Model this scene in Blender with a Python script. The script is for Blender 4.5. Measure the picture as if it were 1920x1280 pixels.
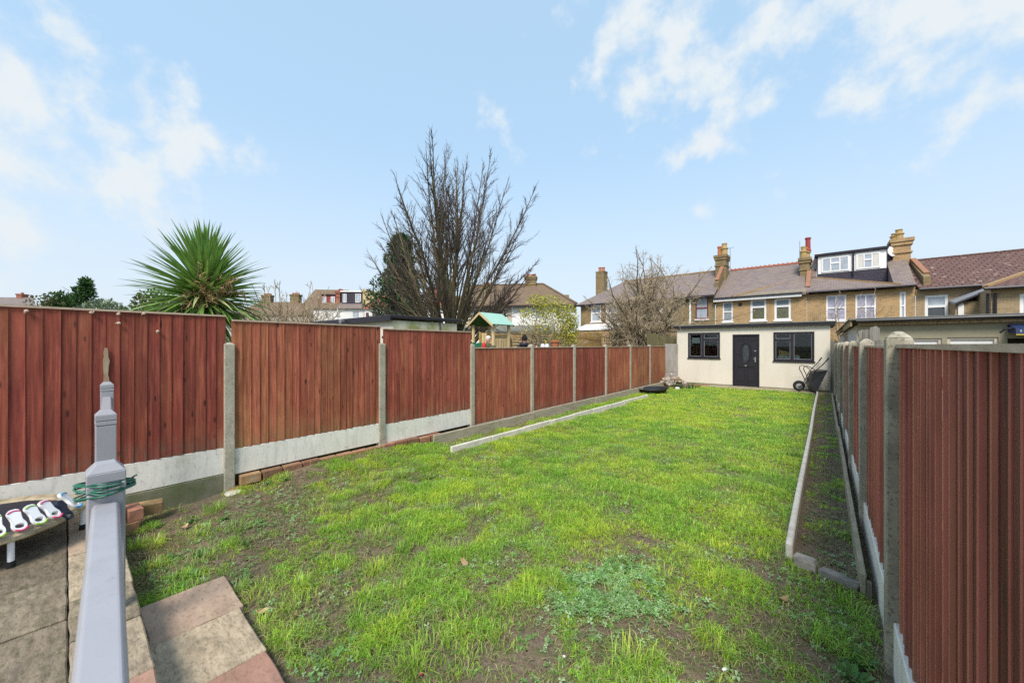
import bpy, bmesh, math, random
import numpy as np
from mathutils import Vector, Matrix, noise as mnoise

R = math.radians
sc = bpy.context.scene
for o in list(bpy.data.objects):
    bpy.data.objects.remove(o)
COL = sc.collection
rnd = random.Random(7)

# ------------------------------------------------------------------ camera
# x = across the garden (right +), y = down the garden, z = up; metres
FPX, CX, HY = 700.0, 960.0, 646.0          # focal length, centre and eye level in photo pixels
TH = math.atan2(585.0, FPX)                # camera turned left of the garden's long axis
EYE = Vector((0.0, 0.0, 1.73))
CT, ST = math.cos(TH), math.sin(TH)
cam = bpy.data.cameras.new('camera')
cam.sensor_width = 36.0
cam.lens = FPX / 1920.0 * 36.0
cam.shift_y = (HY - 640.0) / 1920.0
cam.clip_start, cam.clip_end = 0.05, 3000
cam.dof.use_dof = True
cam.dof.focus_distance = 6.0
cam.dof.aperture_fstop = 5.0
camo = bpy.data.objects.new('camera', cam)
COL.objects.link(camo)
camo.location = EYE
camo.rotation_euler = (R(90), 0, TH)
sc.camera = camo


def ray(px, py):
    """direction of the view ray through a photo pixel, depth 1"""
    a, b = (px - CX) / FPX, (HY - py) / FPX
    return Vector((a * CT - ST, a * ST + CT, b))


def at_y(px, py, Y):
    d = ray(px, py)
    return EYE + d * (Y / d.y)


def at_d(px, py, D):
    return EYE + ray(px, py) * D


# ------------------------------------------------------------------ world, sun, exposure
SUN_EL, SUN_AZ = R(50), R(157)             # azimuth from +y clockwise: behind the camera, to the right
w = bpy.data.worlds.new('World')
sc.world = w
w.use_nodes = True
nt = w.node_tree
nt.nodes.clear()


def nn(t, kind, **kw):
    n = t.nodes.new(kind)
    for k, v in kw.items():
        setattr(n, k, v)
    return n


wo = nn(nt, 'ShaderNodeOutputWorld')
bg = nn(nt, 'ShaderNodeBackground')
bg.inputs['Strength'].default_value = 0.076
sky = nn(nt, 'ShaderNodeTexSky', sky_type='NISHITA', sun_disc=False, sun_elevation=SUN_EL, sun_rotation=SUN_AZ,
         altitude=50, air_density=1.0, dust_density=1.2, ozone_density=1.0)
tc = nn(nt, 'ShaderNodeTexCoord')
veil = nn(nt, 'ShaderNodeMix', data_type='RGBA', blend_type='MIX')
veil.inputs[0].default_value = 0.5
veil.inputs['B'].default_value = (6.2, 9.0, 11.6, 1)
nt.links.new(sky.outputs[0], veil.inputs['A'])
# pale band low over the horizon (air)
sep = nn(nt, 'ShaderNodeSeparateXYZ')
nt.links.new(tc.outputs['Generated'], sep.inputs[0])
hz = nn(nt, 'ShaderNodeMapRange')
hz.interpolation_type = 'SMOOTHSTEP'
for k, v in zip(('From Min', 'From Max', 'To Min', 'To Max'), (-0.02, 0.5, 0.9, 0.0)):
    hz.inputs[k].default_value = v
nt.links.new(sep.outputs[2], hz.inputs[0])
low = nn(nt, 'ShaderNodeMix', data_type='RGBA', blend_type='MIX')
low.inputs['B'].default_value = (5.9, 6.55, 7.15, 1)
nt.links.new(hz.outputs[0], low.inputs[0])
nt.links.new(veil.outputs['Result'], low.inputs['A'])
# clouds: soft clumps at their places in the sky, broken up by noise
blobs = [(20, 140, 100), (110, 60, 90), (225, 210, 100), (320, 235, 85), (90, 305, 140), (215, 330, 95), (478, 295, 58),
         (40, 440, 85), (400, 262, 50), (1290, 50, 190), (1330, 200, 120), (1130, 95, 60), (1560, 20, 170), (1800, 40, 190),
         (1690, 95, 70), (942, 230, 62), (1790, 215, 55), (1312, 392, 36), (1630, 310, 55), (1440, 190, 60)]
dirs = [(ray(x, y).normalized(), r / FPX * 0.72) for x, y, r in blobs]
rb = random.Random(3)
for k in range(12):                        # the rest of the sky, out of view
    az, el = R(rb.uniform(70, 290)) - TH, R(rb.uniform(12, 70))
    dirs.append((Vector((math.sin(az) * math.cos(el), math.cos(az) * math.cos(el), math.sin(el))), rb.uniform(0.1, 0.26)))
acc = None
for d, r in dirs:
    v = nn(nt, 'ShaderNodeVectorMath', operation='DISTANCE')
    v.inputs[1].default_value = d
    nt.links.new(tc.outputs['Generated'], v.inputs[0])
    m = nn(nt, 'ShaderNodeMath', operation='DIVIDE')
    nt.links.new(v.outputs['Value'], m.inputs[0])
    m.inputs[1].default_value = r
    if acc is None:
        acc = m.outputs[0]
    else:
        mm = nn(nt, 'ShaderNodeMath', operation='SMOOTH_MIN')
        nt.links.new(acc, mm.inputs[0])
        nt.links.new(m.outputs[0], mm.inputs[1])
        mm.inputs[2].default_value = 0.3
        acc = mm.outputs[0]
no = nn(nt, 'ShaderNodeTexNoise')
no.inputs['Scale'].default_value = 10.0
no.inputs['Detail'].default_value = 8
no.inputs['Roughness'].default_value = 0.58
no.inputs['Distortion'].default_value = 0.1
nt.links.new(tc.outputs['Generated'], no.inputs['Vector'])
ad = nn(nt, 'ShaderNodeMath', operation='MULTIPLY_ADD')     # dist - 3.2*(noise)
nt.links.new(no.outputs['Fac'], ad.inputs[0])
ad.inputs[1].default_value = -4.6
nt.links.new(acc, ad.inputs[2])
cr = nn(nt, 'ShaderNodeMapRange')
cr.interpolation_type = 'SMOOTHSTEP'
for k, v in zip(('From Min', 'From Max', 'To Min', 'To Max'), (-1.38, -2.5, 0.0, 1.0)):
    cr.inputs[k].default_value = v
nt.links.new(ad.outputs[0], cr.inputs[0])
cl = nn(nt, 'ShaderNodeMix', data_type='RGBA', blend_type='MIX')
cl.inputs['B'].default_value = (6.3, 6.8, 7.1, 1)
nt.links.new(cr.outputs[0], cl.inputs[0])
nt.links.new(low.outputs['Result'], cl.inputs['A'])
nt.links.new(cl.outputs['Result'], bg.inputs['Color'])
nt.links.new(bg.outputs[0], wo.inputs[0])

sl = bpy.data.lights.new('sun', 'SUN')
sl.energy = 2.6
sl.angle = R(20)
sl.color = (1.0, 0.93, 0.84)
so = bpy.data.objects.new('sun', sl)
COL.objects.link(so)
so.rotation_euler = (R(90) - SUN_EL, 0, -SUN_AZ + math.pi)
so.location = (3, -6, 12)

sc.view_settings.view_transform = 'Standard'
sc.view_settings.look = 'None'
sc.view_settings.exposure = 0.78
sc.view_settings.gamma = 1.0
sc.view_settings.use_curve_mapping = False
sc.render.engine = 'CYCLES'
sc.cycles.use_denoising = False
sc.cycles.max_bounces = 6
sc.cycles.sample_clamp_indirect = 4.0
sc.cycles.transparent_max_bounces = 8


# ------------------------------------------------------------------ materials
def new_mat(name):
    m = bpy.data.materials.new(name)
    m.use_nodes = True
    t = m.node_tree
    return m, t, t.nodes['Principled BSDF']


def c4(c):
    return (c[0], c[1], c[2], 1.0)


def vec_in(t, stretch=(1, 1, 1), rand=False):
    """object coordinates, stretched, each object shifted to its own piece of the pattern"""
    tcn = nn(t, 'ShaderNodeTexCoord')
    out = tcn.outputs['Object']
    if rand:
        oi = nn(t, 'ShaderNodeObjectInfo')
        s = nn(t, 'ShaderNodeVectorMath', operation='SCALE')
        s.inputs[0].default_value = (37.0, 53.0, 71.0)
        t.links.new(oi.outputs['Random'], s.inputs['Scale'])
        a = nn(t, 'ShaderNodeVectorMath', operation='ADD')
        t.links.new(out, a.inputs[0])
        t.links.new(s.outputs[0], a.inputs[1])
        out = a.outputs[0]
    mp = nn(t, 'ShaderNodeVectorMath', operation='MULTIPLY')
    mp.inputs[1].default_value = stretch
    t.links.new(out, mp.inputs[0])
    return mp.outputs[0]


def noise_fac(t, vec, scale, detail=5, rough=0.6, lo=0.3, hi=0.7, to=(0, 1)):
    n = nn(t, 'ShaderNodeTexNoise')
    n.inputs['Scale'].default_value = scale
    n.inputs['Detail'].default_value = detail
    n.inputs['Roughness'].default_value = rough
    t.links.new(vec, n.inputs['Vector'])
    mr = nn(t, 'ShaderNodeMapRange')
    for k, v in zip(('From Min', 'From Max', 'To Min', 'To Max'), (lo, hi, to[0], to[1])):
        mr.inputs[k].default_value = v
    t.links.new(n.outputs['Fac'], mr.inputs[0])
    return mr.outputs[0], n.outputs['Fac']


def mixc(t, fac, a, b, mode='MIX'):
    m = nn(t, 'ShaderNodeMix', data_type='RGBA', blend_type=mode)
    if isinstance(fac, (int, float)):
        m.inputs[0].default_value = fac
    else:
        t.links.new(fac, m.inputs[0])
    for s, v in (('A', a), ('B', b)):
        if isinstance(v, tuple):
            m.inputs[s].default_value = c4(v)
        else:
            t.links.new(v, m.inputs[s])
    return m.outputs['Result']


def bump(t, b, height, strength, dist=0.01):
    n = nn(t, 'ShaderNodeBump')
    n.inputs['Strength'].default_value = strength
    n.inputs['Distance'].default_value = dist
    t.links.new(height, n.inputs['Height'])
    t.links.new(n.outputs[0], b.inputs['Normal'])


def obj_tint(t, col, amount=0.25, hue=0.0):
    oi = nn(t, 'ShaderNodeObjectInfo')
    hs = nn(t, 'ShaderNodeHueSaturation')
    mr = nn(t, 'ShaderNodeMapRange')
    mr.inputs['To Min'].default_value = 1 - amount
    mr.inputs['To Max'].default_value = 1 + amount
    t.links.new(oi.outputs['Random'], mr.inputs[0])
    t.links.new(mr.outputs[0], hs.inputs['Value'])
    if hue:
        m2 = nn(t, 'ShaderNodeMath', operation='MULTIPLY')
        m2.inputs[1].default_value = 7.31
        t.links.new(oi.outputs['Random'], m2.inputs[0])
        fr = nn(t, 'ShaderNodeMath', operation='FRACT')
        t.links.new(m2.outputs[0], fr.inputs[0])
        mh = nn(t, 'ShaderNodeMapRange')
        mh.inputs['To Min'].default_value = 0.5 - hue
        mh.inputs['To Max'].default_value = 0.5 + hue
        t.links.new(fr.outputs[0], mh.inputs[0])
        t.links.new(mh.outputs[0], hs.inputs['Hue'])
    t.links.new(col, hs.inputs['Color'])
    return hs.outputs[0]


def mat(name, c1, c2=None, scale=6.0, rough=0.8, bmp=0.0, stretch=(1, 1, 1), tint=0.0, hue=0.0, spec=0.3, metal=0.0,
        over=(), rand=True, lo=0.3, hi=0.7, dist=0.01):
    """two-tone noise material with optional overlays (colour, scale, lo, hi, stretch, amount)"""
    m, t, b = new_mat(name)
    c2 = c2 or tuple(x * 0.8 for x in c1)
    v = vec_in(t, stretch, rand)
    f, raw = noise_fac(t, v, scale, lo=lo, hi=hi)
    col = mixc(t, f, c1, c2)
    for (oc, osc, lo_, hi_, st, amt) in over:
        v2 = vec_in(t, st, rand)
        f2, _ = noise_fac(t, v2, osc, lo=lo_, hi=hi_, to=(0, amt))
        col = mixc(t, f2, col, oc)
    if tint:
        col = obj_tint(t, col, tint, hue)
    t.links.new(col, b.inputs['Base Color'])
    b.inputs['Roughness'].default_value = rough
    b.inputs['Specular IOR Level'].default_value = spec
    b.inputs['Metallic'].default_value = metal
    if bmp:
        bump(t, b, raw, bmp, dist)
    return m


def wood_mat(name, dark, light, knot, grime, tint=0.14, hue=0.005, gscale=1.0, pale=(0.4, 0.27, 0.2), edge=0.0):
    """stained fence board: grain along z, knots, blotches, pale scuffs, greenish foot"""
    m, t, b = new_mat(name)
    v = vec_in(t, (70 * gscale, 70 * gscale, 2.2), True)
    f, raw = noise_fac(t, v, 1.0, detail=7, rough=0.65, lo=0.36, hi=0.66)
    col = mixc(t, f, dark, light)
    vw = vec_in(t, (26, 26, 0.9), True)
    fw_, _ = noise_fac(t, vw, 1.0, detail=4, lo=0.42, hi=0.66, to=(0, 0.6))
    col = mixc(t, fw_, col, tuple(x * 0.55 for x in dark))
    vw = vec_in(t, (22, 22, 1.6), True)
    fw_, _ = noise_fac(t, vw, 1.3, detail=5, lo=0.52, hi=0.7, to=(0, 0.5))
    col = mixc(t, fw_, col, (light[0] * 1.25, light[1] * 1.6, light[2] * 1.7))
    vb = vec_in(t, (5, 5, 1.3), True)
    f2, _ = noise_fac(t, vb, 1.0, lo=0.45, hi=0.75, to=(0, 0.55))
    col = mixc(t, f2, col, tuple(x * 0.6 for x in dark))
    vk = vec_in(t, (11, 11, 3.4), True)
    vo = nn(t, 'ShaderNodeTexVoronoi')
    vo.inputs['Scale'].default_value = 1.0
    t.links.new(vk, vo.inputs['Vector'])
    mr = nn(t, 'ShaderNodeMapRange')
    for k, x in zip(('From Min', 'From Max', 'To Min', 'To Max'), (0.075, 0.155, 0.9, 0.0)):
        mr.inputs[k].default_value = x
    t.links.new(vo.outputs['Distance'], mr.inputs[0])
    col = mixc(t, mr.outputs[0], col, knot)
    vs = vec_in(t, (90, 90, 7), True)
    f3, _ = noise_fac(t, vs, 1.0, lo=0.68, hi=0.8, to=(0, 0.55))
    col = mixc(t, f3, col, pale)
    tcn = nn(t, 'ShaderNodeTexCoord')
    sp = nn(t, 'ShaderNodeSeparateXYZ')
    t.links.new(tcn.outputs['Object'], sp.inputs[0])
    me_ = nn(t, 'ShaderNodeMapRange')                      # thick edge of each board painted paler, as if it caught the light
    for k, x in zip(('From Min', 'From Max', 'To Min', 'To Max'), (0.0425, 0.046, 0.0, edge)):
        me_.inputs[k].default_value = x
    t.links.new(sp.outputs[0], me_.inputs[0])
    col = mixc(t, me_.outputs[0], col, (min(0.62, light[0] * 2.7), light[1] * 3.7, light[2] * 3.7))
    gp = nn(t, 'ShaderNodeNewGeometry')                    # broad weathering that runs across neighbouring boards
    pm = nn(t, 'ShaderNodeVectorMath', operation='MULTIPLY')
    pm.inputs[1].default_value = (1.5, 1.5, 0.9)
    t.links.new(gp.outputs['Position'], pm.inputs[0])
    fb_, _ = noise_fac(t, pm.outputs[0], 1.0, detail=5, rough=0.6, lo=0.48, hi=0.72, to=(0, 0.6))
    col = mixc(t, fb_, col, tuple(x * 0.62 for x in dark))
    pm2 = nn(t, 'ShaderNodeVectorMath', operation='MULTIPLY_ADD')
    pm2.inputs[1].default_value = (1.1, 1.1, 0.6)
    pm2.inputs[2].default_value = (5.3, 1.7, 8.1)
    t.links.new(gp.outputs['Position'], pm2.inputs[0])
    fb_, _ = noise_fac(t, pm2.outputs[0], 1.0, detail=6, rough=0.65, lo=0.52, hi=0.72, to=(0, 0.55))
    col = mixc(t, fb_, col, (light[0] * 1.05, light[1] * 1.5, light[2] * 1.25))
    mz = nn(t, 'ShaderNodeMapRange')
    for k, x in zip(('From Min', 'From Max', 'To Min', 'To Max'), (0.0, 0.22, 0.55, 0.0)):
        mz.inputs[k].default_value = x
    t.links.new(sp.outputs[2], mz.inputs[0])
    vg = vec_in(t, (14, 14, 9), True)
    f4, _ = noise_fac(t, vg, 1.0, lo=0.35, hi=0.65)
    mg = nn(t, 'ShaderNodeMath', operation='MULTIPLY')
    t.links.new(mz.outputs[0], mg.inputs[0])
    t.links.new(f4, mg.inputs[1])
    col = mixc(t, mg.outputs[0], col, grime)
    col = obj_tint(t, col, tint, hue)
    t.links.new(col, b.inputs['Base Color'])
    b.inputs['Roughness'].default_value = 0.72
    b.inputs['Specular IOR Level'].default_value = 0.25
    bump(t, b, raw, 0.35, 0.004)
    return m


def brick_mat(name, a, bcol, mortar, bw=0.225, rh=0.075, ms=0.011, soot=0.5, sootc=(0.07, 0.055, 0.04), zs=1.0, xonly=False, rough=0.88, lichen=None):
    m, t, b = new_mat(name)
    tcn = nn(t, 'ShaderNodeTexCoord')
    sp = nn(t, 'ShaderNodeSeparateXYZ')
    t.links.new(tcn.outputs['Object'], sp.inputs[0])
    ax = sp.outputs[0]
    if not xonly:
        s = nn(t, 'ShaderNodeMath', operation='ADD')
        t.links.new(sp.outputs[0], s.inputs[0])
        t.links.new(sp.outputs[1], s.inputs[1])
        ax = s.outputs[0]
    zz = nn(t, 'ShaderNodeMath', operation='MULTIPLY')
    zz.inputs[1].default_value = zs
    t.links.new(sp.outputs[2], zz.inputs[0])
    cb = nn(t, 'ShaderNodeCombineXYZ')
    t.links.new(ax, cb.inputs[0])
    t.links.new(zz.outputs[0], cb.inputs[1])
    br = nn(t, 'ShaderNodeTexBrick')
    br.inputs['Scale'].default_value = 1.0
    br.inputs['Brick Width'].default_value = bw
    br.inputs['Row Height'].default_value = rh
    br.inputs['Mortar Size'].default_value = ms
    br.inputs['Mortar Smooth'].default_value = 0.2
    br.inputs['Bias'].default_value = 0.0
    br.inputs['Color1'].default_value = c4(a)
    br.inputs['Color2'].default_value = c4(bcol)
    br.inputs['Mortar'].default_value = c4(mortar)
    t.links.new(cb.outputs[0], br.inputs['Vector'])
    col = br.outputs['Color']
    v = vec_in(t, (0.9, 0.9, 1.4))
    f, _ = noise_fac(t, v, 1.0, detail=6, rough=0.65, lo=0.4, hi=0.75, to=(0, soot))
    col = mixc(t, f, col, sootc)
    v = vec_in(t, (5, 5, 13))
    f, raw = noise_fac(t, v, 1.0, detail=4, lo=0.35, hi=0.75, to=(0, 0.35))
    col = mixc(t, f, col, tuple(x * 1.5 for x in a))
    if lichen:
        v = vec_in(t, (3.2, 3.2, 7.0))
        f, _ = noise_fac(t, v, 1.0, detail=3, lo=0.64, hi=0.72, to=(0, 0.8))
        col = mixc(t, f, col, lichen)
    t.links.new(col, b.inputs['Base Color'])
    b.inputs['Roughness'].default_value = rough
    b.inputs['Specular IOR Level'].default_value = 0.2
    bump(t, b, br.outputs['Fac'], -0.4, 0.01)
    return m


def leaf_mat(name, attr=True, base=(0.1, 0.2, 0.03), trans=0.35, rough=0.5, spec=0.3):
    m, t, b = new_mat(name)
    if attr:
        a = nn(t, 'ShaderNodeAttribute', attribute_name='Col')
        col = a.outputs['Color']
    else:
        v = vec_in(t, (9, 9, 3), True)
        f, _ = noise_fac(t, v, 1.0)
        col = mixc(t, f, base, tuple(x * 0.65 for x in base))
        col = obj_tint(t, col, 0.25, 0.02)
    t.links.new(col, b.inputs['Base Color'])
    b.inputs['Roughness'].default_value = rough
    b.inputs['Specular IOR Level'].default_value = spec
    tr = nn(t, 'ShaderNodeBsdfTranslucent')
    t.links.new(col, tr.inputs[0])
    ms = nn(t, 'ShaderNodeMixShader')
    ms.inputs[0].default_value = trans
    t.links.new(b.outputs[0], ms.inputs[1])
    t.links.new(tr.outputs[0], ms.inputs[2])
    t.links.new(ms.outputs[0], t.nodes['Material Output'].inputs[0])
    return m


def glass_mat(name):
    m, t, b = new_mat(name)
    tr = nn(t, 'ShaderNodeBsdfTransparent')
    tr.inputs[0].default_value = (0.86, 0.9, 0.9, 1)
    gl = nn(t, 'ShaderNodeBsdfGlossy')
    gl.inputs['Roughness'].default_value = 0.02
    fr = nn(t, 'ShaderNodeFresnel')
    fr.inputs[0].default_value = 1.5
    ms = nn(t, 'ShaderNodeMixShader')
    t.links.new(fr.outputs[0], ms.inputs[0])
    t.links.new(tr.outputs[0], ms.inputs[1])
    t.links.new(gl.outputs[0], ms.inputs[2])
    t.links.new(ms.outputs[0], t.nodes['Material Output'].inputs[0])
    return m


M = {}
M['fence'] = wood_mat('fence_stain', (0.24, 0.058, 0.037), (0.47, 0.13, 0.075), (0.07, 0.025, 0.018), (0.2, 0.17, 0.10))
M['fence_bright'] = wood_mat('fence_stain_bright', (0.26, 0.070, 0.040), (0.53, 0.17, 0.09), (0.045, 0.018, 0.014), (0.17, 0.15, 0.07))
M['fence_dark'] = wood_mat('fence_stain_dark', (0.19, 0.044, 0.030), (0.38, 0.095, 0.056), (0.04, 0.016, 0.013), (0.15, 0.14, 0.10), tint=0.15)
M['fence_edge'] = wood_mat('fence_stain_lit_edge', (0.105, 0.027, 0.021), (0.225, 0.058, 0.040), (0.05, 0.02, 0.015), (0.15, 0.14, 0.10), tint=0.2, hue=0.008, edge=0.85)  # dark faces, pale edges: lit and shaded stripes put into the colour
M['fence_mossy'] = wood_mat('fence_stain_mossy', (0.24, 0.08, 0.042), (0.48, 0.17, 0.085), (0.07, 0.03, 0.018), (0.2, 0.19, 0.10), pale=(0.28, 0.26, 0.12))
M['cap_wood'] = mat('weathered_capping', (0.56, 0.45, 0.35), (0.42, 0.30, 0.22), scale=12, stretch=(4, 1, 4), bmp=0.2)
M['concrete'] = mat('post_concrete', (0.44, 0.40, 0.32), (0.31, 0.28, 0.22), scale=9, rough=0.92, bmp=0.5, tint=0.1,
                    over=[((0.14, 0.12, 0.09), 55, 0.56, 0.66, (1, 1, 1), 0.75), ((0.64, 0.60, 0.52), 70, 0.60, 0.70, (1, 1, 1), 0.7), ((0.2, 0.2, 0.12), 3, 0.55, 0.8, (1, 1, 0.5), 0.5)])
M['concrete_dark'] = mat('post_concrete_weathered', (0.40, 0.36, 0.27), (0.22, 0.20, 0.155), scale=7, rough=0.92, bmp=0.5, tint=0.1,
                         over=[((0.10, 0.09, 0.07), 55, 0.56, 0.66, (1, 1, 1), 0.75), ((0.6, 0.56, 0.46), 12, 0.58, 0.8, (1, 1, 0.4), 0.6)])
M['gravel_board'] = mat('gravel_board_concrete', (0.84, 0.80, 0.73), (0.72, 0.68, 0.61), scale=3, rough=0.9, bmp=0.15,
                        over=[((0.40, 0.38, 0.34), 6, 0.5, 0.8, (3, 3, 0.6), 0.55), ((0.34, 0.31, 0.26), 40, 0.58, 0.70, (1, 1, 0.5), 0.5), ((0.33, 0.33, 0.2), 3, 0.62, 0.8, (1, 1, 1), 0.5)])
M['mossy'] = mat('mossy_concrete', (0.27, 0.25, 0.18), (0.15, 0.15, 0.09), scale=5, rough=0.95, bmp=0.5,
                 over=[((0.10, 0.13, 0.03), 4, 0.45, 0.65, (1, 1, 1), 0.75)])
M['kerb'] = mat('edging_concrete', (0.72, 0.67, 0.58), (0.54, 0.50, 0.43), scale=8, rough=0.92, bmp=0.4,
                over=[((0.24, 0.21, 0.16), 5, 0.52, 0.74, (1, 0.5, 1), 0.6), ((0.25, 0.25, 0.14), 40, 0.6, 0.72, (1, 1, 1), 0.4)])
M['timber'] = mat('grey_timber', (0.46, 0.40, 0.30), (0.28, 0.24, 0.17), scale=4, stretch=(9, 1.2, 9), rough=0.85, bmp=0.4,
                  over=[((0.16, 0.18, 0.08), 3, 0.5, 0.75, (1, 0.6, 1), 0.5)])
M['old_timber'] = mat('old_grey_timber', (0.27, 0.25, 0.22), (0.13, 0.12, 0.10), scale=4, stretch=(14, 14, 1.2), rough=0.9, bmp=0.4, tint=0.2)
M['brick'] = mat('loose_brick', (0.34, 0.18, 0.10), (0.21, 0.115, 0.07), scale=14, rough=0.9, bmp=0.5, tint=0.3, hue=0.02,
                 over=[((0.42, 0.36, 0.26), 8, 0.56, 0.76, (1, 1, 1), 0.5), ((0.13, 0.15, 0.05), 6, 0.55, 0.75, (1, 1, 1), 0.45)])
M['slab'] = mat('riven_sandstone', (0.50, 0.41, 0.28), (0.28, 0.225, 0.15), scale=9, stretch=(1, 2.6, 1), rough=0.85, bmp=0.7, dist=0.02, tint=0.18, hue=0.012,
                over=[((0.13, 0.105, 0.07), 6.0, 0.5, 0.72, (1, 2.0, 1), 0.7), ((0.55, 0.48, 0.36), 90, 0.66, 0.74, (1, 1, 1), 0.55), ((0.12, 0.11, 0.06), 34, 0.52, 0.68, (1, 1.6, 1), 0.6)])
M['slab_old'] = mat('dirty_riven_sandstone', (0.265, 0.22, 0.15), (0.135, 0.11, 0.078), scale=9, stretch=(1, 2.6, 1), rough=0.85, bmp=0.8, dist=0.02, tint=0.2, hue=0.012,
                    over=[((0.10, 0.08, 0.05), 5.0, 0.48, 0.7, (1, 2.2, 1), 0.75), ((0.55, 0.48, 0.36), 90, 0.66, 0.74, (1, 1, 1), 0.55), ((0.085, 0.085, 0.04), 30, 0.50, 0.66, (1, 1.8, 1), 0.7)])
M['slab_pink'] = mat('riven_sandstone_pink', (0.42, 0.235, 0.175), (0.30, 0.17, 0.12), scale=5, stretch=(1, 2, 1), rough=0.85, bmp=0.6, dist=0.015, tint=0.1,
                     over=[((0.28, 0.20, 0.13), 3, 0.5, 0.75, (1, 1.5, 1), 0.6), ((0.6, 0.48, 0.38), 90, 0.66, 0.74, (1, 1, 1), 0.5), ((0.2, 0.12, 0.085), 34, 0.52, 0.68, (1, 1.6, 1), 0.55)])
M['slab_brown'] = mat('riven_sandstone_brown', (0.44, 0.32, 0.235), (0.30, 0.215, 0.155), scale=4, stretch=(1, 2.4, 1), rough=0.85, bmp=0.6, dist=0.015, tint=0.1,
                      over=[((0.42, 0.34, 0.22), 4, 0.5, 0.75, (1, 1.5, 1), 0.55), ((0.55, 0.46, 0.36), 90, 0.66, 0.74, (1, 1, 1), 0.5), ((0.14, 0.10, 0.07), 34, 0.52, 0.68, (1, 1.6, 1), 0.55)])
M['grey_pvc'] = mat('grey_plastic_rail', (0.35, 0.345, 0.37), (0.31, 0.305, 0.33), scale=3, rough=0.35, spec=0.5, bmp=0.03,
                    over=[((0.22, 0.20, 0.18), 60, 0.62, 0.72, (1, 1, 1), 0.5), ((0.24, 0.23, 0.24), 9, 0.5, 0.8, (1, 1, 1), 0.5)])
M['wire_green'] = mat('green_plastic_wire', (0.03, 0.17, 0.11), (0.02, 0.12, 0.08), rough=0.35, spec=0.5)
M['soil'] = None
M['render_cream'] = mat('cream_render', (0.70, 0.645, 0.555), (0.645, 0.59, 0.505), scale=1.2, rough=0.9, bmp=0.25,
                        over=[((0.50, 0.43, 0.32), 1.3, 0.5, 0.8, (2.5, 2.5, 0.5), 0.4), ((0.5, 0.45, 0.38), 14, 0.6, 0.75, (1, 1, 1), 0.3), ((0.42, 0.38, 0.26), 5, 0.62, 0.8, (1, 1, 0.3), 0.35)])
M['render_stained'] = mat('stained_render', (0.62, 0.58, 0.44), (0.55, 0.52, 0.40), scale=2, rough=0.9,
                          over=[((0.26, 0.27, 0.07), 1.6, 0.45, 0.65, (1, 1, 0.7), 0.85)])
M['white_wall'] = mat('white_render', (0.78, 0.77, 0.75), (0.68, 0.67, 0.65), scale=1.2, rough=0.9)
M['beige_wall'] = mat('beige_render', (0.55, 0.48, 0.40), (0.47, 0.41, 0.34), scale=1.2, rough=0.9)
M['shed_wall'] = mat('drab_render', (0.30, 0.275, 0.19), (0.25, 0.23, 0.16), scale=1.5, rough=0.9, over=[((0.16, 0.15, 0.10), 2, 0.55, 0.8, (1, 1, 1), 0.5)])
M['pale_sheet'] = mat('pale_sheeting', (0.62, 0.61, 0.60), (0.50, 0.49, 0.47), scale=3, stretch=(1, 1, 0.3), rough=0.7)
M['black_plastic'] = mat('black_plastic', (0.018, 0.017, 0.022), (0.012, 0.012, 0.015), rough=0.38, spec=0.5)
M['black_paint'] = mat('black_paint', (0.022, 0.018, 0.026), (0.016, 0.013, 0.02), rough=0.45, spec=0.4)
M['felt'] = mat('roof_felt', (0.20, 0.20, 0.18), (0.12, 0.125, 0.105), scale=5, rough=0.95, over=[((0.17, 0.20, 0.13), 3, 0.5, 0.7, (1, 1, 1), 0.6)])
M['rotten'] = mat('rotten_fascia', (0.45, 0.33, 0.19), (0.16, 0.11, 0.07), scale=9, stretch=(3, 1, 1), rough=0.9)
M['white_paint'] = mat('white_paint', (0.80, 0.79, 0.78), (0.74, 0.73, 0.72), scale=4, rough=0.5)
M['maroon'] = mat('maroon_paint', (0.20, 0.03, 0.04), (0.16, 0.025, 0.03), rough=0.5)
M['chrome'] = mat('bright_metal', (0.65, 0.65, 0.65), (0.55, 0.55, 0.55), rough=0.25, metal=1.0)
M['glass'] = glass_mat('clear_glass')
M['pane'] = mat('dark_pane', (0.06, 0.065, 0.075), (0.025, 0.03, 0.035), scale=2.5, rough=0.04, spec=0.9, rand=True)
M['pane_green'] = mat('reflecting_pane', (0.13, 0.125, 0.05), (0.05, 0.05, 0.025), scale=6, rough=0.08, spec=0.8)
M['pane_pale'] = mat('pale_pane', (0.42, 0.47, 0.53), (0.28, 0.32, 0.37), scale=3, rough=0.08, spec=0.8)
M['pane_sky'] = mat('sky_pane', (0.44, 0.42, 0.54), (0.24, 0.23, 0.30), scale=6, rough=0.08, spec=0.8)  # bluish sky reflection put into the base colour
M['blind'] = mat('patterned_blind', (0.10, 0.13, 0.16), (0.35, 0.40, 0.44), scale=22, stretch=(1, 1, 2.5), rough=0.5)
M['curtain'] = mat('net_curtain', (0.66, 0.64, 0.58), (0.55, 0.53, 0.48), scale=5, stretch=(6, 6, 0.5), rough=0.9)
M['stock'] = brick_mat('yellow_stock_brick', (0.44, 0.265, 0.105), (0.25, 0.145, 0.06), (0.42, 0.36, 0.26), soot=0.35)
M['stock_pale'] = brick_mat('pale_stock_brick', (0.36, 0.26, 0.14), (0.24, 0.165, 0.085), (0.36, 0.30, 0.22), soot=0.4)
M['stock_dark'] = brick_mat('sooty_stock_brick', (0.28, 0.20, 0.085), (0.16, 0.11, 0.055), (0.22, 0.19, 0.13), soot=0.6)
M['red_brick'] = brick_mat('red_brick', (0.34, 0.10, 0.06), (0.25, 0.075, 0.045), (0.3, 0.2, 0.15), soot=0.2)
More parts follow.
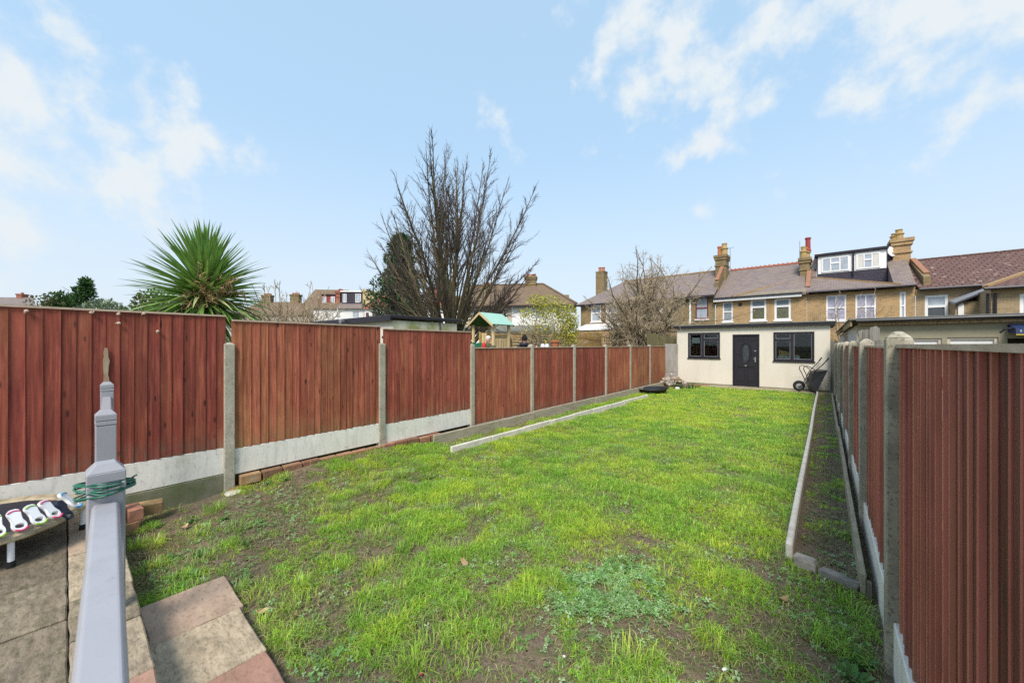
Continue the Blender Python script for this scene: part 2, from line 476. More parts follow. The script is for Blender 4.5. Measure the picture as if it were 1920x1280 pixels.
M['slate'] = brick_mat('purple_slate', (0.225, 0.175, 0.162), (0.155, 0.119, 0.115), (0.085, 0.07, 0.07), bw=0.28, rh=0.2, ms=0.012, zs=1.9, xonly=True, soot=0.6, sootc=(0.2, 0.17, 0.115), rough=0.6)
M['slate_olive'] = brick_mat('lichened_slate', (0.25, 0.21, 0.165), (0.19, 0.16, 0.125), (0.1, 0.085, 0.06), bw=0.28, rh=0.2, ms=0.012, zs=1.9, xonly=True, soot=0.5, sootc=(0.26, 0.22, 0.10), rough=0.7)
M['dark_tile'] = brick_mat('brown_tile', (0.15, 0.085, 0.075), (0.115, 0.068, 0.06), (0.04, 0.026, 0.024), bw=0.33, rh=0.3, ms=0.035, zs=1.9, xonly=True, soot=0.2, sootc=(0.2, 0.12, 0.09), lichen=(0.5, 0.44, 0.34))
M['brown_tile'] = brick_mat('mossy_brown_tile', (0.20, 0.14, 0.09), (0.15, 0.105, 0.07), (0.09, 0.065, 0.045), bw=0.3, rh=0.22, ms=0.02, zs=1.9, xonly=True, soot=0.5, sootc=(0.15, 0.105, 0.075))
M['red_tile'] = mat('red_tile', (0.48, 0.17, 0.11), (0.36, 0.11, 0.07), scale=5, rough=0.8)
M['hung_tile_red'] = brick_mat('red_hung_tile', (0.33, 0.06, 0.06), (0.24, 0.045, 0.045), (0.12, 0.03, 0.03), bw=0.25, rh=0.18, ms=0.015, soot=0.2)
M['hung_tile_dark'] = brick_mat('dark_hung_tile', (0.065, 0.055, 0.075), (0.05, 0.045, 0.06), (0.025, 0.025, 0.03), bw=0.25, rh=0.18, ms=0.015, soot=0.1)
M['lead'] = mat('lead_flashing', (0.30, 0.31, 0.33), (0.22, 0.23, 0.25), rough=0.5)
M['coping'] = mat('brown_coping', (0.34, 0.17, 0.10), (0.24, 0.12, 0.075), scale=6, rough=0.85)
M['terracotta'] = mat('terracotta', (0.50, 0.19, 0.09), (0.40, 0.14, 0.07), scale=6, rough=0.8)
M['buff_pot'] = mat('buff_chimney_pot', (0.50, 0.36, 0.15), (0.32, 0.22, 0.09), scale=6, rough=0.85)
M['red_pot'] = mat('red_chimney_pot', (0.36, 0.06, 0.06), (0.28, 0.045, 0.045), scale=6, rough=0.7)
M['hip_tile'] = mat('hip_tile', (0.38, 0.27, 0.13), (0.28, 0.16, 0.09), scale=8, rough=0.85)
M['bark_olive'] = mat('olive_bark', (0.155, 0.125, 0.065), (0.085, 0.068, 0.042), scale=5, rough=0.92, over=[((0.13, 0.14, 0.045), 3, 0.5, 0.72, (1, 1, 0.6), 0.7)])
M['bark_twig'] = mat('dark_twig', (0.085, 0.062, 0.058), (0.05, 0.038, 0.038), scale=5, rough=0.9)
M['bark_grey'] = mat('lichened_bark', (0.20, 0.165, 0.105), (0.115, 0.092, 0.06), scale=6, rough=0.92)
M['twig_pale'] = mat('pale_twig', (0.42, 0.335, 0.225), (0.26, 0.205, 0.135), scale=6, rough=0.9)
M['leaf'] = leaf_mat('foliage', True, trans=0.25)
M['grass'] = leaf_mat('grass_blade', True, trans=0.5, rough=0.38, spec=0.45)
M['spear'] = leaf_mat('spear_leaf', False, base=(0.22, 0.37, 0.08), trans=0.3, rough=0.4, spec=0.4)
M['spear_pale'] = leaf_mat('spear_leaf_pale', False, base=(0.42, 0.45, 0.2), trans=0.2, rough=0.45)
M['dry_stalk'] = mat('dry_flower_stalk', (0.50, 0.37, 0.18), (0.30, 0.21, 0.09), scale=6, rough=0.9)
M['pine_wood'] = mat('new_pine', (0.66, 0.50, 0.27), (0.54, 0.39, 0.19), scale=4, stretch=(6, 6, 1), rough=0.7, tint=0.1)
M['slat_wood'] = mat('larch_slat', (0.48, 0.30, 0.11), (0.33, 0.20, 0.075), scale=4, stretch=(2, 2, 8), rough=0.75, tint=0.3, hue=0.012,
                     over=[((0.33, 0.30, 0.06), 1.5, 0.48, 0.7, (1, 1, 1), 0.5)])
M['green_pale'] = mat('pale_green_roof', (0.34, 0.56, 0.46), (0.29, 0.50, 0.41), scale=2, rough=0.5)
M['green_dark'] = mat('dark_green_board', (0.012, 0.13, 0.045), (0.01, 0.10, 0.035), scale=2, rough=0.5)
M['green_slide'] = mat('green_plastic', (0.02, 0.22, 0.14), (0.015, 0.18, 0.11), rough=0.35, spec=0.5)
M['skin'] = mat('skin', (0.62, 0.36, 0.27), (0.56, 0.31, 0.23), scale=10, rough=0.55)
M['hair_white'] = mat('white_hair', (0.66, 0.62, 0.58), (0.5, 0.47, 0.44), scale=60, rough=0.8)
M['olive_cloth'] = mat('olive_jacket', (0.10, 0.10, 0.055), (0.07, 0.07, 0.04), scale=12, rough=0.9)
M['navy_cloth'] = mat('navy_jacket', (0.022, 0.022, 0.035), (0.014, 0.014, 0.024), scale=9, rough=0.6, bmp=0.4, dist=0.03)
M['trouser'] = mat('dark_trousers', (0.03, 0.032, 0.045), (0.02, 0.022, 0.03), rough=0.9)
M['black_wool'] = mat('black_wool', (0.015, 0.013, 0.015), (0.01, 0.009, 0.01), scale=80, rough=1.0, bmp=0.5)
M['red_plastic'] = mat('red_plastic', (0.55, 0.03, 0.025), (0.48, 0.025, 0.02), rough=0.4)
M['stone'] = mat('grey_stone', (0.40, 0.36, 0.31), (0.22, 0.20, 0.18), scale=10, rough=0.92, bmp=0.6, tint=0.3,
                 over=[((0.15, 0.13, 0.12), 30, 0.58, 0.7, (1, 1, 1), 0.5)])
M['rubble'] = mat('broken_masonry', (0.44, 0.37, 0.30), (0.25, 0.20, 0.155), scale=9, rough=0.92, bmp=0.5, tint=0.4, hue=0.02)
M['tan_pad'] = mat('worn_tan_vinyl', (0.45, 0.38, 0.26), (0.28, 0.22, 0.14), scale=14, rough=0.8, bmp=0.4, over=[((0.10, 0.10, 0.07), 7, 0.52, 0.7, (1, 1, 1), 0.7)])
M['mat_black'] = mat('black_mat', (0.03, 0.03, 0.04), (0.02, 0.02, 0.028), scale=30, rough=0.8)
M['toy_white'] = mat('white_plastic', (0.80, 0.80, 0.82), (0.76, 0.76, 0.78), rough=0.35, spec=0.5)
M['toy_green'] = mat('lime_plastic', (0.38, 0.60, 0.06), (0.34, 0.55, 0.05), rough=0.35)
M['toy_pink'] = mat('pink_plastic', (0.75, 0.06, 0.19), (0.7, 0.05, 0.17), rough=0.35)
M['toy_blue'] = mat('blue_plastic', (0.04, 0.30, 0.58), (0.03, 0.26, 0.52), rough=0.35)
M['toy_mint'] = mat('mint_plastic', (0.35, 0.58, 0.44), (0.32, 0.54, 0.4), rough=0.35)
M['navy_plastic'] = mat('navy_plastic', (0.02, 0.035, 0.07), (0.015, 0.028, 0.055), rough=0.4, spec=0.5)
M['blue_cloth'] = mat('blue_awning', (0.02, 0.035, 0.10), (0.014, 0.026, 0.075), rough=0.6)
M['yellow_trim'] = mat('yellow_trim', (0.55, 0.42, 0.05), (0.45, 0.34, 0.04), rough=0.6)
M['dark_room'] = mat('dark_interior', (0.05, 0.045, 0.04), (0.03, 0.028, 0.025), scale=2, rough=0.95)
M['paper'] = mat('paper', (0.72, 0.72, 0.68), (0.66, 0.66, 0.62), rough=0.9)
M['card'] = mat('tan_board', (0.62, 0.38, 0.15), (0.55, 0.32, 0.12), rough=0.8)
M['rubber'] = mat('rubber', (0.02, 0.02, 0.02), (0.014, 0.014, 0.014), rough=0.75)
M['dead_leaf'] = mat('dead_leaf', (0.50, 0.36, 0.20), (0.34, 0.23, 0.12), scale=20, rough=0.85, tint=0.25)
M['path'] = mat('path_concrete', (0.36, 0.31, 0.20), (0.24, 0.205, 0.13), scale=4, rough=0.95, bmp=0.4, over=[((0.15, 0.17, 0.06), 3, 0.5, 0.7, (1, 1, 1), 0.5)])


# ------------------------------------------------------------------ mesh helpers
ORG = {}


class MB:
    def __init__(self):
        self.v, self.f = [], []

    def add(self, vs, fs):
        n = len(self.v)
        self.v += [tuple(x) for x in vs]
        self.f += [tuple(i + n for i in f) for f in fs]
        return self

    def box(self, x0, x1, y0, y1, z0, z1, mx=None):
        vs = [Vector((x, y, z)) for z in (z0, z1) for y in (y0, y1) for x in (x0, x1)]
        if mx is not None:
            vs = [mx @ v for v in vs]
        return self.add(vs, [(0, 2, 3, 1), (4, 5, 7, 6), (0, 1, 5, 4), (1, 3, 7, 5), (3, 2, 6, 7), (2, 0, 4, 6)])

    def frustum(self, x0, x1, y0, y1, z0, z1, inset, mx=None):
        i = inset
        vs = [Vector(p) for p in ((x0, y0, z0), (x1, y0, z0), (x1, y1, z0), (x0, y1, z0),
                                  (x0 + i, y0 + i, z1), (x1 - i, y0 + i, z1), (x1 - i, y1 - i, z1), (x0 + i, y1 - i, z1))]
        if mx is not None:
            vs = [mx @ v for v in vs]
        return self.add(vs, [(0, 3, 2, 1), (4, 5, 6, 7), (0, 1, 5, 4), (1, 2, 6, 5), (2, 3, 7, 6), (3, 0, 4, 7)])

    def prism(self, pts, off):
        """polygon swept by an offset vector"""
        off = Vector(off)
        n = len(pts)
        a = [Vector(p) for p in pts]
        vs = a + [p + off for p in a]
        fs = [tuple(range(n))[::-1], tuple(range(n, 2 * n))]
        fs += [(i, (i + 1) % n, n + (i + 1) % n, n + i) for i in range(n)]
        return self.add(vs, fs)

    def tube(self, pts, radii, n=6, cap=True):
        pts = [Vector(p) for p in pts]
        if not hasattr(radii, '__len__'):
            radii = [radii] * len(pts)
        vs, fs = [], []
        up = None
        L = len(pts)
        for i, p in enumerate(pts):
            d = (pts[min(i + 1, L - 1)] - pts[max(i - 1, 0)])
            if d.length < 1e-9:
                d = Vector((0, 0, 1))
            d.normalize()
            if up is None:
                up = Vector((1, 0, 0)) if abs(d.x) < 0.8 else Vector((0, 1, 0))
            u = up - d * up.dot(d)
            if u.length < 1e-6:
                u = d.orthogonal()
            u.normalize()
            up = u
            b = d.cross(u)
            r = radii[i]
            for k in range(n):
                a = 2 * math.pi * k / n
                vs.append(p + u * (math.cos(a) * r) + b * (math.sin(a) * r))
        for i in range(L - 1):
            for k in range(n):
                k2 = (k + 1) % n
                fs.append((i * n + k, i * n + k2, (i + 1) * n + k2, (i + 1) * n + k))
        if cap:
            fs.append(tuple(range(n))[::-1])
            fs.append(tuple(range((L - 1) * n, L * n)))
        return self.add(vs, fs)

    def lathe(self, prof, c, n=16, mx=None):
        c = Vector(c)
        vs, fs = [], []
        for r, z in prof:
            for k in range(n):
                a = 2 * math.pi * k / n
                v = Vector((math.cos(a) * r, math.sin(a) * r, z))
                vs.append((mx @ v if mx is not None else v) + c)
        for i in range(len(prof) - 1):
            for k in range(n):
                k2 = (k + 1) % n
                fs.append((i * n + k, i * n + k2, (i + 1) * n + k2, (i + 1) * n + k))
        fs.append(tuple(range(n))[::-1])
        fs.append(tuple(range((len(prof) - 1) * n, len(prof) * n)))
        return self.add(vs, fs)

    def build(self, name, m, parent=None, smooth=False, bevel=0.0, seg=1, at=None):
        """one mesh object; vertices are in the thing's frame: world minus the origin of the parent"""
        me = bpy.data.meshes.new(name)
        me.from_pydata([tuple(v) for v in self.v], [], self.f)
        if smooth:
            me.polygons.foreach_set('use_smooth', [True] * len(me.polygons))
        me.materials.append(m)
        me.update()
        o = bpy.data.objects.new(name, me)
        COL.objects.link(o)
        if bevel:
            md = o.modifiers.new('bevel', 'BEVEL')
            md.width, md.segments, md.limit_method, md.angle_limit = bevel, seg, 'ANGLE', R(35)
        if at is not None:
            o.location = at
        if parent is not None:
            o.parent = parent
        return o


def shift(mb, off):
    off = Vector(off)
    mb.v = [tuple(Vector(v) - off) for v in mb.v]
    return mb


def tag(o, label=None, cat=None, group=None, kind=None):
    if label:
        o['label'] = label
    if cat:
        o['category'] = cat
    if group:
        o['group'] = group
    if kind:
        o['kind'] = kind
    return o


def thing(name, label, cat, loc=(0, 0, 0), rz=0.0, group=None):
    o = bpy.data.objects.new(name, None)
    o.empty_display_size = 0.2
    COL.objects.link(o)
    o.location = loc
    o.rotation_euler = (0, 0, rz)
    return tag(o, label, cat, group)


def copy_tree(o, parent=None):
    c = o.copy()
    COL.objects.link(c)
    if parent is not None:
        c.parent = parent
    for ch in [x for x in bpy.data.objects if x.parent == o]:
        copy_tree(ch, c)
    return c


def np_mesh(name, V, T, m, col=None, parent=None, smooth=False):
    """triangle mesh from arrays, optional per-point colour"""
    me = bpy.data.meshes.new(name)
    V = np.asarray(V, np.float32)
    T = np.asarray(T, np.int32)
    me.vertices.add(len(V))
    me.vertices.foreach_set('co', V.ravel())
    me.loops.add(T.size)
    me.loops.foreach_set('vertex_index', T.ravel())
    me.polygons.add(len(T))
    me.polygons.foreach_set('loop_start', np.arange(0, T.size, 3, dtype=np.int32))
    if col is not None:
        a = me.attributes.new('Col', 'FLOAT_COLOR', 'POINT')
        C = np.ones((len(V), 4), np.float32)
        C[:, :3] = col
        a.data.foreach_set('color', C.ravel())
    me.update(calc_edges=True)
    if smooth:
        me.polygons.foreach_set('use_smooth', np.ones(len(T), bool))
    me.materials.append(m)
    o = bpy.data.objects.new(name, me)
    COL.objects.link(o)
    if parent is not None:
        o.parent = parent
    return o


def vnoise(x, y, seed=0):
    """smooth value noise on arrays, 0..1"""
    xi, yi = np.floor(x).astype(np.int64), np.floor(y).astype(np.int64)
    xf, yf = x - xi, y - yi
    u, v = xf * xf * (3 - 2 * xf), yf * yf * (3 - 2 * yf)

    def h(a, b):
        k = (a * 374761393 + b * 668265263 + seed * 1442695041) & 0xFFFFFFFF
        k = ((k ^ (k >> 13)) * 1274126177) & 0xFFFFFFFF
        return ((k ^ (k >> 16)) & 0xFFFF) / 65535.0
    return (h(xi, yi) * (1 - u) + h(xi + 1, yi) * u) * (1 - v) + (h(xi, yi + 1) * (1 - u) + h(xi + 1, yi + 1) * u) * v


def fbm(x, y, seed=0, oct=4):
    s, a, t = 0.0, 0.5, 0.0
    for k in range(oct):
        s = s + a * vnoise(x * 2 ** k + 17.3 * k, y * 2 ** k - 9.1 * k, seed + k)
        t += a
        a *= 0.5
    return s / t


def pw(mb, name, m, parent, root=None, **kw):
    """build from world coordinates under a thing (or under a part of it) whose Empty is not rotated"""
    return shift(mb, (root or parent).location).build(name, m, parent, **kw)


# ------------------------------------------------------------------ ground
def earth_mat():
    m, t, b = new_mat('garden_earth')
    v = vec_in(t)
    f, _ = noise_fac(t, v, 2.2, detail=6, lo=0.35, hi=0.65)
    col = mixc(t, f, (0.20, 0.15, 0.105), (0.115, 0.085, 0.06))
    f, raw = noise_fac(t, v, 38, detail=6, rough=0.7, lo=0.4, hi=0.7)
    col = mixc(t, f, col, (0.27, 0.21, 0.15))
    f, _ = noise_fac(t, v, 9, detail=4, lo=0.52, hi=0.68, to=(0, 0.75))
    col = mixc(t, f, col, (0.12, 0.14, 0.05))
    f, _ = noise_fac(t, v, 90, detail=2, lo=0.68, hi=0.74, to=(0, 0.8))
    col = mixc(t, f, col, (0.30, 0.24, 0.16))
    t.links.new(col, b.inputs['Base Color'])
    b.inputs['Roughness'].default_value = 0.95
    b.inputs['Specular IOR Level'].default_value = 0.15
    bump(t, b, raw, 0.9, 0.03)
    return m


M['soil'] = earth_mat()


def ground_h(x, y):
    """gentle lumps of the garden soil; raised towards the left fence"""
    h = (fbm(x * 1.1, y * 1.1, 5, 4) - 0.5) * 0.10 + (fbm(x * 7, y * 7, 9, 3) - 0.5) * 0.035
    h = h + 0.135 * np.clip((-4.6 - x) / 0.55, 0, 1) * np.clip((4.2 - y) / 1.0, 0, 1) * np.clip((y - 0.9) / 1.2, 0, 1)
    return h


gx = np.arange(-5.33, 0.44, 0.045)
gy = np.concatenate([np.arange(0.16, 6, 0.045), np.arange(6, 18.05, 0.09)])
X, Y = np.meshgrid(gx, gy)
Z = ground_h(X, Y)
nx, ny = len(gx), len(gy)
idx = np.arange(nx * ny).reshape(ny, nx)
a, b_, c_, d_ = idx[:-1, :-1].ravel(), idx[:-1, 1:].ravel(), idx[1:, 1:].ravel(), idx[1:, :-1].ravel()
T = np.concatenate([np.stack([a, b_, c_], 1), np.stack([a, c_, d_], 1)])
soil = np_mesh('garden_soil', np.stack([X.ravel(), Y.ravel(), Z.ravel()], 1), T, M['soil'], smooth=True)
tag(soil, kind='structure')

M['far_ground'] = mat('rough_ground', (0.11, 0.12, 0.045), (0.085, 0.07, 0.045), scale=0.7, rough=1.0, rand=False)
g = MB().box(-400, 400, -400, 600, -0.5, -0.13).build('ground', M['far_ground'])
tag(g, kind='structure')
ng = MB().box(-40, -5.42, -4, 31, -0.12, 0.25).build('neighbour_lawn', M['far_ground'])
tag(ng, kind='structure')
ng = MB().box(0.46, 16, -4, 31, -0.12, 0.0).build('neighbour_yard', M['far_ground'])
tag(ng, kind='structure')
p = MB()
for k, (x0, x1) in enumerate(((-4.0, -2.9), (-2.89, -1.75), (-1.74, -0.7), (-0.69, 0.36))):
    p.box(x0, x1, 16.75 + 0.03 * (k % 2), 17.42, -0.05, 0.05 + 0.006 * (k % 3))
tag(p.build('concrete_path', M['path'], bevel=0.015), kind='structure')

# ------------------------------------------------------------------ patio with riven slabs
SLAB = ('slab_old', 'slab_old', 'slab_brown', 'slab_old', 'slab_old')
patio = MB().box(-5.2, 0.6, -3.0, 0.235, -0.1, 0.205).build('patio', M['mossy'])
tag(patio, kind='structure')


def slab(x0, x1, y0, y1, z0, z1, m, parent=None, seed=0, jit=0.004):
    """one riven paving slab with slightly wavering edges"""
    r = random.Random(seed)
    cx, cy = (x0 + x1) / 2, (y0 + y1) / 2
    pts = []
    per = [((x0, y0), (x1, y0)), ((x1, y0), (x1, y1)), ((x1, y1), (x0, y1)), ((x0, y1), (x0, y0))]
    for p0, p1 in per:
        for k in range(5):
            t = k / 5
            j = jit if k else jit * 0.3
            pts.append((p0[0] + (p1[0] - p0[0]) * t + r.uniform(-j, j) - cx, p0[1] + (p1[1] - p0[1]) * t + r.uniform(-j, j) - cy, z0))
    return MB().prism(pts, (0, 0, z1 - z0)).build('paving_slab', m, parent, bevel=0.006, at=(cx, cy, 0))


k = 0
x = -5.2
cop = ['slab', 'slab_pink', 'slab', 'slab_brown', 'slab', 'slab_pink', 'slab', 'slab_brown']
for L, mm in zip((0.62, 0.5, 0.72, 0.46, 0.52, 0.62, 0.55, 0.6), ('slab', 'slab_brown', 'slab', 'slab_old', 'slab', 'slab_pink', 'slab', 'slab')):
    slab(x + 0.004, x + L - 0.004, 0.013, 0.262 + 0.02 * (-x - 2) / 3, 0.2, 0.24 + 0.003 * (k % 2), M[mm], patio, 100 + k)
    x += L
    k += 1
rows = [(-0.58, 0.01), (-1.18, -0.59), (-1.78, -1.19), (-2.38, -1.79)]
for ri, (y0, y1) in enumerate(rows):
    x = -5.2 - 0.2 * ri
    k = 0
    while x < 0.5:
        L = (0.58, 0.88, 0.58, 0.72)[(k + ri * 2) % 4]
        m = M[SLAB[(k * 3 + ri) % 5]] if ri else M['slab_old']
        slab(max(x, -5.2) + 0.004, x + L - 0.004, y0 + 0.004, y1 - 0.003, 0.2, 0.238 + 0.004 * ((k + ri) % 3), m, patio, 200 + 10 * ri + k)
        x += L
        k += 1

for i, (x0, x1, y0, y1, mm, lab) in enumerate((
        (-3.37, -2.89, 0.30, 0.745, 'slab_brown', 'brown sandstone paving slab with a red edge, beside the weedy corner at the patio step'),
        (-2.885, -2.375, 0.28, 0.72, 'slab', 'buff sandstone paving slab between the brown slab and the pink slab'),
        (-2.37, -1.90, 0.27, 0.71, 'slab_pink', 'pink sandstone paving slab laid next to the buff slab on the lawn edge'))):
    s = slab(x0, x1, y0, y1, -0.02, 0.045, M[mm], None, 400 + i, jit=0.006)
    tag(s, lab, 'paving slab', 'three loose slabs at the foot of the patio')

# ------------------------------------------------------------------ fences
_board_cache = {}


def board_mesh(wd, h, m, v=0):
    key = (round(wd, 3), round(h, 3), m.name, v)
    if key in _board_cache:
        return _board_cache[key]
    r = random.Random(hash(key[:2]) + v)
    e = [r.uniform(-0.003, 0.003) for _ in range(6)]
    hw = wd / 2
    # feather edge: thin at -x, thick at +x; the shown face is -y
    prof = [(-hw, 0.0), (-hw, -0.006), (-hw * 0.3, -0.0095 + e[0]), (hw * 0.35, -0.0145 + e[1]), (hw - 0.002, -0.021 + e[2]), (hw, -0.019 + e[2]), (hw, -0.006)]
    mb = MB().prism([(x, y, 0) for x, y in prof], (0, 0, h))
    me = bpy.data.meshes.new('board')
    me.from_pydata(mb.v, [], mb.f)
    me.materials.append(m)
    me.update()
    _board_cache[key] = me
    return me


def panel(root, y0, y1, X, z0, z1, side, m, seed, step=0.0905, capm=None, gaps=()):
    """one slotted fence panel: boards and a capping strip. side = +1 shows its face to +x, -1 to -x"""
    r = random.Random(seed)
    n = max(3, round((y1 - y0) / step))
    st = (y1 - y0) / n
    rz = R(90) if side > 0 else R(-90)
    back = MB()
    for zz in (z0 + 0.12, (z0 + z1) / 2, z1 - 0.14):
        back.box(X - 0.045 * side if side > 0 else X + 0.006, X - 0.006 * side if side > 0 else X + 0.045, y0, y1, zz - 0.02, zz + 0.02)
    pan = pw(back, 'fence_panel', m, root)
    for k in range(n):
        t = k + 0.5
        yc = y0 + st * t
        wd = st + 0.013
        if k in gaps:
            wd = st - 0.004
        h = z1 - z0 - 0.008 + r.uniform(-0.003, 0.003)
        o = bpy.data.objects.new('board', board_mesh(wd, round(h, 2), m, r.randrange(3)))
        COL.objects.link(o)
        o.parent = pan
        o.location = (X - root.location.x + side * r.uniform(0.0, 0.003), yc - root.location.y, z0 - root.location.z + r.uniform(-0.004, 0.004))
        o.rotation_euler = (0, R(r.uniform(-0.2, 0.2)), rz + R(r.uniform(-0.8, 0.8) if side > 0 else r.uniform(-2.5, 2.5)))
        o.scale = (r.uniform(0.97, 1.05) if side > 0 else r.uniform(0.94, 1.1), 0.55 if side > 0 else r.uniform(0.8, 1.25), 1)
    cp = MB().box(X - 0.026, X + 0.026, y0 - 0.004, y1 + 0.004, z1 - 0.018, z1)
    pw(cp, 'capping', capm or M['cap_wood'], pan, root)
    return pan


def post(root, X, Y, ztop, z0, m, pitch=0.03, wx=0.05, wy=0.05):
    mb = MB().box(X - wx, X + wx, Y - wy, Y + wy, z0, ztop - pitch)
    mb.frustum(X - wx, X + wx, Y - wy, Y + wy, ztop - pitch, ztop, 0.035)
    return pw(mb, 'fence_post', m, root, bevel=0.008, seg=2)


FX = -5.27
lf = thing('fence', 'long red-brown board fence with concrete posts on the left of the lawn', 'fence', (FX, 1.2, 0))
PY = [1.207 + 1.93 * k for k in range(-1, 8)]
ptop = [1.76, 1.755, 1.76, 1.745, 1.735, 1.73, 1.73, 1.73, 1.73]
for k, y in enumerate(PY):
    post(lf, FX, y, ptop[k], -0.3, M['concrete'], wx=0.055, wy=0.05, pitch=0.02)
for k in range(9):
    y0 = PY[k] + 0.035
    y1 = PY[k + 1] - 0.035 if k < 8 else 16.58
    if k == 0:
        panel(lf, y0, y1, FX + 0.012, 0.56, 2.065, 1, M['fence_dark'], 1, step=0.092)
        z = (0.26, 0.56)
    elif k == 1:
        panel(lf, y0, y1, FX + 0.012, 0.525, 2.02, 1, M['fence_bright'], 2)
        z = (0.225, 0.525)
    elif k == 2:
        panel(lf, y0, y1, FX + 0.012, 0.49, 1.985, 1, M['fence'], 3)
        z = (0.19, 0.49)
    else:
        panel(lf, y0, y1, FX + 0.012, 0.17, 1.675, 1, (M['fence_bright'], M['fence'], M['fence_dark'], M['fence_bright'], M['fence_mossy'], M['fence_mossy'])[k - 3], 3 + k)
        z = (-0.12, 0.165)
    gb = MB().box(FX - 0.022, FX + 0.022, y0, y1, z[0], z[1])
    pw(gb, 'gravel_board', M['gravel_board'] if k < 3 else M['timber'], lf, bevel=0.006)
gb = MB().box(FX - 0.022, FX + 0.024, PY[0] + 0.035, PY[1] - 0.035, -0.1, 0.255)
pw(gb, 'gravel_board', M['mossy'], lf, bevel=0.006)
ft = MB().frustum(FX + 0.03, FX + 0.24, 1.1, 1.36, -0.08, 0.075, 0.05)
pw(ft, 'post_footing', M['kerb'], lf, bevel=0.02)

# pale smear of filler and snails on the first panel
def on_left(px, py, X):
    d = ray(px, py)
    return EYE + d * ((X - EYE.x) / d.x)


mb = MB()
r8 = random.Random(4)
L_, R_ = [], []
for k in range(9):
    py = 652 + 66 * k / 8
    q = on_left(199, py, FX + 0.0385)
    wq = 0.019 + r8.uniform(-0.004, 0.003) - (0.006 if k == 0 else 0)
    L_.append((q.x, q.y - wq, q.z))
    R_.append((q.x, q.y + wq * r8.uniform(0.7, 1.2), q.z))
mb.prism(L_ + R_[::-1], (-0.006, 0, 0))
pw(mb, 'pale_smear', mat('pale_smear', (0.42, 0.35, 0.24), (0.30, 0.19, 0.12), scale=14, stretch=(1, 1, 0.5), rough=0.95), lf)
for px, py, lab in ((50, 583, 'pale snail at the top edge of the first fence panel, far left'), (171, 586, 'pale snail close under the capping above the balustrade post'),
                    (222, 589, 'pale snail at the top of the first panel, over a second snail'), (223, 606, 'pale snail a hand below another near the top of the first panel'),
                    (270, 588, 'pale snail at the top edge of the first panel towards the palm'), (296, 621, 'pale snail lowest on the right half of the first panel')):
    q = on_left(px, py, FX + 0.042)
    o = MB().lathe([(0.002, -0.012), (0.011, -0.009), (0.0145, 0.0), (0.011, 0.009), (0.002, 0.013)], (0, 0, 0), 10, Matrix.Rotation(R(80), 4, 'Y')).tube([(0.0, -0.008, -0.008), (0.0, 0.014, -0.012), (0.0, 0.024, -0.006)], [0.006, 0.005, 0.003], 6).build('snail', M['cap_wood'], smooth=True)
    o.location = q
    o.rotation_euler = (r8.uniform(0, 6), 0, 0)
    tag(o, lab, 'snail', 'snails on the first fence panel')

RX = 0.30
rf = thing('fence', 'dark red-brown board fence with pointed concrete posts along the soil border', 'fence', (RX, 2.8, 0))
RY = [2.82 + 1.93 * k for k in range(-1, 8)]
for k, y in enumerate(RY[1:]):
    post(rf, RX, y, 1.80 if k == 0 else 1.785, -0.3, M['concrete_dark'] if k % 2 == 0 else M['concrete'], pitch=0.035)
for k in range(8):
    y0, y1 = RY[k] + 0.035, RY[k + 1] - 0.035
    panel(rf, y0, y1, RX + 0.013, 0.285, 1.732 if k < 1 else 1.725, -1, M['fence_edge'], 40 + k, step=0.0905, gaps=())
    gb = MB().box(RX - 0.022, RX + 0.022, y0, y1, -0.05, 0.285)
    pw(gb, 'gravel_board', M['gravel_board'], rf, bevel=0.006)

# ------------------------------------------------------------------ kerbs, boards and bricks along the fences
for i, (y0, y1) in enumerate(((3.93, 7.9), (7.905, 12.15))):
    pass
le = thing('lawn_edging', 'pale concrete edging strip along the left side of the lawn', 'edging', (-4.5, 8, 0))
ys = [3.93, 4.85, 5.76, 6.68, 7.59, 8.5, 9.42, 10.33, 11.24, 12.15]
for a, b in zip(ys[:-1], ys[1:]):
    xa, xb = -4.55 + 0.017 * (a - 4), -4.55 + 0.017 * (b - 4)
    h = 0.115 + rnd.uniform(-0.008, 0.008)
    mb = MB().prism([(xa - 0.025, a + 0.003, -0.08), (xa + 0.025, a + 0.003, -0.08), (xb + 0.025, b - 0.003, -0.08), (xb - 0.025, b - 0.003, -0.08)], (0, 0, 0.08 + h))
    pw(mb, 'edging_stone', M['kerb'], le, bevel=0.012, seg=2)
re_ = thing('lawn_edging', 'pale round-topped concrete edging between the lawn and the soil border', 'edging', (-0.2, 8, 0))
ys = [3.74, 4.82, 5.73, 6.65, 7.56, 8.48, 9.4, 10.3, 11.2, 12.1, 13.05, 13.95, 14.9, 15.8, 16.5]
for i, (a, b) in enumerate(zip(ys[:-1], ys[1:])):
    xa = -0.215 + 0.004 * math.sin(a * 0.9) + (0.003 * i)
    xb = -0.215 + 0.004 * math.sin(b * 0.9) + (0.003 * (i + 1))
    h = 0.135 + rnd.uniform(-0.006, 0.006)
    mb = MB().prism([(xa - 0.026, a + 0.002, -0.1), (xa + 0.026, a + 0.002, -0.1), (xb + 0.026, b - 0.002, -0.1), (xb - 0.026, b - 0.002, -0.1)], (0, 0, 0.1 + h))
    pw(mb, 'edging_stone', M['kerb'], re_, bevel=0.02, seg=3)

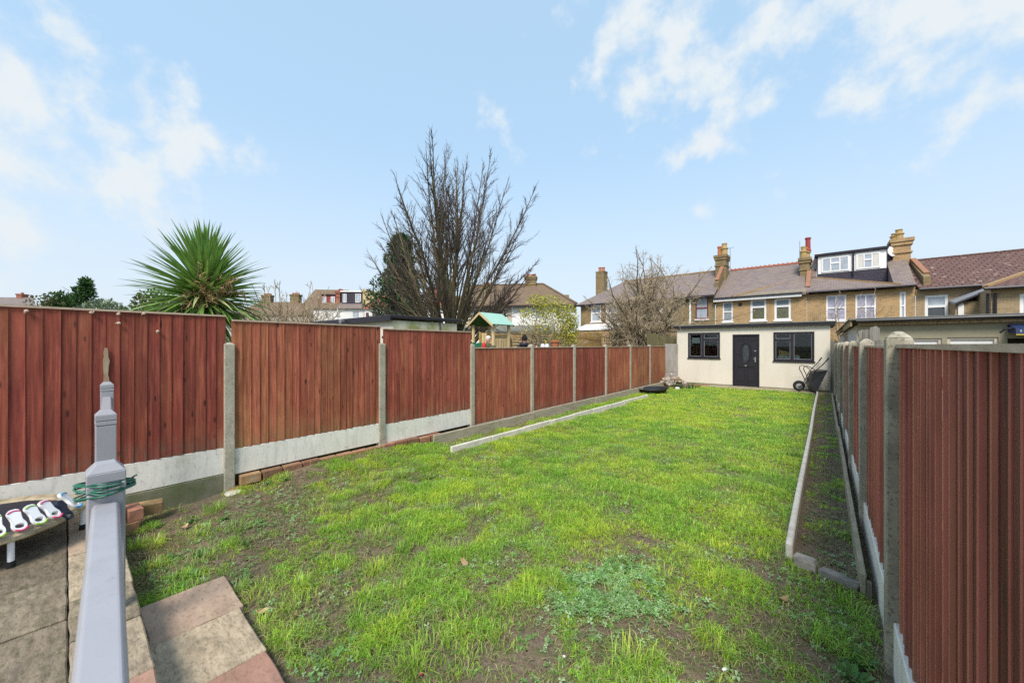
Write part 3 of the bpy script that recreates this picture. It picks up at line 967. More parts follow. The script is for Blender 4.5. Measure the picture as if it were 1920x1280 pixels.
tb = thing('timber_edging', 'grey timber boards laid on edge at the foot of the left fence', 'timber edging', (-5.13, 10, 0))
for a, b, dx, h in ((4.02, 6.9, 0.02, 0.185), (6.91, 9.9, 0.0, 0.20), (9.91, 12.8, 0.01, 0.19), (12.81, 16.1, 0.0, 0.185)):
    mb = MB().box(-5.15 + dx, -5.105 + dx, a, b, -0.06, h)
    pw(mb, 'timber_board', M['timber'], tb, bevel=0.006)
tb = thing('timber_edging', 'thin timber boards along the foot of the right fence beside the soil border', 'timber edging', (0.21, 8, 0))
for a, b, dx, h in ((3.5, 6.4, 0.0, 0.165), (6.41, 9.6, 0.006, 0.15), (9.61, 13.0, -0.004, 0.14), (13.01, 16.4, 0.0, 0.13)):
    mb = MB().box(0.19 + dx, 0.222 + dx, a, b, -0.06, h)
    pw(mb, 'timber_board', M['timber'], tb, bevel=0.005)
mb = MB().box(0.225, 0.245, 3.46, 3.5, -0.05, 0.13)
pw(mb, 'timber_peg', M['old_timber'], tb)

bw = thing('brick_footing', 'row of old orange bricks under the second and third fence panels', 'brick row', (-5.2, 3, 0))
y = 1.30
i = 0
while y < 4.1:
    L = 0.215
    zt = 0.212 - 0.012 * (y - 1.3) + rnd.uniform(-0.01, 0.01)
    if not (3.08 < y + L / 2 < 3.2):
        rot = Matrix.Rotation(R(rnd.uniform(-3, 3)), 4, 'Z')
        o = MB().box(-0.05, 0.05, -L / 2, L / 2 - 0.006, -0.055, 0.055, rot).build('brick', M['brick'], bw, bevel=0.007)
        o.location = Vector((-5.215 + rnd.uniform(-0.008, 0.008), y + L / 2, zt - 0.055)) - bw.location
        if i % 2 == 0 or True:
            o2 = o.copy()
            COL.objects.link(o2)
            o2.location = o.location + Vector((0.004, 0.1 if i % 2 else -0.1, -0.12))
    y += L + 0.012
    i += 1

for i, (loc, rz, rx, lab) in enumerate((
        ((-4.93, 0.37, 0.055), 12, 0, 'loose brick at the bottom of the small stack by the patio corner'),
        ((-4.95, 0.41, 0.165), 5, 0, 'loose orange brick on top of the small stack by the patio corner'),
        ((-5.08, 0.52, 0.135), 80, 8, 'loose brick leaning behind the small stack by the patio corner'))):
    o = MB().box(-0.1075, 0.1075, -0.051, 0.051, -0.055, 0.055).build('brick', M['brick'], bevel=0.006)
    o.location = loc
    o.rotation_euler = (R(rx), 0, R(rz))
    tag(o, lab, 'brick', 'loose bricks by the patio corner')


def rock(name, m, c, size, seed, rz=0.0, sub=2, parent=None, rough=0.22, ex=0.5):
    """one irregular stone from a jittered box or ball"""
    bm = bmesh.new()
    bmesh.ops.create_icosphere(bm, subdivisions=sub, radius=1.0)
    for v in bm.verts:
        p = v.co.copy()
        q = Vector([math.copysign(abs(x) ** ex, x) for x in p])
        nz = mnoise.noise(p * 1.3 + Vector((seed * 3.1, seed * 1.7, 0)))
        q *= 0.82 + rough * nz
        v.co = Vector((q.x * size[0], q.y * size[1], q.z * size[2]))
    me = bpy.data.meshes.new(name)
    bm.to_mesh(me)
    bm.free()
    me.materials.append(m)
    o = bpy.data.objects.new(name, me)
    COL.objects.link(o)
    o.location = c
    o.rotation_euler = (0, 0, rz)
    if parent is not None:
        o.parent = parent
    return o


s = rock('edging_block', M['stone'], (-0.105, 3.655, 0.035), (0.055, 0.085, 0.075), 3, R(76), sub=3, rough=0.2, ex=0.34)
tag(s, 'short grey stone block at the end of the concrete edging', 'stone block', 'two stone blocks closing the soil border')
s = rock('edging_block', M['stone'], (0.085, 3.57, 0.02), (0.055, 0.125, 0.075), 8, R(68), sub=3, rough=0.2, ex=0.34)
tag(s, 'long grey stone block beside the end of the timber board', 'stone block', 'two stone blocks closing the soil border')

# ------------------------------------------------------------------ balustrade and wire
bal = thing('balustrade', 'grey plastic handrail and capped posts across the patio edge', 'balustrade', (-1.7, 0.08, 0.24))


def rail(x0, y0, x1, y1, z, wd=0.029, h=0.055):
    d = Vector((x1 - x0, y1 - y0, 0)).normalized()
    nrm = Vector((-d.y, d.x, 0))
    prof = [(-wd, -h), (-wd, -0.009), (-wd + 0.007, 0.0), (wd - 0.007, 0.0), (wd, -0.009), (wd, -h)]
    p0 = Vector((x0, y0, z))
    mb = MB().prism([p0 + nrm * a + Vector((0, 0, b)) for a, b in prof], (x1 - x0, y1 - y0, 0))
    return pw(mb, 'handrail', M['grey_pvc'], bal, bevel=0.003, seg=2)


rail(0.55, -0.040, -1.66, 0.078, 1.255)
rail(-3.10, 0.146, -4.86, 0.236, 1.27)
for i, (x, y, zt) in enumerate(((-1.70, 0.080, 1.37), (-3.06, 0.144, 1.37), (-4.9, 0.238, 1.40))):
    hw = 0.040
    mb = MB().box(x - hw, x + hw, y - hw, y + hw, 0.24, zt - 0.085)
    po = pw(mb, 'railing_post', M['grey_pvc'], bal, bevel=0.004)
    mb = MB()
    mb.box(x - hw + 0.003, x + hw - 0.003, y - hw + 0.003, y + hw - 0.003, zt - 0.085, zt - 0.081)
    mb.box(x - hw - 0.001, x + hw + 0.001, y - hw - 0.001, y + hw + 0.001, zt - 0.081, zt - 0.060)
    mb.box(x - hw + 0.003, x + hw - 0.003, y - hw + 0.003, y + hw - 0.003, zt - 0.060, zt - 0.056)
    mb.box(x - hw - 0.001, x + hw + 0.001, y - hw - 0.001, y + hw + 0.001, zt - 0.056, zt - 0.026)
    mb.frustum(x - hw - 0.001, x + hw + 0.001, y - hw - 0.001, y + hw + 0.001, zt - 0.026, zt, 0.02)
    pw(mb, 'post_cap', M['grey_pvc'], po, bal, bevel=0.002)
wc = MB()
r2 = random.Random(5)
for k in range(7):
    pts = []
    tx, ty = r2.uniform(-0.2, 0.2), r2.uniform(-0.17, 0.17)
    zc = 1.275 + 0.006 * k + r2.uniform(-0.006, 0.006)
    rad = 0.053 + r2.uniform(0, 0.006)
    for q in range(33):
        a = 2 * math.pi * q / 32
        rr = rad + 0.006 * math.cos(4 * a)
        px, py = math.cos(a) * rr, math.sin(a) * rr
        pts.append((-1.70 + px, 0.080 + py, zc + tx * px + ty * py))
    wc.tube(pts, 0.0026, 6, cap=False)
wc.tube([(-1.70, 0.132, 1.30), (-1.69, 0.142, 1.312), (-1.69, 0.148, 1.314)], 0.0026, 6)
tag(wc.build('wire_coil', M['wire_green'], smooth=True), 'green plastic-coated wire wound round the near balustrade post', 'wire coil')

# ------------------------------------------------------------------ mini trampoline with plastic toys on its rim
TC = Vector((-4.66, -0.43, 0.24))
TRr, TRz = 0.55, 0.215
tr = thing('mini_trampoline', 'worn round mini trampoline on white legs against the fence', 'trampoline', TC)
n = 48
prof = []
mb = MB()
vs, fs = [], []
pr = [(TRr - 0.115, TRz - 0.006), (TRr - 0.10, TRz + 0.006), (TRr - 0.03, TRz + 0.008), (TRr, TRz - 0.006), (TRr + 0.004, TRz - 0.03), (TRr - 0.02, TRz - 0.045), (TRr - 0.115, TRz - 0.02)]
for k in range(n):
    a = 2 * math.pi * k / n
    wob = 0.006 * math.sin(5 * a) + r2.uniform(-0.004, 0.004)
    for r_, z_ in pr:
        vs.append((math.cos(a) * (r_ + wob), math.sin(a) * (r_ + wob), z_ + r2.uniform(-0.003, 0.003)))
m_ = len(pr)
for k in range(n):
    for j in range(m_):
        k2, j2 = (k + 1) % n, (j + 1) % m_
        fs.append((k * m_ + j, k2 * m_ + j, k2 * m_ + j2, k * m_ + j2))
MB().add(vs, fs).build('rim_pad', M['tan_pad'], tr)
MB().lathe([(0.001, TRz - 0.012), (TRr - 0.105, TRz - 0.008), (TRr - 0.105, TRz - 0.018), (0.001, TRz - 0.022)], (0, 0, 0), 40).build('jumping_mat', M['mat_black'], tr)
for k in range(6):
    a = R(22 + 60 * k)
    c = Vector((math.cos(a) * (TRr - 0.025), math.sin(a) * (TRr - 0.025), 0))
    lg = MB().tube([c + Vector((0, 0, TRz - 0.04)), c + Vector((0, 0, 0.03))], 0.016, 12).build('leg', M['toy_white'], tr, smooth=False)
    MB().tube([c + Vector((0, 0, 0.045)), c + Vector((0, 0, 0.0))], [0.0185, 0.021], 12).build('rubber_foot', M['rubber'], lg)


def toy(name, ang, rad, trim, label, body='toy_white', dz=0.066, tilt=50):
    """hourglass-shaped plastic toy with a finger hole and coloured end bands, lying across the rim"""
    a = R(ang)
    t = thing(name, label, 'plastic toy', (TC.x + math.cos(a) * rad, TC.y + math.sin(a) * rad, TC.z + TRz + 0.016 + dz), a, 'plastic toys along the trampoline rim')
    t.rotation_euler = (0, R(tilt), a)
    L = 0.080
    N = 40
    out, hole = [], []
    for k in range(N):
        q = 2 * math.pi * k / N
        u = math.cos(q)
        wdt = 0.037 - 0.014 * math.exp(-((u + 0.1) / 0.38) ** 2)
        s = math.copysign(abs(math.sin(q)) ** 0.62, math.sin(q))
        cu = math.copysign(abs(u) ** 0.8, u)
        out.append((cu * L, s * wdt))
        hole.append((0.048 + 0.017 * u, 0.023 * math.sin(q)))
    vs = [(x, y, 0.010) for x, y in out] + [(x, y, 0.010) for x, y in hole] + [(x, y, -0.010) for x, y in out] + [(x, y, -0.010) for x, y in hole]
    # the hole lies near the outer end; bridge outline and hole by matching index
    fs = []
    for k in range(N):
        k2 = (k + 1) % N
        fs.append((k, k2, N + k2, N + k))
        fs.append((2 * N + k2, 2 * N + k, 3 * N + k, 3 * N + k2))
        fs.append((k2, k, 2 * N + k, 2 * N + k2))
        fs.append((N + k, N + k2, 3 * N + k2, 3 * N + k))
    MB().add(vs, fs).build('toy_body', M[body], t, bevel=0.004, seg=2)
    if trim:
        for x0, x1 in ((0.070, 0.086), (-0.066, -0.054)):
            mb = MB()
            pts = []
            for k in range(9):
                q = -1 + 2 * k / 8
                xx = (x1 if x1 > 0 else x0) + (-0.016 if x1 > 0 else 0.012) * q * q
                pts.append((xx, q * 0.030, 0.0115))
            mb.tube(pts, 0.0062 if x1 > 0 else 0.0042, 6)
            mb.build('band', M[trim], t, smooth=True)
    return t


RR = TRr - 0.055
for ang, trim, lab in ((4, 'toy_mint', 'white plastic toy with mint bands, cut by the photo edge on the trampoline rim'),
                       (16, 'toy_green', 'white plastic toy with lime bands beside the mint one on the rim'),
                       (26, 'toy_pink', 'white plastic toy with pink bands between two lime ones on the rim'),
                       (36, 'toy_green', 'white plastic toy with lime bands between two pink ones on the rim'),
                       (46, 'toy_pink', 'white plastic toy with pink bands next to the navy clip'),
                       (65, 'toy_blue', 'white plastic toy with blue bands nearest the balustrade post')):
    toy('plastic_toy', ang, RR, trim, lab)
toy('plastic_toy', 55.5, RR + 0.02, None, 'navy blue plastic toy hanging over the rim between pink and blue ones', 'navy_plastic', dz=0.02, tilt=62)


# ------------------------------------------------------------------ building helpers (work in a building's own frame)
class Bld:
    """a building: s = along the facade, n = away from the viewer, z = up, under one Empty"""

    def __init__(self, name, label, cat, origin, rz=0.0, group=None):
        self.o = Vector((origin[0], origin[1], 0.0))
        self.rz = rz
        self.e = thing(name, label, cat, self.o, rz, group)
        self.c, self.s_ = math.cos(rz), math.sin(rz)

    def px(self, x, y, n=0.0):
        d = ray(x, y)
        u = Vector((-self.s_, self.c, 0))              # outward-back direction
        t = (n - (EYE - self.o).dot(u)) / d.dot(u)
        p = EYE + d * t - self.o
        return (p.x * self.c + p.y * self.s_, p.z)

    def part(self, mb, name, m, parent=None, **kw):
        return mb.build(name, m, parent or self.e, **kw)

    def wall(self, s0, s1, z0, z1, n, m, openings=(), reveal=0.1, name='wall', parent=None, ends=True):
        """front wall with real openings and reveals"""
        ss = sorted({s0, s1, *[v for o in openings for v in o[:2]]})
        zs = sorted({z0, z1, *[v for o in openings for v in o[2:4]]})
        mb = MB()
        for a, b in zip(ss[:-1], ss[1:]):
            for c, d in zip(zs[:-1], zs[1:]):
                ms_, mz = (a + b) / 2, (c + d) / 2
                if any(o[0] < ms_ < o[1] and o[2] < mz < o[3] for o in openings):
                    continue
                mb.add([(a, n, c), (b, n, c), (b, n, d), (a, n, d)], [(0, 1, 2, 3)])
        for o in openings:
            a, b, c, d = o[:4]
            q = n + reveal
            mb.add([(a, n, c), (a, q, c), (a, q, d), (a, n, d)], [(0, 1, 2, 3)])
            mb.add([(b, n, c), (b, n, d), (b, q, d), (b, q, c)], [(0, 1, 2, 3)])
            mb.add([(a, n, c), (b, n, c), (b, q, c), (a, q, c)], [(0, 1, 2, 3)])
            mb.add([(a, n, d), (a, q, d), (b, q, d), (b, n, d)], [(0, 1, 2, 3)])
        return self.part(mb, name, m, parent)

    def window(self, s0, s1, z0, z1, n, fm, pm, bars=(), hbars=(), fw=0.06, sill=None, parent=None, sash=None, top=None):
        """frame (the part) with its pane and sill. bars / hbars: fractions for upright and cross bars; top = pane material over the cross bar"""
        mb = MB()
        d0, d1 = n + 0.03, n + 0.09
        mb.box(s0, s0 + fw, d0, d1, z0, z1)
        mb.box(s1 - fw, s1, d0, d1, z0, z1)
        mb.box(s0 + fw, s1 - fw, d0 + 0.002, d1, z1 - fw, z1)
        mb.box(s0 + fw, s1 - fw, d0 + 0.002, d1, z0, z0 + fw)
        for f in bars:
            x = s0 + (s1 - s0) * f
            mb.box(x - fw * 0.4, x + fw * 0.4, d0 + 0.004, d1, z0 + fw, z1 - fw)
        for f in hbars:
            z = z0 + (z1 - z0) * f
            mb.box(s0 + fw, s1 - fw, d0 - 0.01, d1, z - fw * 0.5, z + fw * 0.5)
        wn = self.part(mb, 'window', fm, parent)
        p = d0 + 0.04
        zt = z1 if not (top and hbars) else z0 + (z1 - z0) * hbars[0]
        if pm is not None:
            self.part(MB().box(s0 + fw * 0.5, s1 - fw * 0.5, p, p + 0.008, z0 + fw * 0.5, zt - fw * 0.5), 'pane', pm, wn)
        if top and hbars:
            self.part(MB().box(s0 + fw * 0.5, s1 - fw * 0.5, p, p + 0.008, zt - fw * 0.5 + 0.002, z1 - fw * 0.5), 'pane', top, wn)
        if sill:
            self.part(MB().box(s0 - 0.07, s1 + 0.07, n - 0.07, n + 0.03, z0 - 0.09, z0 - 0.002), 'sill', sill, wn)
        return wn

    def opening(self, x0, y0, x1, y1, n=0.0):
        """photo rectangle -> (s0, s1, z0, z1) on the plane n, levelled by its middle"""
        xm = (x0 + x1) / 2
        s0, s1 = self.px(x0, y0, n)[0], self.px(x1, y0, n)[0]
        return (s0, s1, self.px(xm, y1, n)[1], self.px(xm, y0, n)[1])

    def slope(self, pts, th, name, m, parent=None):
        """roof plane from corner points (s, n, z), given thickness downwards"""
        return self.part(MB().prism(pts, (0, 0, -th)), name, m, parent)

    def strip(self, p0, p1, wdt, h, name, m, parent=None):
        p0, p1 = Vector(p0), Vector(p1)
        d = (p1 - p0).normalized()
        side = d.cross(Vector((0, 0, 1))).normalized() * wdt
        upv = side.cross(d).normalized() * h
        return self.part(MB().prism([p0 - side - upv, p0 + side - upv, p0 + side + upv, p0 - side + upv], p1 - p0), name, m, parent)

    def chimney(self, s0, s1, n0, n1, z0, z1, m, pots, cap=0.25, over=0.09):
        mb = MB().box(s0, s1, n0, n1, z0, z1 - cap)
        mb.box(s0 - over * 0.5, s1 + over * 0.5, n0 - over * 0.5, n1 + over * 0.5, z1 - cap - 0.55, z1 - cap - 0.45)
        mb.box(s0 - over * 0.6, s1 + over * 0.6, n0 - over * 0.6, n1 + over * 0.6, z1 - cap, z1 - cap * 0.5)
        mb.box(s0 - over, s1 + over, n0 - over, n1 + over, z1 - cap * 0.5, z1)
        ch = self.part(mb, 'chimney', m)
        for (fs_, fn, h, r, pm, sty) in pots:
            c = (s0 + (s1 - s0) * fs_, n0 + (n1 - n0) * fn, z1)
            if sty == 'fat':
                pr_ = [(r, -0.05), (r, h * 0.5), (r * 1.25, h * 0.53), (r * 1.25, h * 0.62), (r * 0.85, h * 0.66), (r * 0.75, h * 0.9), (r * 0.9, h * 0.93), (r * 0.9, h), (r * 0.5, h)]
            elif sty == 'tall':
                pr_ = [(r * 1.1, -0.05), (r * 1.1, h * 0.08), (r * 0.85, h * 0.12), (r * 0.75, h * 0.9), (r * 0.95, h * 0.93), (r * 0.95, h), (r * 0.5, h)]
            else:
                pr_ = [(r, -0.05), (r * 0.9, h * 0.8), (r * 1.1, h * 0.85), (r * 1.1, h), (r * 0.6, h)]
            self.part(MB().lathe(pr_, c, 12), 'chimney_pot', pm, ch)
        return ch


# ------------------------------------------------------------------ cream outbuilding at the end of the lawn
OB = Bld('outbuilding', 'low cream rendered outbuilding with black door and windows across the garden end', 'outbuilding', (-5.03, 17.5))
W_OB = 5.2
wl = OB.opening(1290, 623.5, 1350, 671)
wr = OB.opening(1450, 622, 1527, 677)
dr = OB.opening(1373.5, 626.5, 1424, 724)
dr = (dr[0], dr[1], 0.055, dr[3])
OB.wall(0, W_OB, 0.09, 2.43, 0.0, M['render_cream'], [wl, wr, dr], reveal=0.12)
OB.part(MB().box(0.002, dr[0] - 0.01, -0.012, 0.1, -0.1, 0.09).box(dr[1] + 0.01, W_OB - 0.002, -0.012, 0.1, -0.1, 0.09), 'plinth', M['mossy'])
mb = MB()
mb.add([(0, 0, -0.1), (0, 3.2, -0.1), (0, 3.2, 2.43), (0, 0, 2.43)], [(0, 1, 2, 3)])
mb.add([(W_OB, 0, -0.1), (W_OB, 0, 2.43), (W_OB, 3.2, 2.43), (W_OB, 3.2, -0.1)], [(0, 1, 2, 3)])
mb.add([(0, 3.2, -0.1), (W_OB, 3.2, -0.1), (W_OB, 3.2, 2.43), (0, 3.2, 2.43)], [(0, 1, 2, 3)])
OB.part(mb, 'side_wall', M['render_cream'])
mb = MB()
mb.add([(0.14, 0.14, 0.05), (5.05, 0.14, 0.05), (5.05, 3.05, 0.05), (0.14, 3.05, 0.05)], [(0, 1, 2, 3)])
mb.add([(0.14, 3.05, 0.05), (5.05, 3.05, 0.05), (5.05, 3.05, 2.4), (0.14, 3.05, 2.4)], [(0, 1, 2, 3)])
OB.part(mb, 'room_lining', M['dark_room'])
rf_ = OB.part(MB().box(-0.10, W_OB + 0.16, -0.16, 3.4, 2.535, 2.58), 'roof', M['felt'], bevel=0.01)
OB.part(MB().box(-0.08, W_OB + 0.13, -0.135, 3.36, 2.432, 2.534), 'fascia', M['black_paint'], rf_)


def black_window(o, left_first):
    s0, s1, z0, z1 = o
    fw = 0.075
    mb = MB()
    d0, d1 = -0.012, 0.075
    mb.box(s0, s0 + fw, d0, d1, z0, z1).box(s1 - fw, s1, d0, d1, z0, z1)
    mb.box(s0 + fw, s1 - fw, d0 + 0.002, d1, z1 - fw, z1).box(s0 + fw, s1 - fw, d0 + 0.002, d1, z0, z0 + fw)
    mid = s0 + (s1 - s0) * (0.47 if left_first else 0.47)
    mb.box(mid - 0.055, mid + 0.055, d0 + 0.004, d1, z0 + fw, z1 - fw)
    zz = z1 - (z1 - z0) * 0.27
    if left_first:
        mb.box(mid + 0.055, s1 - fw, d0 + 0.004, d1, zz - 0.045, zz + 0.045)
    else:
        mb.box(s0 + fw, mid - 0.055, d0 + 0.004, d1, zz - 0.045, zz + 0.045)
    wn = OB.part(mb, 'window', M['black_paint'], bevel=0.006)
    # thin grey gasket lines round each light
    gm = MB()
    cells = ([(s0 + fw, mid - 0.055, z0 + fw, z1 - fw), (mid + 0.055, s1 - fw, z0 + fw, zz - 0.045), (mid + 0.055, s1 - fw, zz + 0.045, z1 - fw)] if left_first else
             [(mid + 0.055, s1 - fw, z0 + fw, z1 - fw), (s0 + fw, mid - 0.055, z0 + fw, zz - 0.045), (s0 + fw, mid - 0.055, zz + 0.045, z1 - fw)])
    for a, b, c, d in cells:
        OB.part(MB().box(a, b, 0.03, 0.036, c, d), 'pane', M['glass'], wn)
        t_ = 0.012
        gm.box(a, a + t_, 0.005, 0.03, c, d).box(b - t_, b, 0.005, 0.03, c, d).box(a + t_, b - t_, 0.006, 0.03, c, c + t_).box(a + t_, b - t_, 0.006, 0.03, d - t_, d)
    OB.part(gm, 'gasket', M['lead'], wn)
    OB.part(MB().box(s0 - 0.02, s1 + 0.03, -0.05, 0.02, z0 - 0.035, z0 - 0.001), 'sill', M['black_paint'], wn, bevel=0.005)
    return wn


black_window(wl, True)
black_window(wr, False)
# door
s0, s1, z0, z1 = dr
mb = MB()
fw = 0.07
mb.box(s0, s0 + fw, -0.01, 0.09, z0, z1).box(s1 - fw, s1, -0.01, 0.09, z0, z1).box(s0 + fw, s1 - fw, -0.008, 0.09, z1 - fw, z1)
dfr = OB.part(mb, 'door', M['black_paint'], bevel=0.006)
a, b, c, d = s0 + fw + 0.004, s1 - fw - 0.004, z0 + 0.01, z1 - fw - 0.004
cx, cz = (a + b) / 2, c + (d - c) * 0.665
ew, eh = 0.125, 0.34
# leaf with a rounded glazed opening
N = 40
ov, ou = [], []
for k in range(N):
    q = 2 * math.pi * k / N + math.pi / 4
    x, z = math.cos(q), math.sin(q)
    ov.append((cx + ew * math.copysign(abs(x) ** 0.8, x), cz + eh * math.copysign(abs(z) ** 0.8, z)))
    sc_ = 1 / max(abs(x), abs(z))
    hw, hh = (b - a) / 2, 0
    ou.append((cx + (b - a) / 2 * x * sc_ / 1.0, (d if z > 0 else c) if abs(z) >= abs(x) else (cz + (z * sc_) * (d - cz if z > 0 else cz - c))))
vs = [(x, 0.03, z) for x, z in ov] + [(x, 0.03, z) for x, z in ou] + [(x, 0.07, z) for x, z in ov]
fs = []
for k in range(N):
    k2 = (k + 1) % N
    fs.append((k, k2, N + k2, N + k))
    fs.append((k2, k, 2 * N + k, 2 * N + k2))
lf_ = OB.part(MB().add(vs, fs), 'door_leaf', M['black_paint'], dfr)
OB.part(MB().prism([(x, 0.05, z) for x, z in ov], (0, 0.01, 0)), 'oval_pane', M['pane'], dfr)
mb = MB()
ring = [(cx + (x - cx) * 1.45, 0.028, cz + (z - cz) * 1.16) for x, z in ov]
mb.tube(ring + ring[:1], 0.013, 5, cap=False)
ring = [(x, 0.028, z) for x, z in ov]
mb.tube(ring + ring[:1], 0.010, 5, cap=False)
for (x0, x1, zz0, zz1) in ((a + 0.09, cx - 0.05, c + 0.22, c + 0.72), (cx + 0.05, b - 0.09, c + 0.22, c + 0.72), (a + 0.09, cx - 0.04, d - 0.19, d - 0.10), (cx + 0.04, b - 0.09, d - 0.19, d - 0.10), (a + 0.08, b - 0.08, c + 0.06, c + 0.16)):
    pts = [(x0, 0.028, zz0), (x1, 0.028, zz0), (x1, 0.028, zz1), (x0, 0.028, zz1), (x0, 0.028, zz0)]
    mb.tube(pts, 0.011, 5, cap=False)
mb.box(a + 0.07, a + 0.2, 0.014, 0.03, cz - 0.06, cz - 0.03).box(b - 0.2, b - 0.07, 0.014, 0.03, cz - 0.06, cz - 0.03)
mb.box(a + 0.07, b - 0.07, 0.012, 0.03, c + 0.78, c + 0.87)
OB.part(mb, 'door_moulding', M['black_plastic'], dfr)
mb = MB().box(b - 0.09, b - 0.045, -0.005, 0.03, c + 0.98, c + 1.17).box(b - 0.12, b - 0.05, -0.03, -0.008, c + 1.08, c + 1.105)
mb.lathe([(0.001, -0.02), (0.028, -0.015), (0.028, 0.0), (0.001, 0.0)], (b - 0.07, 0.02, c + 1.42), 12, Matrix.Rotation(R(90), 4, 'X'))
OB.part(mb, 'handle', M['chrome'], dfr)
OB.part(MB().box(cx - 0.035, cx + 0.035, 0.0, 0.012, c + 0.80, c + 0.85), 'letter_knob', M['chrome'], dfr)

# things in the outbuilding windows
ZW = wl[2]
o = MB().box(-0.16, 0.16, -0.002, 0.002, -0.12, 0.12).build('notice', M['paper'])
o.location = (-5.03 + wl[0] + 0.30, 17.5 + 0.06, wl[3] - 0.33)
tag(o, 'white paper notice behind the glass of the left black window', 'paper notice')
o = MB().prism([(-0.3, 0, 0), (0.33, 0, 0), (0.33, 0, 0.02), (-0.3, 0, 0.22)], (0, 0.03, 0)).build('tan_board', M['card'])
o.location = (-5.03 + wr[0] + 0.46, 17.5 + 0.20, wr[2] + 0.20)
tag(o, 'tan wedge of board standing inside the right black window', 'board')
o = MB().box(-0.34, 0.34, -0.1, 0.1, 0, 0.16).build('white_box', M['paper'], bevel=0.01)
o.location = (-5.03 + wr[0] + 0.46, 17.5 + 0.26, wr[2] + 0.035)
tag(o, 'low white box on the ledge inside the right black window', 'box')
o = MB().box(-0.035, 0.035, -0.03, 0.03, 0, 0.07).build('white_cup', M['toy_white'], bevel=0.01)
o.location = (-5.03 + wr[1] - 0.5, 17.5 + 0.16, wr[2] + 0.04)
tag(o, 'tiny white cup on the ledge of the right black window', 'cup')
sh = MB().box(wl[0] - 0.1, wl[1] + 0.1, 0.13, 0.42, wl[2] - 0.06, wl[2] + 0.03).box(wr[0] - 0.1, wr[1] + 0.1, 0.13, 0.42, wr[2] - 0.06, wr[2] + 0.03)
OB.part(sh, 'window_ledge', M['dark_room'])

# concrete panel bay between the fence end and the outbuilding, old boards in the other gap
cpn = thing('concrete_panel_fence', 'pale mottled concrete panels filling the gap between left fence and outbuilding', 'concrete panels', (-5.25, 17, 0))
m_ = mat('mottled_panel', (0.43, 0.385, 0.36), (0.33, 0.30, 0.28), scale=3, stretch=(1, 1, 0.35), rough=0.9, over=[((0.17, 0.19, 0.05), 2.2, 0.5, 0.7, (1, 1, 0.6), 0.8)])
p0, p1 = Vector((-5.24, 16.63, 0)), Vector((-4.98, 17.47, 0))
dv = (p1 - p0)
nv = Vector((dv.y, -dv.x, 0)).normalized() * 0.05
for a, b in ((-0.1, 0.52), (0.525, 1.76)):
    mb = MB().prism([p0 + Vector((0, 0, a)), p1 + Vector((0, 0, a)), p1 + Vector((0, 0, b)), p0 + Vector((0, 0, b))], -nv)
    pw(mb, 'concrete_panel', m_, cpn, bevel=0.008)
bf = thing('board_screen', 'narrow grey weathered boards closing the gap right of the outbuilding', 'boards', (0.21, 17.4, 0))
for k, (x0, x1, h) in enumerate(((0.172, 0.225, 1.86), (0.228, 0.285, 1.84), (0.288, 0.36, 1.86))):
    pw(MB().box(x0, x1, 17.2 + 0.006 * k, 17.225 + 0.006 * k, -0.05, h), 'board', M['old_timber'], bf)

# ------------------------------------------------------------------ wheelbarrow standing on its nose
WBL = (-0.40, 16.92, 0.05)
wbm = Matrix.Rotation(R(20), 4, 'Z') @ Matrix.Rotation(R(112), 4, 'Y')
wb = thing('wheelbarrow', 'black wheelbarrow stood on its nose against the cream wall', 'wheelbarrow', WBL)
# own frame: +x to the wheel, +z up out of the tray; tipped so that the handles point up
def wbv(p):
    return wbm @ Vector(p)


def wbt(mb):
    mb.v = [tuple(wbv(v)) for v in mb.v]
    zmin = WB_Z
    mb.v = [(x, y, z - zmin) for x, y, z in mb.v]
    return mb


WB_Z = -0.0
tray_t = [(-0.40, -0.31, 0.30), (0.47, -0.27, 0.30), (0.47, 0.27, 0.30), (-0.40, 0.31, 0.30)]
tray_b = [(-0.22, -0.21, 0.02), (0.22, -0.17, 0.02), (0.22, 0.17, 0.02), (-0.22, 0.21, 0.02)]
allp = [wbv(p) for p in tray_t + tray_b] + [wbv((0.42 + 0.185 * math.cos(q), 0, -0.16 + 0.185 * math.sin(q))) for q in np.linspace(0, 6.28, 40)]
WB_Z = min(p.z for p in allp)
mb = MB()
inn_t = [(x * 0.97, y * 0.96, z) for x, y, z in tray_t]
inn_b = [(x * 0.97, y * 0.95, z + 0.015) for x, y, z in tray_b]
vs = tray_t + tray_b + inn_t + inn_b
fs = [(4, 5, 6, 7), (12, 15, 14, 13)]
for k in range(4):
    k2 = (k + 1) % 4
    fs += [(k, k2, 4 + k2, 4 + k), (8 + k2, 8 + k, 12 + k, 12 + k2), (k2, k, 8 + k, 8 + k2)]
mb.add(vs, fs)
wbt(mb).build('tray', M['black_plastic'], wb, bevel=0.03, seg=3)
fr = MB()
for sgn in (-1, 1):
    fr.tube([(0.44, sgn * 0.07, -0.15), (0.2, sgn * 0.13, -0.02), (-0.2, sgn * 0.22, 0.0), (-0.55, sgn * 0.26, 0.12), (-0.78, sgn * 0.27, 0.17)], 0.016, 8)
    fr.tube([(0.16, sgn * 0.14, -0.02), (-0.05, sgn * 0.19, -0.20), (-0.16, sgn * 0.2, -0.32), (-0.25, sgn * 0.2, -0.335), (-0.31, sgn * 0.2, -0.28), (-0.3, sgn * 0.21, -0.12), (-0.26, sgn * 0.22, -0.01)], 0.013, 8)
fr.tube([(-0.1, -0.2, -0.03), (-0.1, 0.2, -0.03)], 0.012, 6)
frame = wbt(fr).build('frame', M['black_paint'], wb, smooth=True)
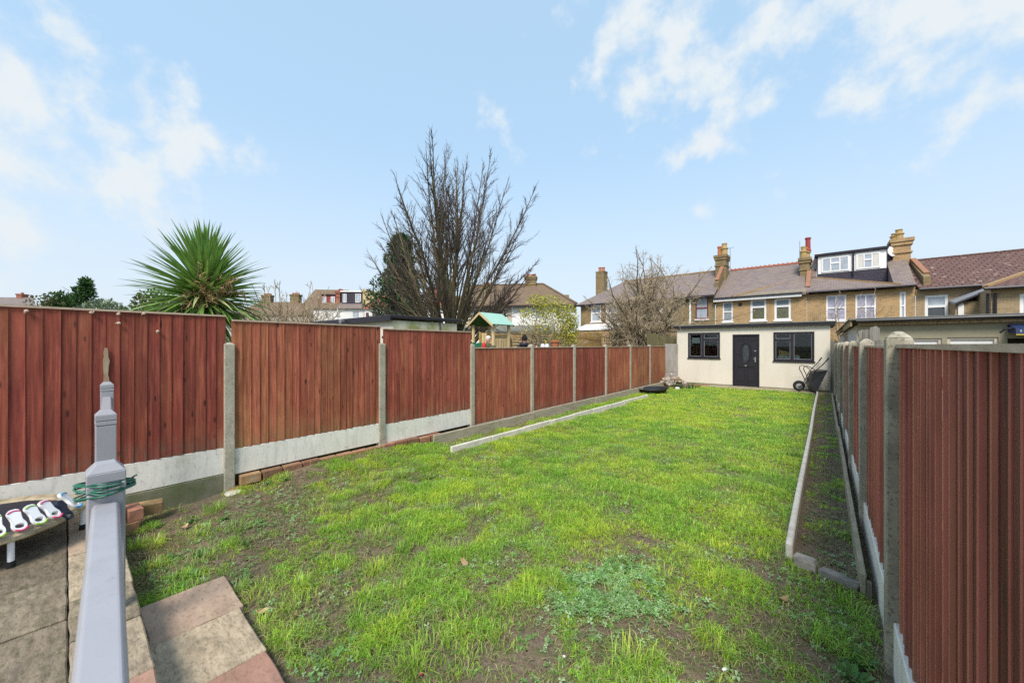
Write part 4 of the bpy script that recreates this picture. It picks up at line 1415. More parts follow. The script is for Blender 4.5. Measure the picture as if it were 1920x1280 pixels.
for sgn in (-1, 1):
    wbt(MB().tube([(-0.66, sgn * 0.266, 0.146), (-0.80, sgn * 0.271, 0.174)], 0.021, 8)).build('handle_grip', M['rubber'], frame, smooth=True)
rx90 = Matrix.Rotation(R(90), 4, 'X')
wh = wbt(MB().lathe([(0.105, -0.035), (0.15, -0.045), (0.178, -0.03), (0.187, 0.0), (0.178, 0.03), (0.15, 0.045), (0.105, 0.035), (0.105, -0.035)], (0.42, 0, -0.16), 28, rx90)).build('tyre', M['rubber'], wb, smooth=True)
mb = MB().lathe([(0.02, -0.06), (0.03, -0.06), (0.03, -0.02), (0.1, -0.012), (0.108, -0.03), (0.108, 0.03), (0.1, 0.012), (0.03, 0.02), (0.03, 0.06), (0.02, 0.06)], (0.42, 0, -0.16), 20, rx90)
wbt(mb).build('wheel_rim', M['lead'], wh)
mb = MB().tube([(0.42, -0.09, -0.16), (0.42, 0.09, -0.16)], 0.009, 8)
wbt(mb).build('axle', M['chrome'], wb)

# ------------------------------------------------------------------ rubble heap and shallow black tray
rr_ = random.Random(21)
for k in range(46):
    t = rr_.random() ** 0.6
    a = rr_.uniform(0, 6.28)
    x = -4.86 + 0.62 * t * math.cos(a)
    yy = 16.2 + 0.42 * t * math.sin(a)
    z = 0.46 * (1 - t) ** 0.8 * rr_.uniform(0.5, 1.0) + 0.06
    s_ = rr_.uniform(0.06, 0.12)
    o = rock('broken_masonry', M['brick'] if rr_.random() < 0.16 else (M['stone'] if rr_.random() < 0.35 else M['rubble']), (x, yy, z), (s_ * rr_.uniform(0.9, 1.5), s_, s_ * rr_.uniform(0.5, 0.8)), k, rr_.uniform(0, 6), sub=2)
    o.rotation_euler = (rr_.uniform(-0.5, 0.5), rr_.uniform(-0.5, 0.5), rr_.uniform(0, 6))
    lab = {'loose_brick': 'red-orange brick fragment in the rubble heap by the outbuilding corner', 'grey_stone': 'grey stone lump in the rubble heap by the outbuilding corner'}.get(o.data.materials[0].name, 'buff lump of broken masonry in the rubble heap by the outbuilding corner')
    tag(o, lab, 'rubble', 'rubble heaped by the outbuilding corner')
for k, (x, yy, rz_) in enumerate(((-4.08, 16.75, 0.3), (-3.78, 16.95, -0.2), (-3.95, 16.6, 1.1))):
    o = MB().box(-0.16, 0.16, -0.05, 0.05, -0.03, 0.03).build('broken_brick', M['brick'], bevel=0.008)
    o.location = (x, yy, 0.04 + 0.012 * k)
    o.rotation_euler = (0.05, 0.04, rz_)
    tag(o, ('broken brick lying closest to the rubble heap below the left black window', 'broken brick pushed right up against the cream wall foot', 'broken brick nearest the grass beside the rubble heap')[k], 'brick', 'broken bricks beside the rubble')
o = rock('stone_block', M['kerb'], (-4.27, 14.9, 0.06), (0.10, 0.09, 0.08), 5, 0.4, rough=0.1)
tag(o, 'small pale concrete block beside the black tray', 'stone block')
mb = MB()
pr_ = [(0.001, 0.035), (0.40, 0.035), (0.47, 0.13), (0.53, 0.14), (0.535, 0.125), (0.49, 0.11), (0.43, 0.01), (0.001, 0.01)]
mx = Matrix.Diagonal((1.0, 0.72, 1.0, 1.0))
mb.lathe(pr_, (0, 0, 0), 36, mx)
o = mb.build('mixing_tray', M['black_plastic'], smooth=True)
o.location = (-4.72, 13.6, 0.03)
o.rotation_euler = (R(4), R(-3), R(30))
tag(o, 'shallow black plastic tray lying on the ground by the end of the left edging', 'tray')

# ------------------------------------------------------------------ next-door shed on the right
RS = Bld('neighbour_shed', 'drab neighbouring shed with black gutter and white panels over the right fence', 'shed', (0.64, 13.0))
sL = 0.0
sR = 5.2
wh1 = RS.opening(1709, 634, 1766, 690)
wh2 = RS.opening(1776, 632, 1872, 690)
dkk = RS.opening(1889, 634, 1960, 700)
RS.wall(sL, sR, -0.05, 2.22, 0, M['shed_wall'], [wh1, wh2, dkk], reveal=0.06)
RS.part(MB().add([(0, 0, -0.05), (0, 13, -0.05), (0, 13, 2.22), (0, 0, 2.22)], [(0, 1, 2, 3)]), 'side_wall', M['pale_sheet'])
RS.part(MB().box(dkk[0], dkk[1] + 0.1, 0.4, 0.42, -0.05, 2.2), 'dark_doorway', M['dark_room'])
for wv in (wh1, wh2):
    RS.window(*wv, 0, M['beige_wall'], M['white_wall'], fw=0.05)
roof_ = RS.part(MB().box(-0.16, sR + 0.2, -0.16, 13, 2.345, 2.395), 'roof', M['felt'], bevel=0.01)
RS.part(MB().tube([(-0.02, -0.2, 2.325), (sR + 0.2, -0.2, 2.345)], 0.05, 10), 'gutter', M['black_plastic'], roof_)
RS.part(MB().box(0.02, sR + 0.1, -0.11, -0.06, 2.215, 2.28), 'fascia', M['rotten'], roof_)
RS.part(MB().box(-0.13, -0.09, -0.1, 12.9, 2.20, 2.34), 'fascia', M['rotten'], roof_)
aw = thing('awning', 'dark blue awning with yellow edge hanging from the right-hand shed', 'awning', (0.64 + dkk[0] + 0.6, 12.7, 1.9))
a0 = dkk[0] + 0.64
mb = MB().prism([(a0, 12.98, 2.17), (a0, 12.55, 2.06), (a0, 12.53, 1.95), (a0, 12.98, 2.0)], (1.6, 0, 0))
pw(mb, 'awning_cloth', M['blue_cloth'], aw)
pw(MB().box(a0, a0 + 1.6, 12.522, 12.54, 1.925, 1.948), 'yellow_edge', M['yellow_trim'], aw)
mb = MB()
lp = mat('awning_print', (0.30, 0.36, 0.48), (0.26, 0.32, 0.44), rough=0.7)
for k, (x0, wd, h) in enumerate(((0.05, 0.03, 0.045), (0.13, 0.02, 0.05), (0.155, 0.035, 0.03), (0.2, 0.03, 0.035), (0.24, 0.03, 0.024), (0.28, 0.05, 0.022), (0.34, 0.04, 0.024), (0.39, 0.05, 0.02))):
    mb.box(a0 + x0, a0 + x0 + wd * 0.8, 12.53, 12.545, 1.99, 1.99 + h)
pw(mb, 'print', lp, aw)
mb = MB().tube([(a0 - 0.16, 12.75, 1.98), (a0 - 0.1, 12.72, 2.06), (a0 + 0.02, 12.7, 2.08)], 0.018, 6)
pw(mb, 'bracket', M['black_paint'], aw)

op = thing('paling_fence', 'broken grey palings leaning beyond the right fence', 'paling fence', (0.46, 6.6, 0))
for k, (px, tp, wd, ln) in enumerate(((1611, 619, 0.03, -9), (1617, 617.5, 0.06, 0), (1625, 617, 0.07, 1), (1634, 616, 0.05, -1), (1641, 611, 0.085, 1.5), (1649, 636, 0.06, 0))):
    q = at_y(px, tp, 6.7 - 0.12 * k)
    mb = MB().prism([(-wd / 2, 0, -1.9), (wd / 2, 0, -1.9), (wd / 2, 0, -0.03), (wd * 0.1, 0, 0.0), (-wd / 2, 0, -0.02)], (0, 0.02, 0), )
    o = shift(mb, (0, 0, 0)).build('paling', M['old_timber'], op)
    o.location = q - op.location
    o.rotation_euler = (0, R(ln), 0.15)


# ------------------------------------------------------------------ terraced houses behind
def P3(b, x, y, n):
    s, z = b.px(x, y, n)
    return (s, n, z)


YT = 33.0
# --- house with the hipped left end, half hidden by the tangled tree
HB = Bld('terraced_house', 'brick end house with hipped slate roof half hidden by the tangled tree', 'house', (-18.6, YT))
sl0, sl1 = HB.px(1089, 567)[0], HB.px(1341, 552)[0]
ze = 5.78
wins = [HB.opening(1108, 572, 1127, 603), HB.opening(1136, 571, 1157, 603), HB.opening(1225, 566, 1243, 603)]
mw = HB.opening(1304, 556, 1328, 598)
HB.wall(sl0, sl1, -0.1, ze, 0, M['stock_dark'], wins + [mw], name='wall')
for k, o in enumerate(wins):
    HB.window(*o, 0, M['white_paint'], M['pane_pale'], hbars=(0.52,), fw=0.12, sill=M['white_paint'])
HB.window(*mw, 0, M['maroon'], M['pane_pale'], hbars=(0.5,), fw=0.09, sill=M['white_paint'])
mb = MB().add([(sl0, 0, -0.1), (sl0, 8, -0.1), (sl0, 8, ze), (sl0, 0, ze)], [(0, 1, 2, 3)])
HB.part(mb, 'side_wall', M['stock_dark'])
zr = 8.35
rA = HB.slope([(sl0 - 0.4, -0.35, ze - 0.1), (sl1, -0.35, ze - 0.1), (sl1, 4.6, zr), (sl0 + 2.6, 4.6, zr)], 0.12, 'roof', M['slate'])
HB.slope([(sl0 - 0.4, -0.35, ze - 0.1), (sl0 + 2.6, 4.6, zr), (sl0 - 0.4, 8.5, ze - 0.1)], 0.12, 'hip_slope', M['slate'], rA)
HB.part(MB().box(sl0 - 0.35, sl1 - 0.02, -0.42, -0.30, ze - 0.28, ze - 0.13), 'gutter', M['black_paint'], rA)
HB.strip((sl0 + 2.6, 4.6, zr + 0.03), (sl1, 4.6, zr + 0.03), 0.12, 0.05, 'ridge', M['hip_tile'], rA)
c0, c1 = HB.px(1121, 510, 5.2)[0], HB.px(1136, 510, 5.2)[0]
HB.chimney(c0, c1, 4.7, 5.6, 6.5, HB.px(1128, 509, 5)[1], M['stock_dark'], [(0.3, 0.5, 0.5, 0.17, M['terracotta'], 'p'), (0.72, 0.5, 0.46, 0.17, M['terracotta'], 'p')], cap=0.15, over=0.03)
HB.part(MB().box(HB.px(1293, 560)[0], HB.px(1296, 560)[0], -0.1, -0.02, 2.0, ze - 0.2), 'downpipe', M['white_paint'])
# lean-to with a white flashing at its foot
q0, q1 = HB.px(1078, 620, -2.2)[0], HB.px(1150, 620, -2.2)[0]
zz = HB.px(1110, 617, -2.2)[1]
le_ = HB.slope([(q0, -2.4, zz), (q1, -2.4, zz), (q1, 0, zz + 0.6), (q0, 0, zz + 0.6)], 0.1, 'lean_to_roof', M['white_paint'])
HB.wall(q0 + 0.1, q1 - 0.1, -0.1, zz - 0.05, -2.3, M['stock'], name='lean_to_wall', parent=le_)

# --- middle house: white fascia, three white windows, red ridge
HC = Bld('terraced_house', 'yellow brick terraced house with white fascia board and red ridge tiles', 'house', (-6.6, YT))
s0_, s1_ = HC.px(1342, 560)[0], HC.px(1512, 549)[0]
zc = 5.3
o1 = HC.opening(1355, 566, 1374, 603)
o2 = HC.opening(1407, 561, 1437, 601)
o3 = HC.opening(1452, 559, 1483, 600)
HC.wall(s0_, s1_ + 0.02, -0.1, zc, 0, M['stock'], [o1, o2, o3])
HC.window(*o1, 0, M['white_paint'], M['blind'], hbars=(0.5,), fw=0.09, sill=M['white_paint'])
for o in (o2, o3):
    HC.window(*o, 0, M['white_paint'], M['pane_green'], hbars=(0.64,), fw=0.13, sill=M['white_paint'], top=M['blind'])
v = HC.opening(1384.5, 568, 1391, 573.5)
HC.part(MB().box(v[0], v[1], -0.03, 0.01, v[2], v[3]), 'air_vent', M['black_paint'])
zr2 = 8.3
rC = HC.slope([(s0_ - 0.1, -0.3, zc + 0.02), (s1_, -0.3, zc + 0.02), (s1_ + 0.5, 5.0, zr2), (s0_ - 0.1, 5.0, zr2)], 0.12, 'roof', M['slate'])
HC.part(MB().box(s0_ - 0.1, s1_ - 0.25, -0.34, -0.28, zc - 0.22, zc + 0.0), 'fascia', M['white_paint'], rC)
HC.part(MB().tube([(s0_ - 0.1, -0.40, zc + 0.03), (s1_ - 0.2, -0.40, zc + 0.03)], 0.06, 8), 'gutter', M['black_paint'], rC)
# scalloped red ridge
mb = MB()
x = s0_ + 0.1
while x < s1_ + 0.4:
    mb.box(x, x + 0.3, 4.9, 5.1, zr2 - 0.02, zr2 + 0.10)
    mb.lathe([(0.07, 0.09), (0.06, 0.15), (0.02, 0.18)], (x + 0.15, 5.0, zr2), 6)
    x += 0.31
HC.part(mb, 'ridge', M['red_tile'], rC)
# low hipped end of the shared back addition
eL, eR = P3(HC, 1373, 555.5, -0.28), P3(HC, 1712, 535, -0.28)
zE = zc + 0.06
ap = P3(HC, 1512, 519, 2.7)
hipC = HC.slope([(eL[0], -0.28, zE + 0.02), (s1_ + 0.0, -0.28, zE + 0.02), (s1_ + 0.02, 2.7, ap[2])], 0.1, 'hip_slope', M['slate_olive'], rC)
HC.strip((eL[0], -0.28, zE + 0.05), (s1_, 2.7, ap[2] + 0.05), 0.10, 0.05, 'hip_ridge', M['hip_tile'], rC)
# chimneys on the party walls
for (xa, xb, yt, n0, n1, pots) in ((1341, 1361, 478, 3.0, 4.3, [(0.3, 0.4, 0.85, 0.17, M['terracotta'], 'p'), (0.75, 0.4, 1.05, 0.24, M['buff_pot'], 'fat')]),
                                   (1500, 1518, 483, 2.4, 3.6, [(0.35, 0.3, 0.9, 0.2, M['buff_pot'], 'fat'), (0.6, 0.6, 0.85, 0.24, M['buff_pot'], 'fat')])):
    c0, c1 = HC.px(xa, yt, n0)[0], HC.px(xb, yt, n0)[0]
    zt = HC.px((xa + xb) / 2, yt, n0)[1]
    HC.chimney(c0, c1, n0, n1, 6.2, zt, M['stock_dark'], pots, cap=0.4, over=0.12)
    if xa > 1400:
        HC.part(MB().lathe([(0.2, 0), (0.2, 0.1), (0.16, 0.2), (0.15, 0.9), (0.19, 0.95), (0.19, 1.05), (0.1, 1.05)], (c0 + 0.45, n0 + 0.7, zt + 0.55), 12), 'tall_red_pot', M['red_pot'])
    # coping stepping down the party wall in front of the stack
    HC.strip((c0 + 0.55, n0 + 0.05, zt - 1.0), (c0 + 0.5, n0 - 1.9, zt - 2.45), 0.13, 0.08, 'party_wall_coping', M['coping'])
    HC.part(MB().prism([(c0 + 0.35, n0, 5.0), (c0 + 0.35, n0 - 2.0, 5.0), (c0 + 0.35, n0 - 2.0, zt - 2.6), (c0 + 0.35, n0, zt - 1.1)], (0.3, 0, 0)), 'party_wall', M['stock_dark'])
mb = MB().tube([(HC.px(1369, 500, 4.0)[0], 4.0, 7.9), (HC.px(1369, 500, 4.0)[0], 4.0, HC.px(1369, 465, 4.0)[1])], 0.025, 5)
x_ = HC.px(1369, 500, 4.0)[0]
z_ = HC.px(1369, 465, 4.0)[1]
mb.tube([(x_ - 0.25, 4.0, z_ - 0.02), (x_ + 0.3, 4.0, z_ + 0.02)], 0.02, 5)
mb.tube([(x_, 4.0, z_ - 1.7), (x_ - 0.5, 4.0, z_ - 2.3)], 0.02, 5)
HC.part(mb, 'aerial', M['lead'])
x_ = HC.px(1499.5, 500, 3.0)[0]
HC.part(MB().tube([(x_, 3.0, 8.0), (x_, 3.0, HC.px(1499, 452, 3.0)[1])], 0.02, 5), 'aerial_mast', M['lead'])

# --- right-hand house of the pair, with the loft dormer
HD = Bld('terraced_house', 'yellow brick terraced house with wide white-framed loft dormer', 'house', (-0.9, YT))
d0_, d1_ = HD.px(1512, 549)[0] + 0.03, HD.px(1716, 537)[0]
oA = HD.opening(1549, 553, 1587, 601)
oB = HD.opening(1604, 551, 1643, 599)
oC = HD.opening(1687, 547, 1699, 597)
HD.wall(d0_, d1_, -0.1, zc, 0, M['stock'], [oA, oB, oC])
for o in (oA, oB):
    HD.window(*o, 0, M['white_paint'], M['pane_sky'], bars=(0.5,), hbars=(0.5,), fw=0.09, sill=M['white_paint'])
HD.window(*oC, 0, M['white_paint'], M['pane_pale'], hbars=(0.48,), fw=0.09, sill=M['white_paint'])
nD = 2.85
sb = HD.px(1664, 500, nD)[0] + 0.02
rD = HD.slope([(sb, -0.3, zc + 0.02), (d1_, -0.3, zc + 0.02), (d1_ + 0.1, 5.0, zr2), (sb, 5.0, zr2)], 0.12, 'roof', M['slate'])
HD.part(MB().box(d0_ + 0.1, sb, 0.0, nD - 0.02, zc - 0.1, zc + 0.0), 'valley_flat', M['lead'], rD)
zs_ = zc + (nD + 0.3) / 5.3 * (zr2 - zc)
HD.part(MB().prism([(sb + 0.01, 0, zc - 0.1), (sb + 0.01, nD + 2, zc - 0.1), (sb + 0.01, nD + 2, zc + (nD + 2.2) / 5.3 * (zr2 - zc) - 0.08), (sb + 0.01, 0, zc + 0.12)], (0.1, 0, 0)), 'valley_wall', M['slate'], rD)
sa = HD.px(1532, 500, nD)[0] - 0.02
HD.slope([(d0_, 2.3, zc + 2.6 / 5.3 * (zr2 - zc)), (sa, 2.3, zc + 2.6 / 5.3 * (zr2 - zc)), (sa, 5.0, zr2), (d0_, 5.0, zr2)], 0.12, 'roof_strip', M['slate'], rD)
HD.part(MB().box(d0_, sa, 2.5, 2.6, zc, zc + 1.4), 'valley_wall', M['slate'], rD)
HD.part(MB().tube([(d0_ + 0.1, -0.40, zc + 0.0), (d1_, -0.40, zc + 0.0)], 0.075, 8), 'gutter', M['black_paint'], rD)
apD = (d0_ + 0.0, 2.7, ap[2])
er = HD.px(1712, 534, -0.28)[0]
HD.slope([(d0_, -0.28, zE + 0.02), (er, -0.28, zE + 0.02), apD], 0.1, 'hip_slope', M['slate'], rD)
HD.strip(apD, (er - 0.5, -0.2, zE + 0.08), 0.10, 0.05, 'hip_ridge', M['hip_tile'], rD)
# dormer
a, b = HD.px(1532, 500, nD)[0], HD.px(1664, 500, nD)[0]
zt, zb, zm = HD.px(1600, 473.5, nD)[1], HD.px(1600, 535, nD)[1], HD.px(1600, 509, nD)[1]
dm = HD.part(MB().box(a, b, nD, nD + 3.2, zc, zt), 'dormer', M['hung_tile_dark'])
HD.part(MB().box(a - 0.15, b + 0.05, nD - 0.2, nD + 3.3, zt, zt + 0.16), 'dormer_roof', M['black_paint'], dm)
zw0, zw1 = zm + 0.04, zt - 0.04
nw = nD - 0.11
HD.part(MB().box(a + 0.05, b - 0.05, nD - 0.03, nD - 0.01, zw0, zw1), 'white_surround', M['white_paint'], dm)
ma = a + (b - a) * 0.535
HD.part(MB().box(ma - 0.05, ma + 0.05, nD - 0.14, nD - 0.035, zw0 - 0.3, zw1), 'dormer_downpipe', M['black_paint'], dm)
for (u0, u1, pms) in ((a + 0.25, ma - 0.2, ('pane_pale', 'pane_pale', 'pane_pale')), (ma + 0.15, b - 0.35, ('curtain', 'pane_pale', 'curtain'))):
    wd = (u1 - u0) / 3
    w_ = HD.window(u0, u1, zw0 + 0.08, zw1 - 0.12, nw, M['white_paint'], None, bars=(0.335, 0.665), fw=0.09, parent=dm)
    for k in range(3):
        HD.part(MB().box(u0 + wd * k + 0.06, u0 + wd * (k + 1) - 0.06, nw + 0.055, nw + 0.06, zw0 + 0.12, zw1 - 0.16), 'pane', M[pms[k]], w_)
    HD.part(MB().box(u0 + wd * 1.05, u0 + wd * 1.95, nw + 0.02, nw + 0.05, zw1 - 0.62, zw1 - 0.52), 'vent_bar', M['white_paint'], w_)
q = P3(HD, 1529, 478, nD + 0.6)
HD.part(MB().prism([(q[0] - 0.25, q[1], q[2] - 1.3), (q[0] - 0.1, q[1], q[2] - 1.3), (q[0] + 0.5, q[1], q[2] + 0.1), (q[0] - 0.05, q[1], q[2] + 0.1)], (0, 0.1, 0)), 'white_cowl', M['white_paint'])
c0, c1 = HD.px(1674, 470, 3.6)[0], HD.px(1708, 470, 3.6)[0]
zt = HD.px(1691, 447, 3.6)[1]
HD.chimney(c0, c1, 3.6, 4.9, 6.0, zt, M['stock'], [(0.15, 0.4, 0.5, 0.2, M['buff_pot'], 'fat'), (0.40, 0.35, 0.72, 0.22, M['buff_pot'], 'fat')], cap=0.45, over=0.16)
dish = HD.part(MB().lathe([(0.02, 0.0), (0.25, 0.04), (0.36, 0.12), (0.35, 0.13), (0.02, 0.03)], (0, 0, 0), 18, Matrix.Rotation(R(75), 4, 'X') @ Matrix.Rotation(R(50), 4, 'Y')), 'satellite_dish', M['white_paint'], smooth=True)
q = P3(HD, 1668, 473, 3.5)
dish.location = q
HD.strip((c0 + 0.95, 3.6, zt - 1.5), (c0 + 1.15, 0.6, zc + 0.75), 0.13, 0.08, 'party_wall_coping', M['coping'])
HD.part(MB().prism([(c0 + 0.8, 3.6, 5.0), (c0 + 0.95, 0.1, 5.0), (c0 + 0.95, 0.1, zc + 0.5), (c0 + 0.8, 3.6, zt - 1.6)], (0.3, 0, 0)), 'party_wall', M['stock_dark'])

# --- house under the wide brown tiled roof, with its back addition
HE = Bld('terraced_house', 'brick house under a wide lichen-spotted brown tiled roof on the right', 'house', (3.9, YT))
e0 = d1_ - 0.9 - 3.9 + 0.02
e1 = 13.0
oW = HE.opening(1734, 553, 1778, 600)
HE.wall(e0, e1, -0.1, 5.05, 0, M['stock_pale'], [oW])
HE.window(*oW, 0, M['white_paint'], M['pane'], hbars=(0.55,), fw=0.13, sill=M['white_paint'], top=M['pane_pale'])
HE.part(MB().box(oW[1] - 0.5, oW[1] - 0.16, 0.075, 0.085, oW[2] + 0.1, oW[3] - 0.1), 'curtain', M['curtain'])
r0, r1 = P3(HE, 1708, 488, 4.2), P3(HE, 1920, 469.5, 4.2)
zrE = (r0[2] + r1[2]) / 2
rE = HE.slope([(e0 + 0.1, -0.3, 5.1), (e1, -0.3, 5.1), (e1, 4.2, zrE), (e0 - 0.2, 4.2, zrE)], 0.14, 'roof', M['dark_tile'])
HE.part(MB().tube([(e0 + 0.1, -0.40, 5.02), (e1, -0.40, 5.02)], 0.08, 8), 'gutter', M['black_paint'], rE)
HE.strip((e0 - 0.2, 4.2, zrE), (e1, 4.2, zrE), 0.12, 0.06, 'ridge', M['dark_tile'], rE)
nA = -3.2
f0 = HE.px(1858, 560, nA)[0]
oX = HE.opening(1912, 550, 1950, 610, nA)
HE.wall(f0, f0 + 5, -0.1, 4.55, nA, M['stock_pale'], [oX], name='back_addition')
HE.window(*oX, nA, M['white_paint'], M['pane_pale'], fw=0.12)
sw = HE.part(MB().add([(f0, nA, -0.1), (f0, 0, -0.1), (f0, 0, 4.55), (f0, nA, 4.55)], [(0, 1, 2, 3)]), 'addition_side_wall', M['stock_pale'])
# the arched door-like window on the return, built as a narrow bay
g0, g1 = HE.px(1822, 560, -1.2)[0], HE.px(1856, 560, -1.2)[0]
HE.wall(g0 + 0.35, g1 + 0.3, -0.1, 4.4, -1.2, M['stock_pale'], name='bay_wall')
u0, u1 = HE.px(1796, 575, -1.2)[0], HE.px(1807, 575, -1.2)[0]
za = HE.px(1801, 566, -1.2)[1]
HE.part(MB().box(u0 - 0.1, g1, -1.19, 0, -0.1, 4.1), 'bay_side', M['stock_pale'])
pts = [(u0, -1.21, 2.0), (u1, -1.21, 2.0)] + [((u0 + u1) / 2 + (u1 - u0) / 2 * math.cos(R(t)), -1.21, za - 0.2 + 0.2 * math.sin(R(t))) for t in range(0, 181, 30)]
HE.part(MB().prism(pts, (0, -0.05, 0)), 'arched_window', M['white_paint'])
HE.slope([(u0 - 0.12, -1.35, 4.05), (f0 + 0.3, -1.35, 4.65), (f0 + 0.3, 0.0, 4.9), (u0 - 0.12, 0.0, 4.3)], 0.12, 'bay_roof', M['lead'])
HE.part(MB().tube([(u0 - 0.12, -1.4, 3.98), (f0 + 0.2, -1.4, 4.56)], 0.07, 8), 'bay_gutter', M['black_paint'])
for xx in (g0 + 0.35, f0 - 0.12):
    HE.part(MB().tube([(xx, -1.35 if xx < f0 - 0.2 else nA - 0.08, 1.0), (xx, -1.35 if xx < f0 - 0.2 else nA - 0.08, 4.3)], 0.055, 8), 'downpipe', M['black_paint'])
HE.slope([(f0 - 0.3, nA - 0.3, 4.6), (f0 + 5, nA - 0.3, 4.6), (f0 + 5, 1.0, 5.9), (f0 + 2.6, 1.0, 5.9)], 0.12, 'addition_roof', M['dark_tile'])
HE.part(MB().tube([(f0 - 0.3, nA - 0.38, 4.52), (f0 + 5, nA - 0.38, 4.52)], 0.08, 8), 'addition_gutter', M['black_paint'])
HE.strip((f0 - 0.25, nA - 0.3, 4.64), (f0 + 2.6, 1.0, 5.95), 0.10, 0.06, 'hip_ridge', M['hip_tile'])

# ------------------------------------------------------------------ houses across the other gardens (a street at another angle)
def bld_at(name, label, px, D, ang_deg, group=None):
    """building whose facade passes through pixel column px at depth D; facade direction turned ang_deg from the picture plane"""
    o = at_d(px, HY, D)
    return Bld(name, label, 'house', (o.x, o.y), TH + R(ang_deg), group)


# brown-roofed semi with the mossy hip
HF = bld_at('semi_detached_house', 'beige and white house with big brown hipped roof and wide chimney', 945, 35.5, -9)
ra, rb_ = HF.px(868, 575)[0], HF.px(1075, 566)[0]
zf = 5.45
mid = HF.px(960, 575)[0]
oQ = HF.opening(930, 579, 950, 598)
oP = HF.opening(886, 579, 899, 597)
HF.wall(ra, mid, -0.1, zf, 0, M['beige_wall'], [oQ, oP])
HF.window(*oQ, 0, M['white_paint'], M['pane'], bars=(0.36, 0.68), fw=0.07, sill=M['white_paint'])
HF.window(*oP, 0, M['white_paint'], M['pane'], bars=(0.5,), fw=0.07)
oR = HF.opening(1003, 578, 1022, 598)
HF.wall(mid + 0.02, rb_, -0.1, zf, -0.03, M['white_wall'], [oR])
HF.window(*oR, -0.03, M['white_paint'], M['pane_pale'], bars=(0.5,), fw=0.07)
zr = HF.px(1010, 532.5, 4.2)[1]
hp = HF.px(1018, 532, 4.2)[0]
rF = HF.slope([(ra - 0.3, -0.4, zf), (rb_ + 0.3, -0.4, zf), (hp, 4.2, zr), (HF.px(905, 541, 4.2)[0] - 2.0, 4.2, zr)], 0.12, 'roof', M['brown_tile'])
HF.slope([(rb_ + 0.3, -0.4, zf), (rb_ + 0.3, 9, zf), (hp, 4.2, zr)], 0.12, 'hip_slope', M['brown_tile'], rF)
HF.strip((hp, 4.2, zr + 0.03), (rb_ + 0.3, -0.4, zf + 0.05), 0.12, 0.06, 'hip_ridge', M['brown_tile'], rF)
HF.strip((HF.px(905, 541, 4.2)[0] - 2.0, 4.2, zr + 0.03), (hp, 4.2, zr + 0.03), 0.12, 0.06, 'ridge', M['brown_tile'], rF)
HF.part(MB().box(ra - 0.3, rb_ + 0.3, -0.5, -0.4, zf - 0.2, zf - 0.06), 'gutter', M['black_paint'], rF)
HF.part(MB().add([(rb_, 0, -0.1), (rb_, 9, -0.1), (rb_, 9, zf), (rb_, 0, zf)], [(0, 1, 2, 3)]), 'side_wall', M['white_wall'])
for xa, xb, yt in ((985, 1005, 519), (906, 917, 535)):
    c0, c1 = HF.px(xa, yt, 4.0)[0], HF.px(xb, yt, 4.0)[0]
    HF.chimney(c0, c1, 3.6, 4.6, 6.5, HF.px(xa, yt, 4.0)[1], M['stock_dark'], [(0.25, 0.5, 0.28, 0.16, M['terracotta'], 'p'), (0.6, 0.5, 0.25, 0.16, M['terracotta'], 'p'), (0.85, 0.5, 0.28, 0.15, M['red_pot'], 'p')], cap=0.35, over=0.1)
HF.slope([(ra, -2.2, 3.0), (mid + 4, -2.2, 3.0), (mid + 4, 0, 3.55), (ra, 0, 3.55)], 0.15, 'lean_to_roof', M['felt'])
HF.wall(ra + 0.2, mid + 3.8, -0.1, 2.85, -2.0, M['white_wall'], name='lean_to_wall')
HF.part(MB().box(HF.px(1058, 553, 1.4)[0], HF.px(1067, 553, 1.4)[0], 1.2, 1.6, 5.0, HF.px(1062, 553, 1.4)[1]), 'small_chimney', M['stock_dark'])

# terrace with loft dormers, far left of the big tree
HG = bld_at('terraced_house', 'white terraced house with red tile-hung loft dormer', 625, 58, 4)
HH = bld_at('terraced_house', 'white terraced house with dark tile-hung loft dormer and buff gable wall', 680, 58, 4)
HJ = bld_at('terraced_house', 'white house with small salmon-red hipped roof beside the dark conifer', 712, 56, 4)
HK = bld_at('terraced_house', 'white house with red rendered dormer half hidden behind the bare tree', 818, 60, 0)
zg = HG.px(640, 578)[1]
a, b = HG.px(588, 578)[0], HG.px(632, 578)[0] + 0.0
wins = [HG.opening(611, 587, 617, 598)]
HG.wall(a, b, -0.1, zg, 0, M['white_wall'], wins)
for o in wins:
    HG.window(*o, 0, M['white_paint'], M['pane_pale'], fw=0.08)
HG.slope([(a - 2, -0.3, zg), (b, -0.3, zg), (b, 5, zg + 3.6), (a - 2, 5, zg + 3.6)], 0.1, 'roof', M['brown_tile'])
nD = 1.2
a, b = HG.px(603, 560, nD)[0], HG.px(630.5, 560, nD)[0]
dm = HG.part(MB().box(a, b, nD, nD + 4, zg - 0.5, HG.px(616, 553.5, nD)[1]), 'dormer', M['hung_tile_red'])
HG.part(MB().box(a - 0.1, b + 0.1, nD - 0.15, nD + 4, HG.px(616, 553.5, nD)[1], HG.px(616, 551.5, nD)[1]), 'dormer_roof', M['black_paint'], dm)
for xa, xb in ((605, 612), (620.5, 628)):
    o = HG.opening(xa, 556, xb, 569, nD)
    HG.window(*o, nD - 0.1, M['white_paint'], M['pane_pale'], bars=(0.5,), fw=0.08, parent=dm)
c0, c1 = HG.px(630.5, 550, 1.2)[0], HG.px(638.5, 550, 1.2)[0]
HG.chimney(c0, c1, 1.0, 4.0, zg - 0.3, HG.px(634, 546, 1.2)[1], M['red_brick'], [(0.3, 0.4, 0.5, 0.2, M['red_pot'], 'p'), (0.7, 0.4, 0.45, 0.2, M['red_pot'], 'p')], cap=0.4, over=0.15)

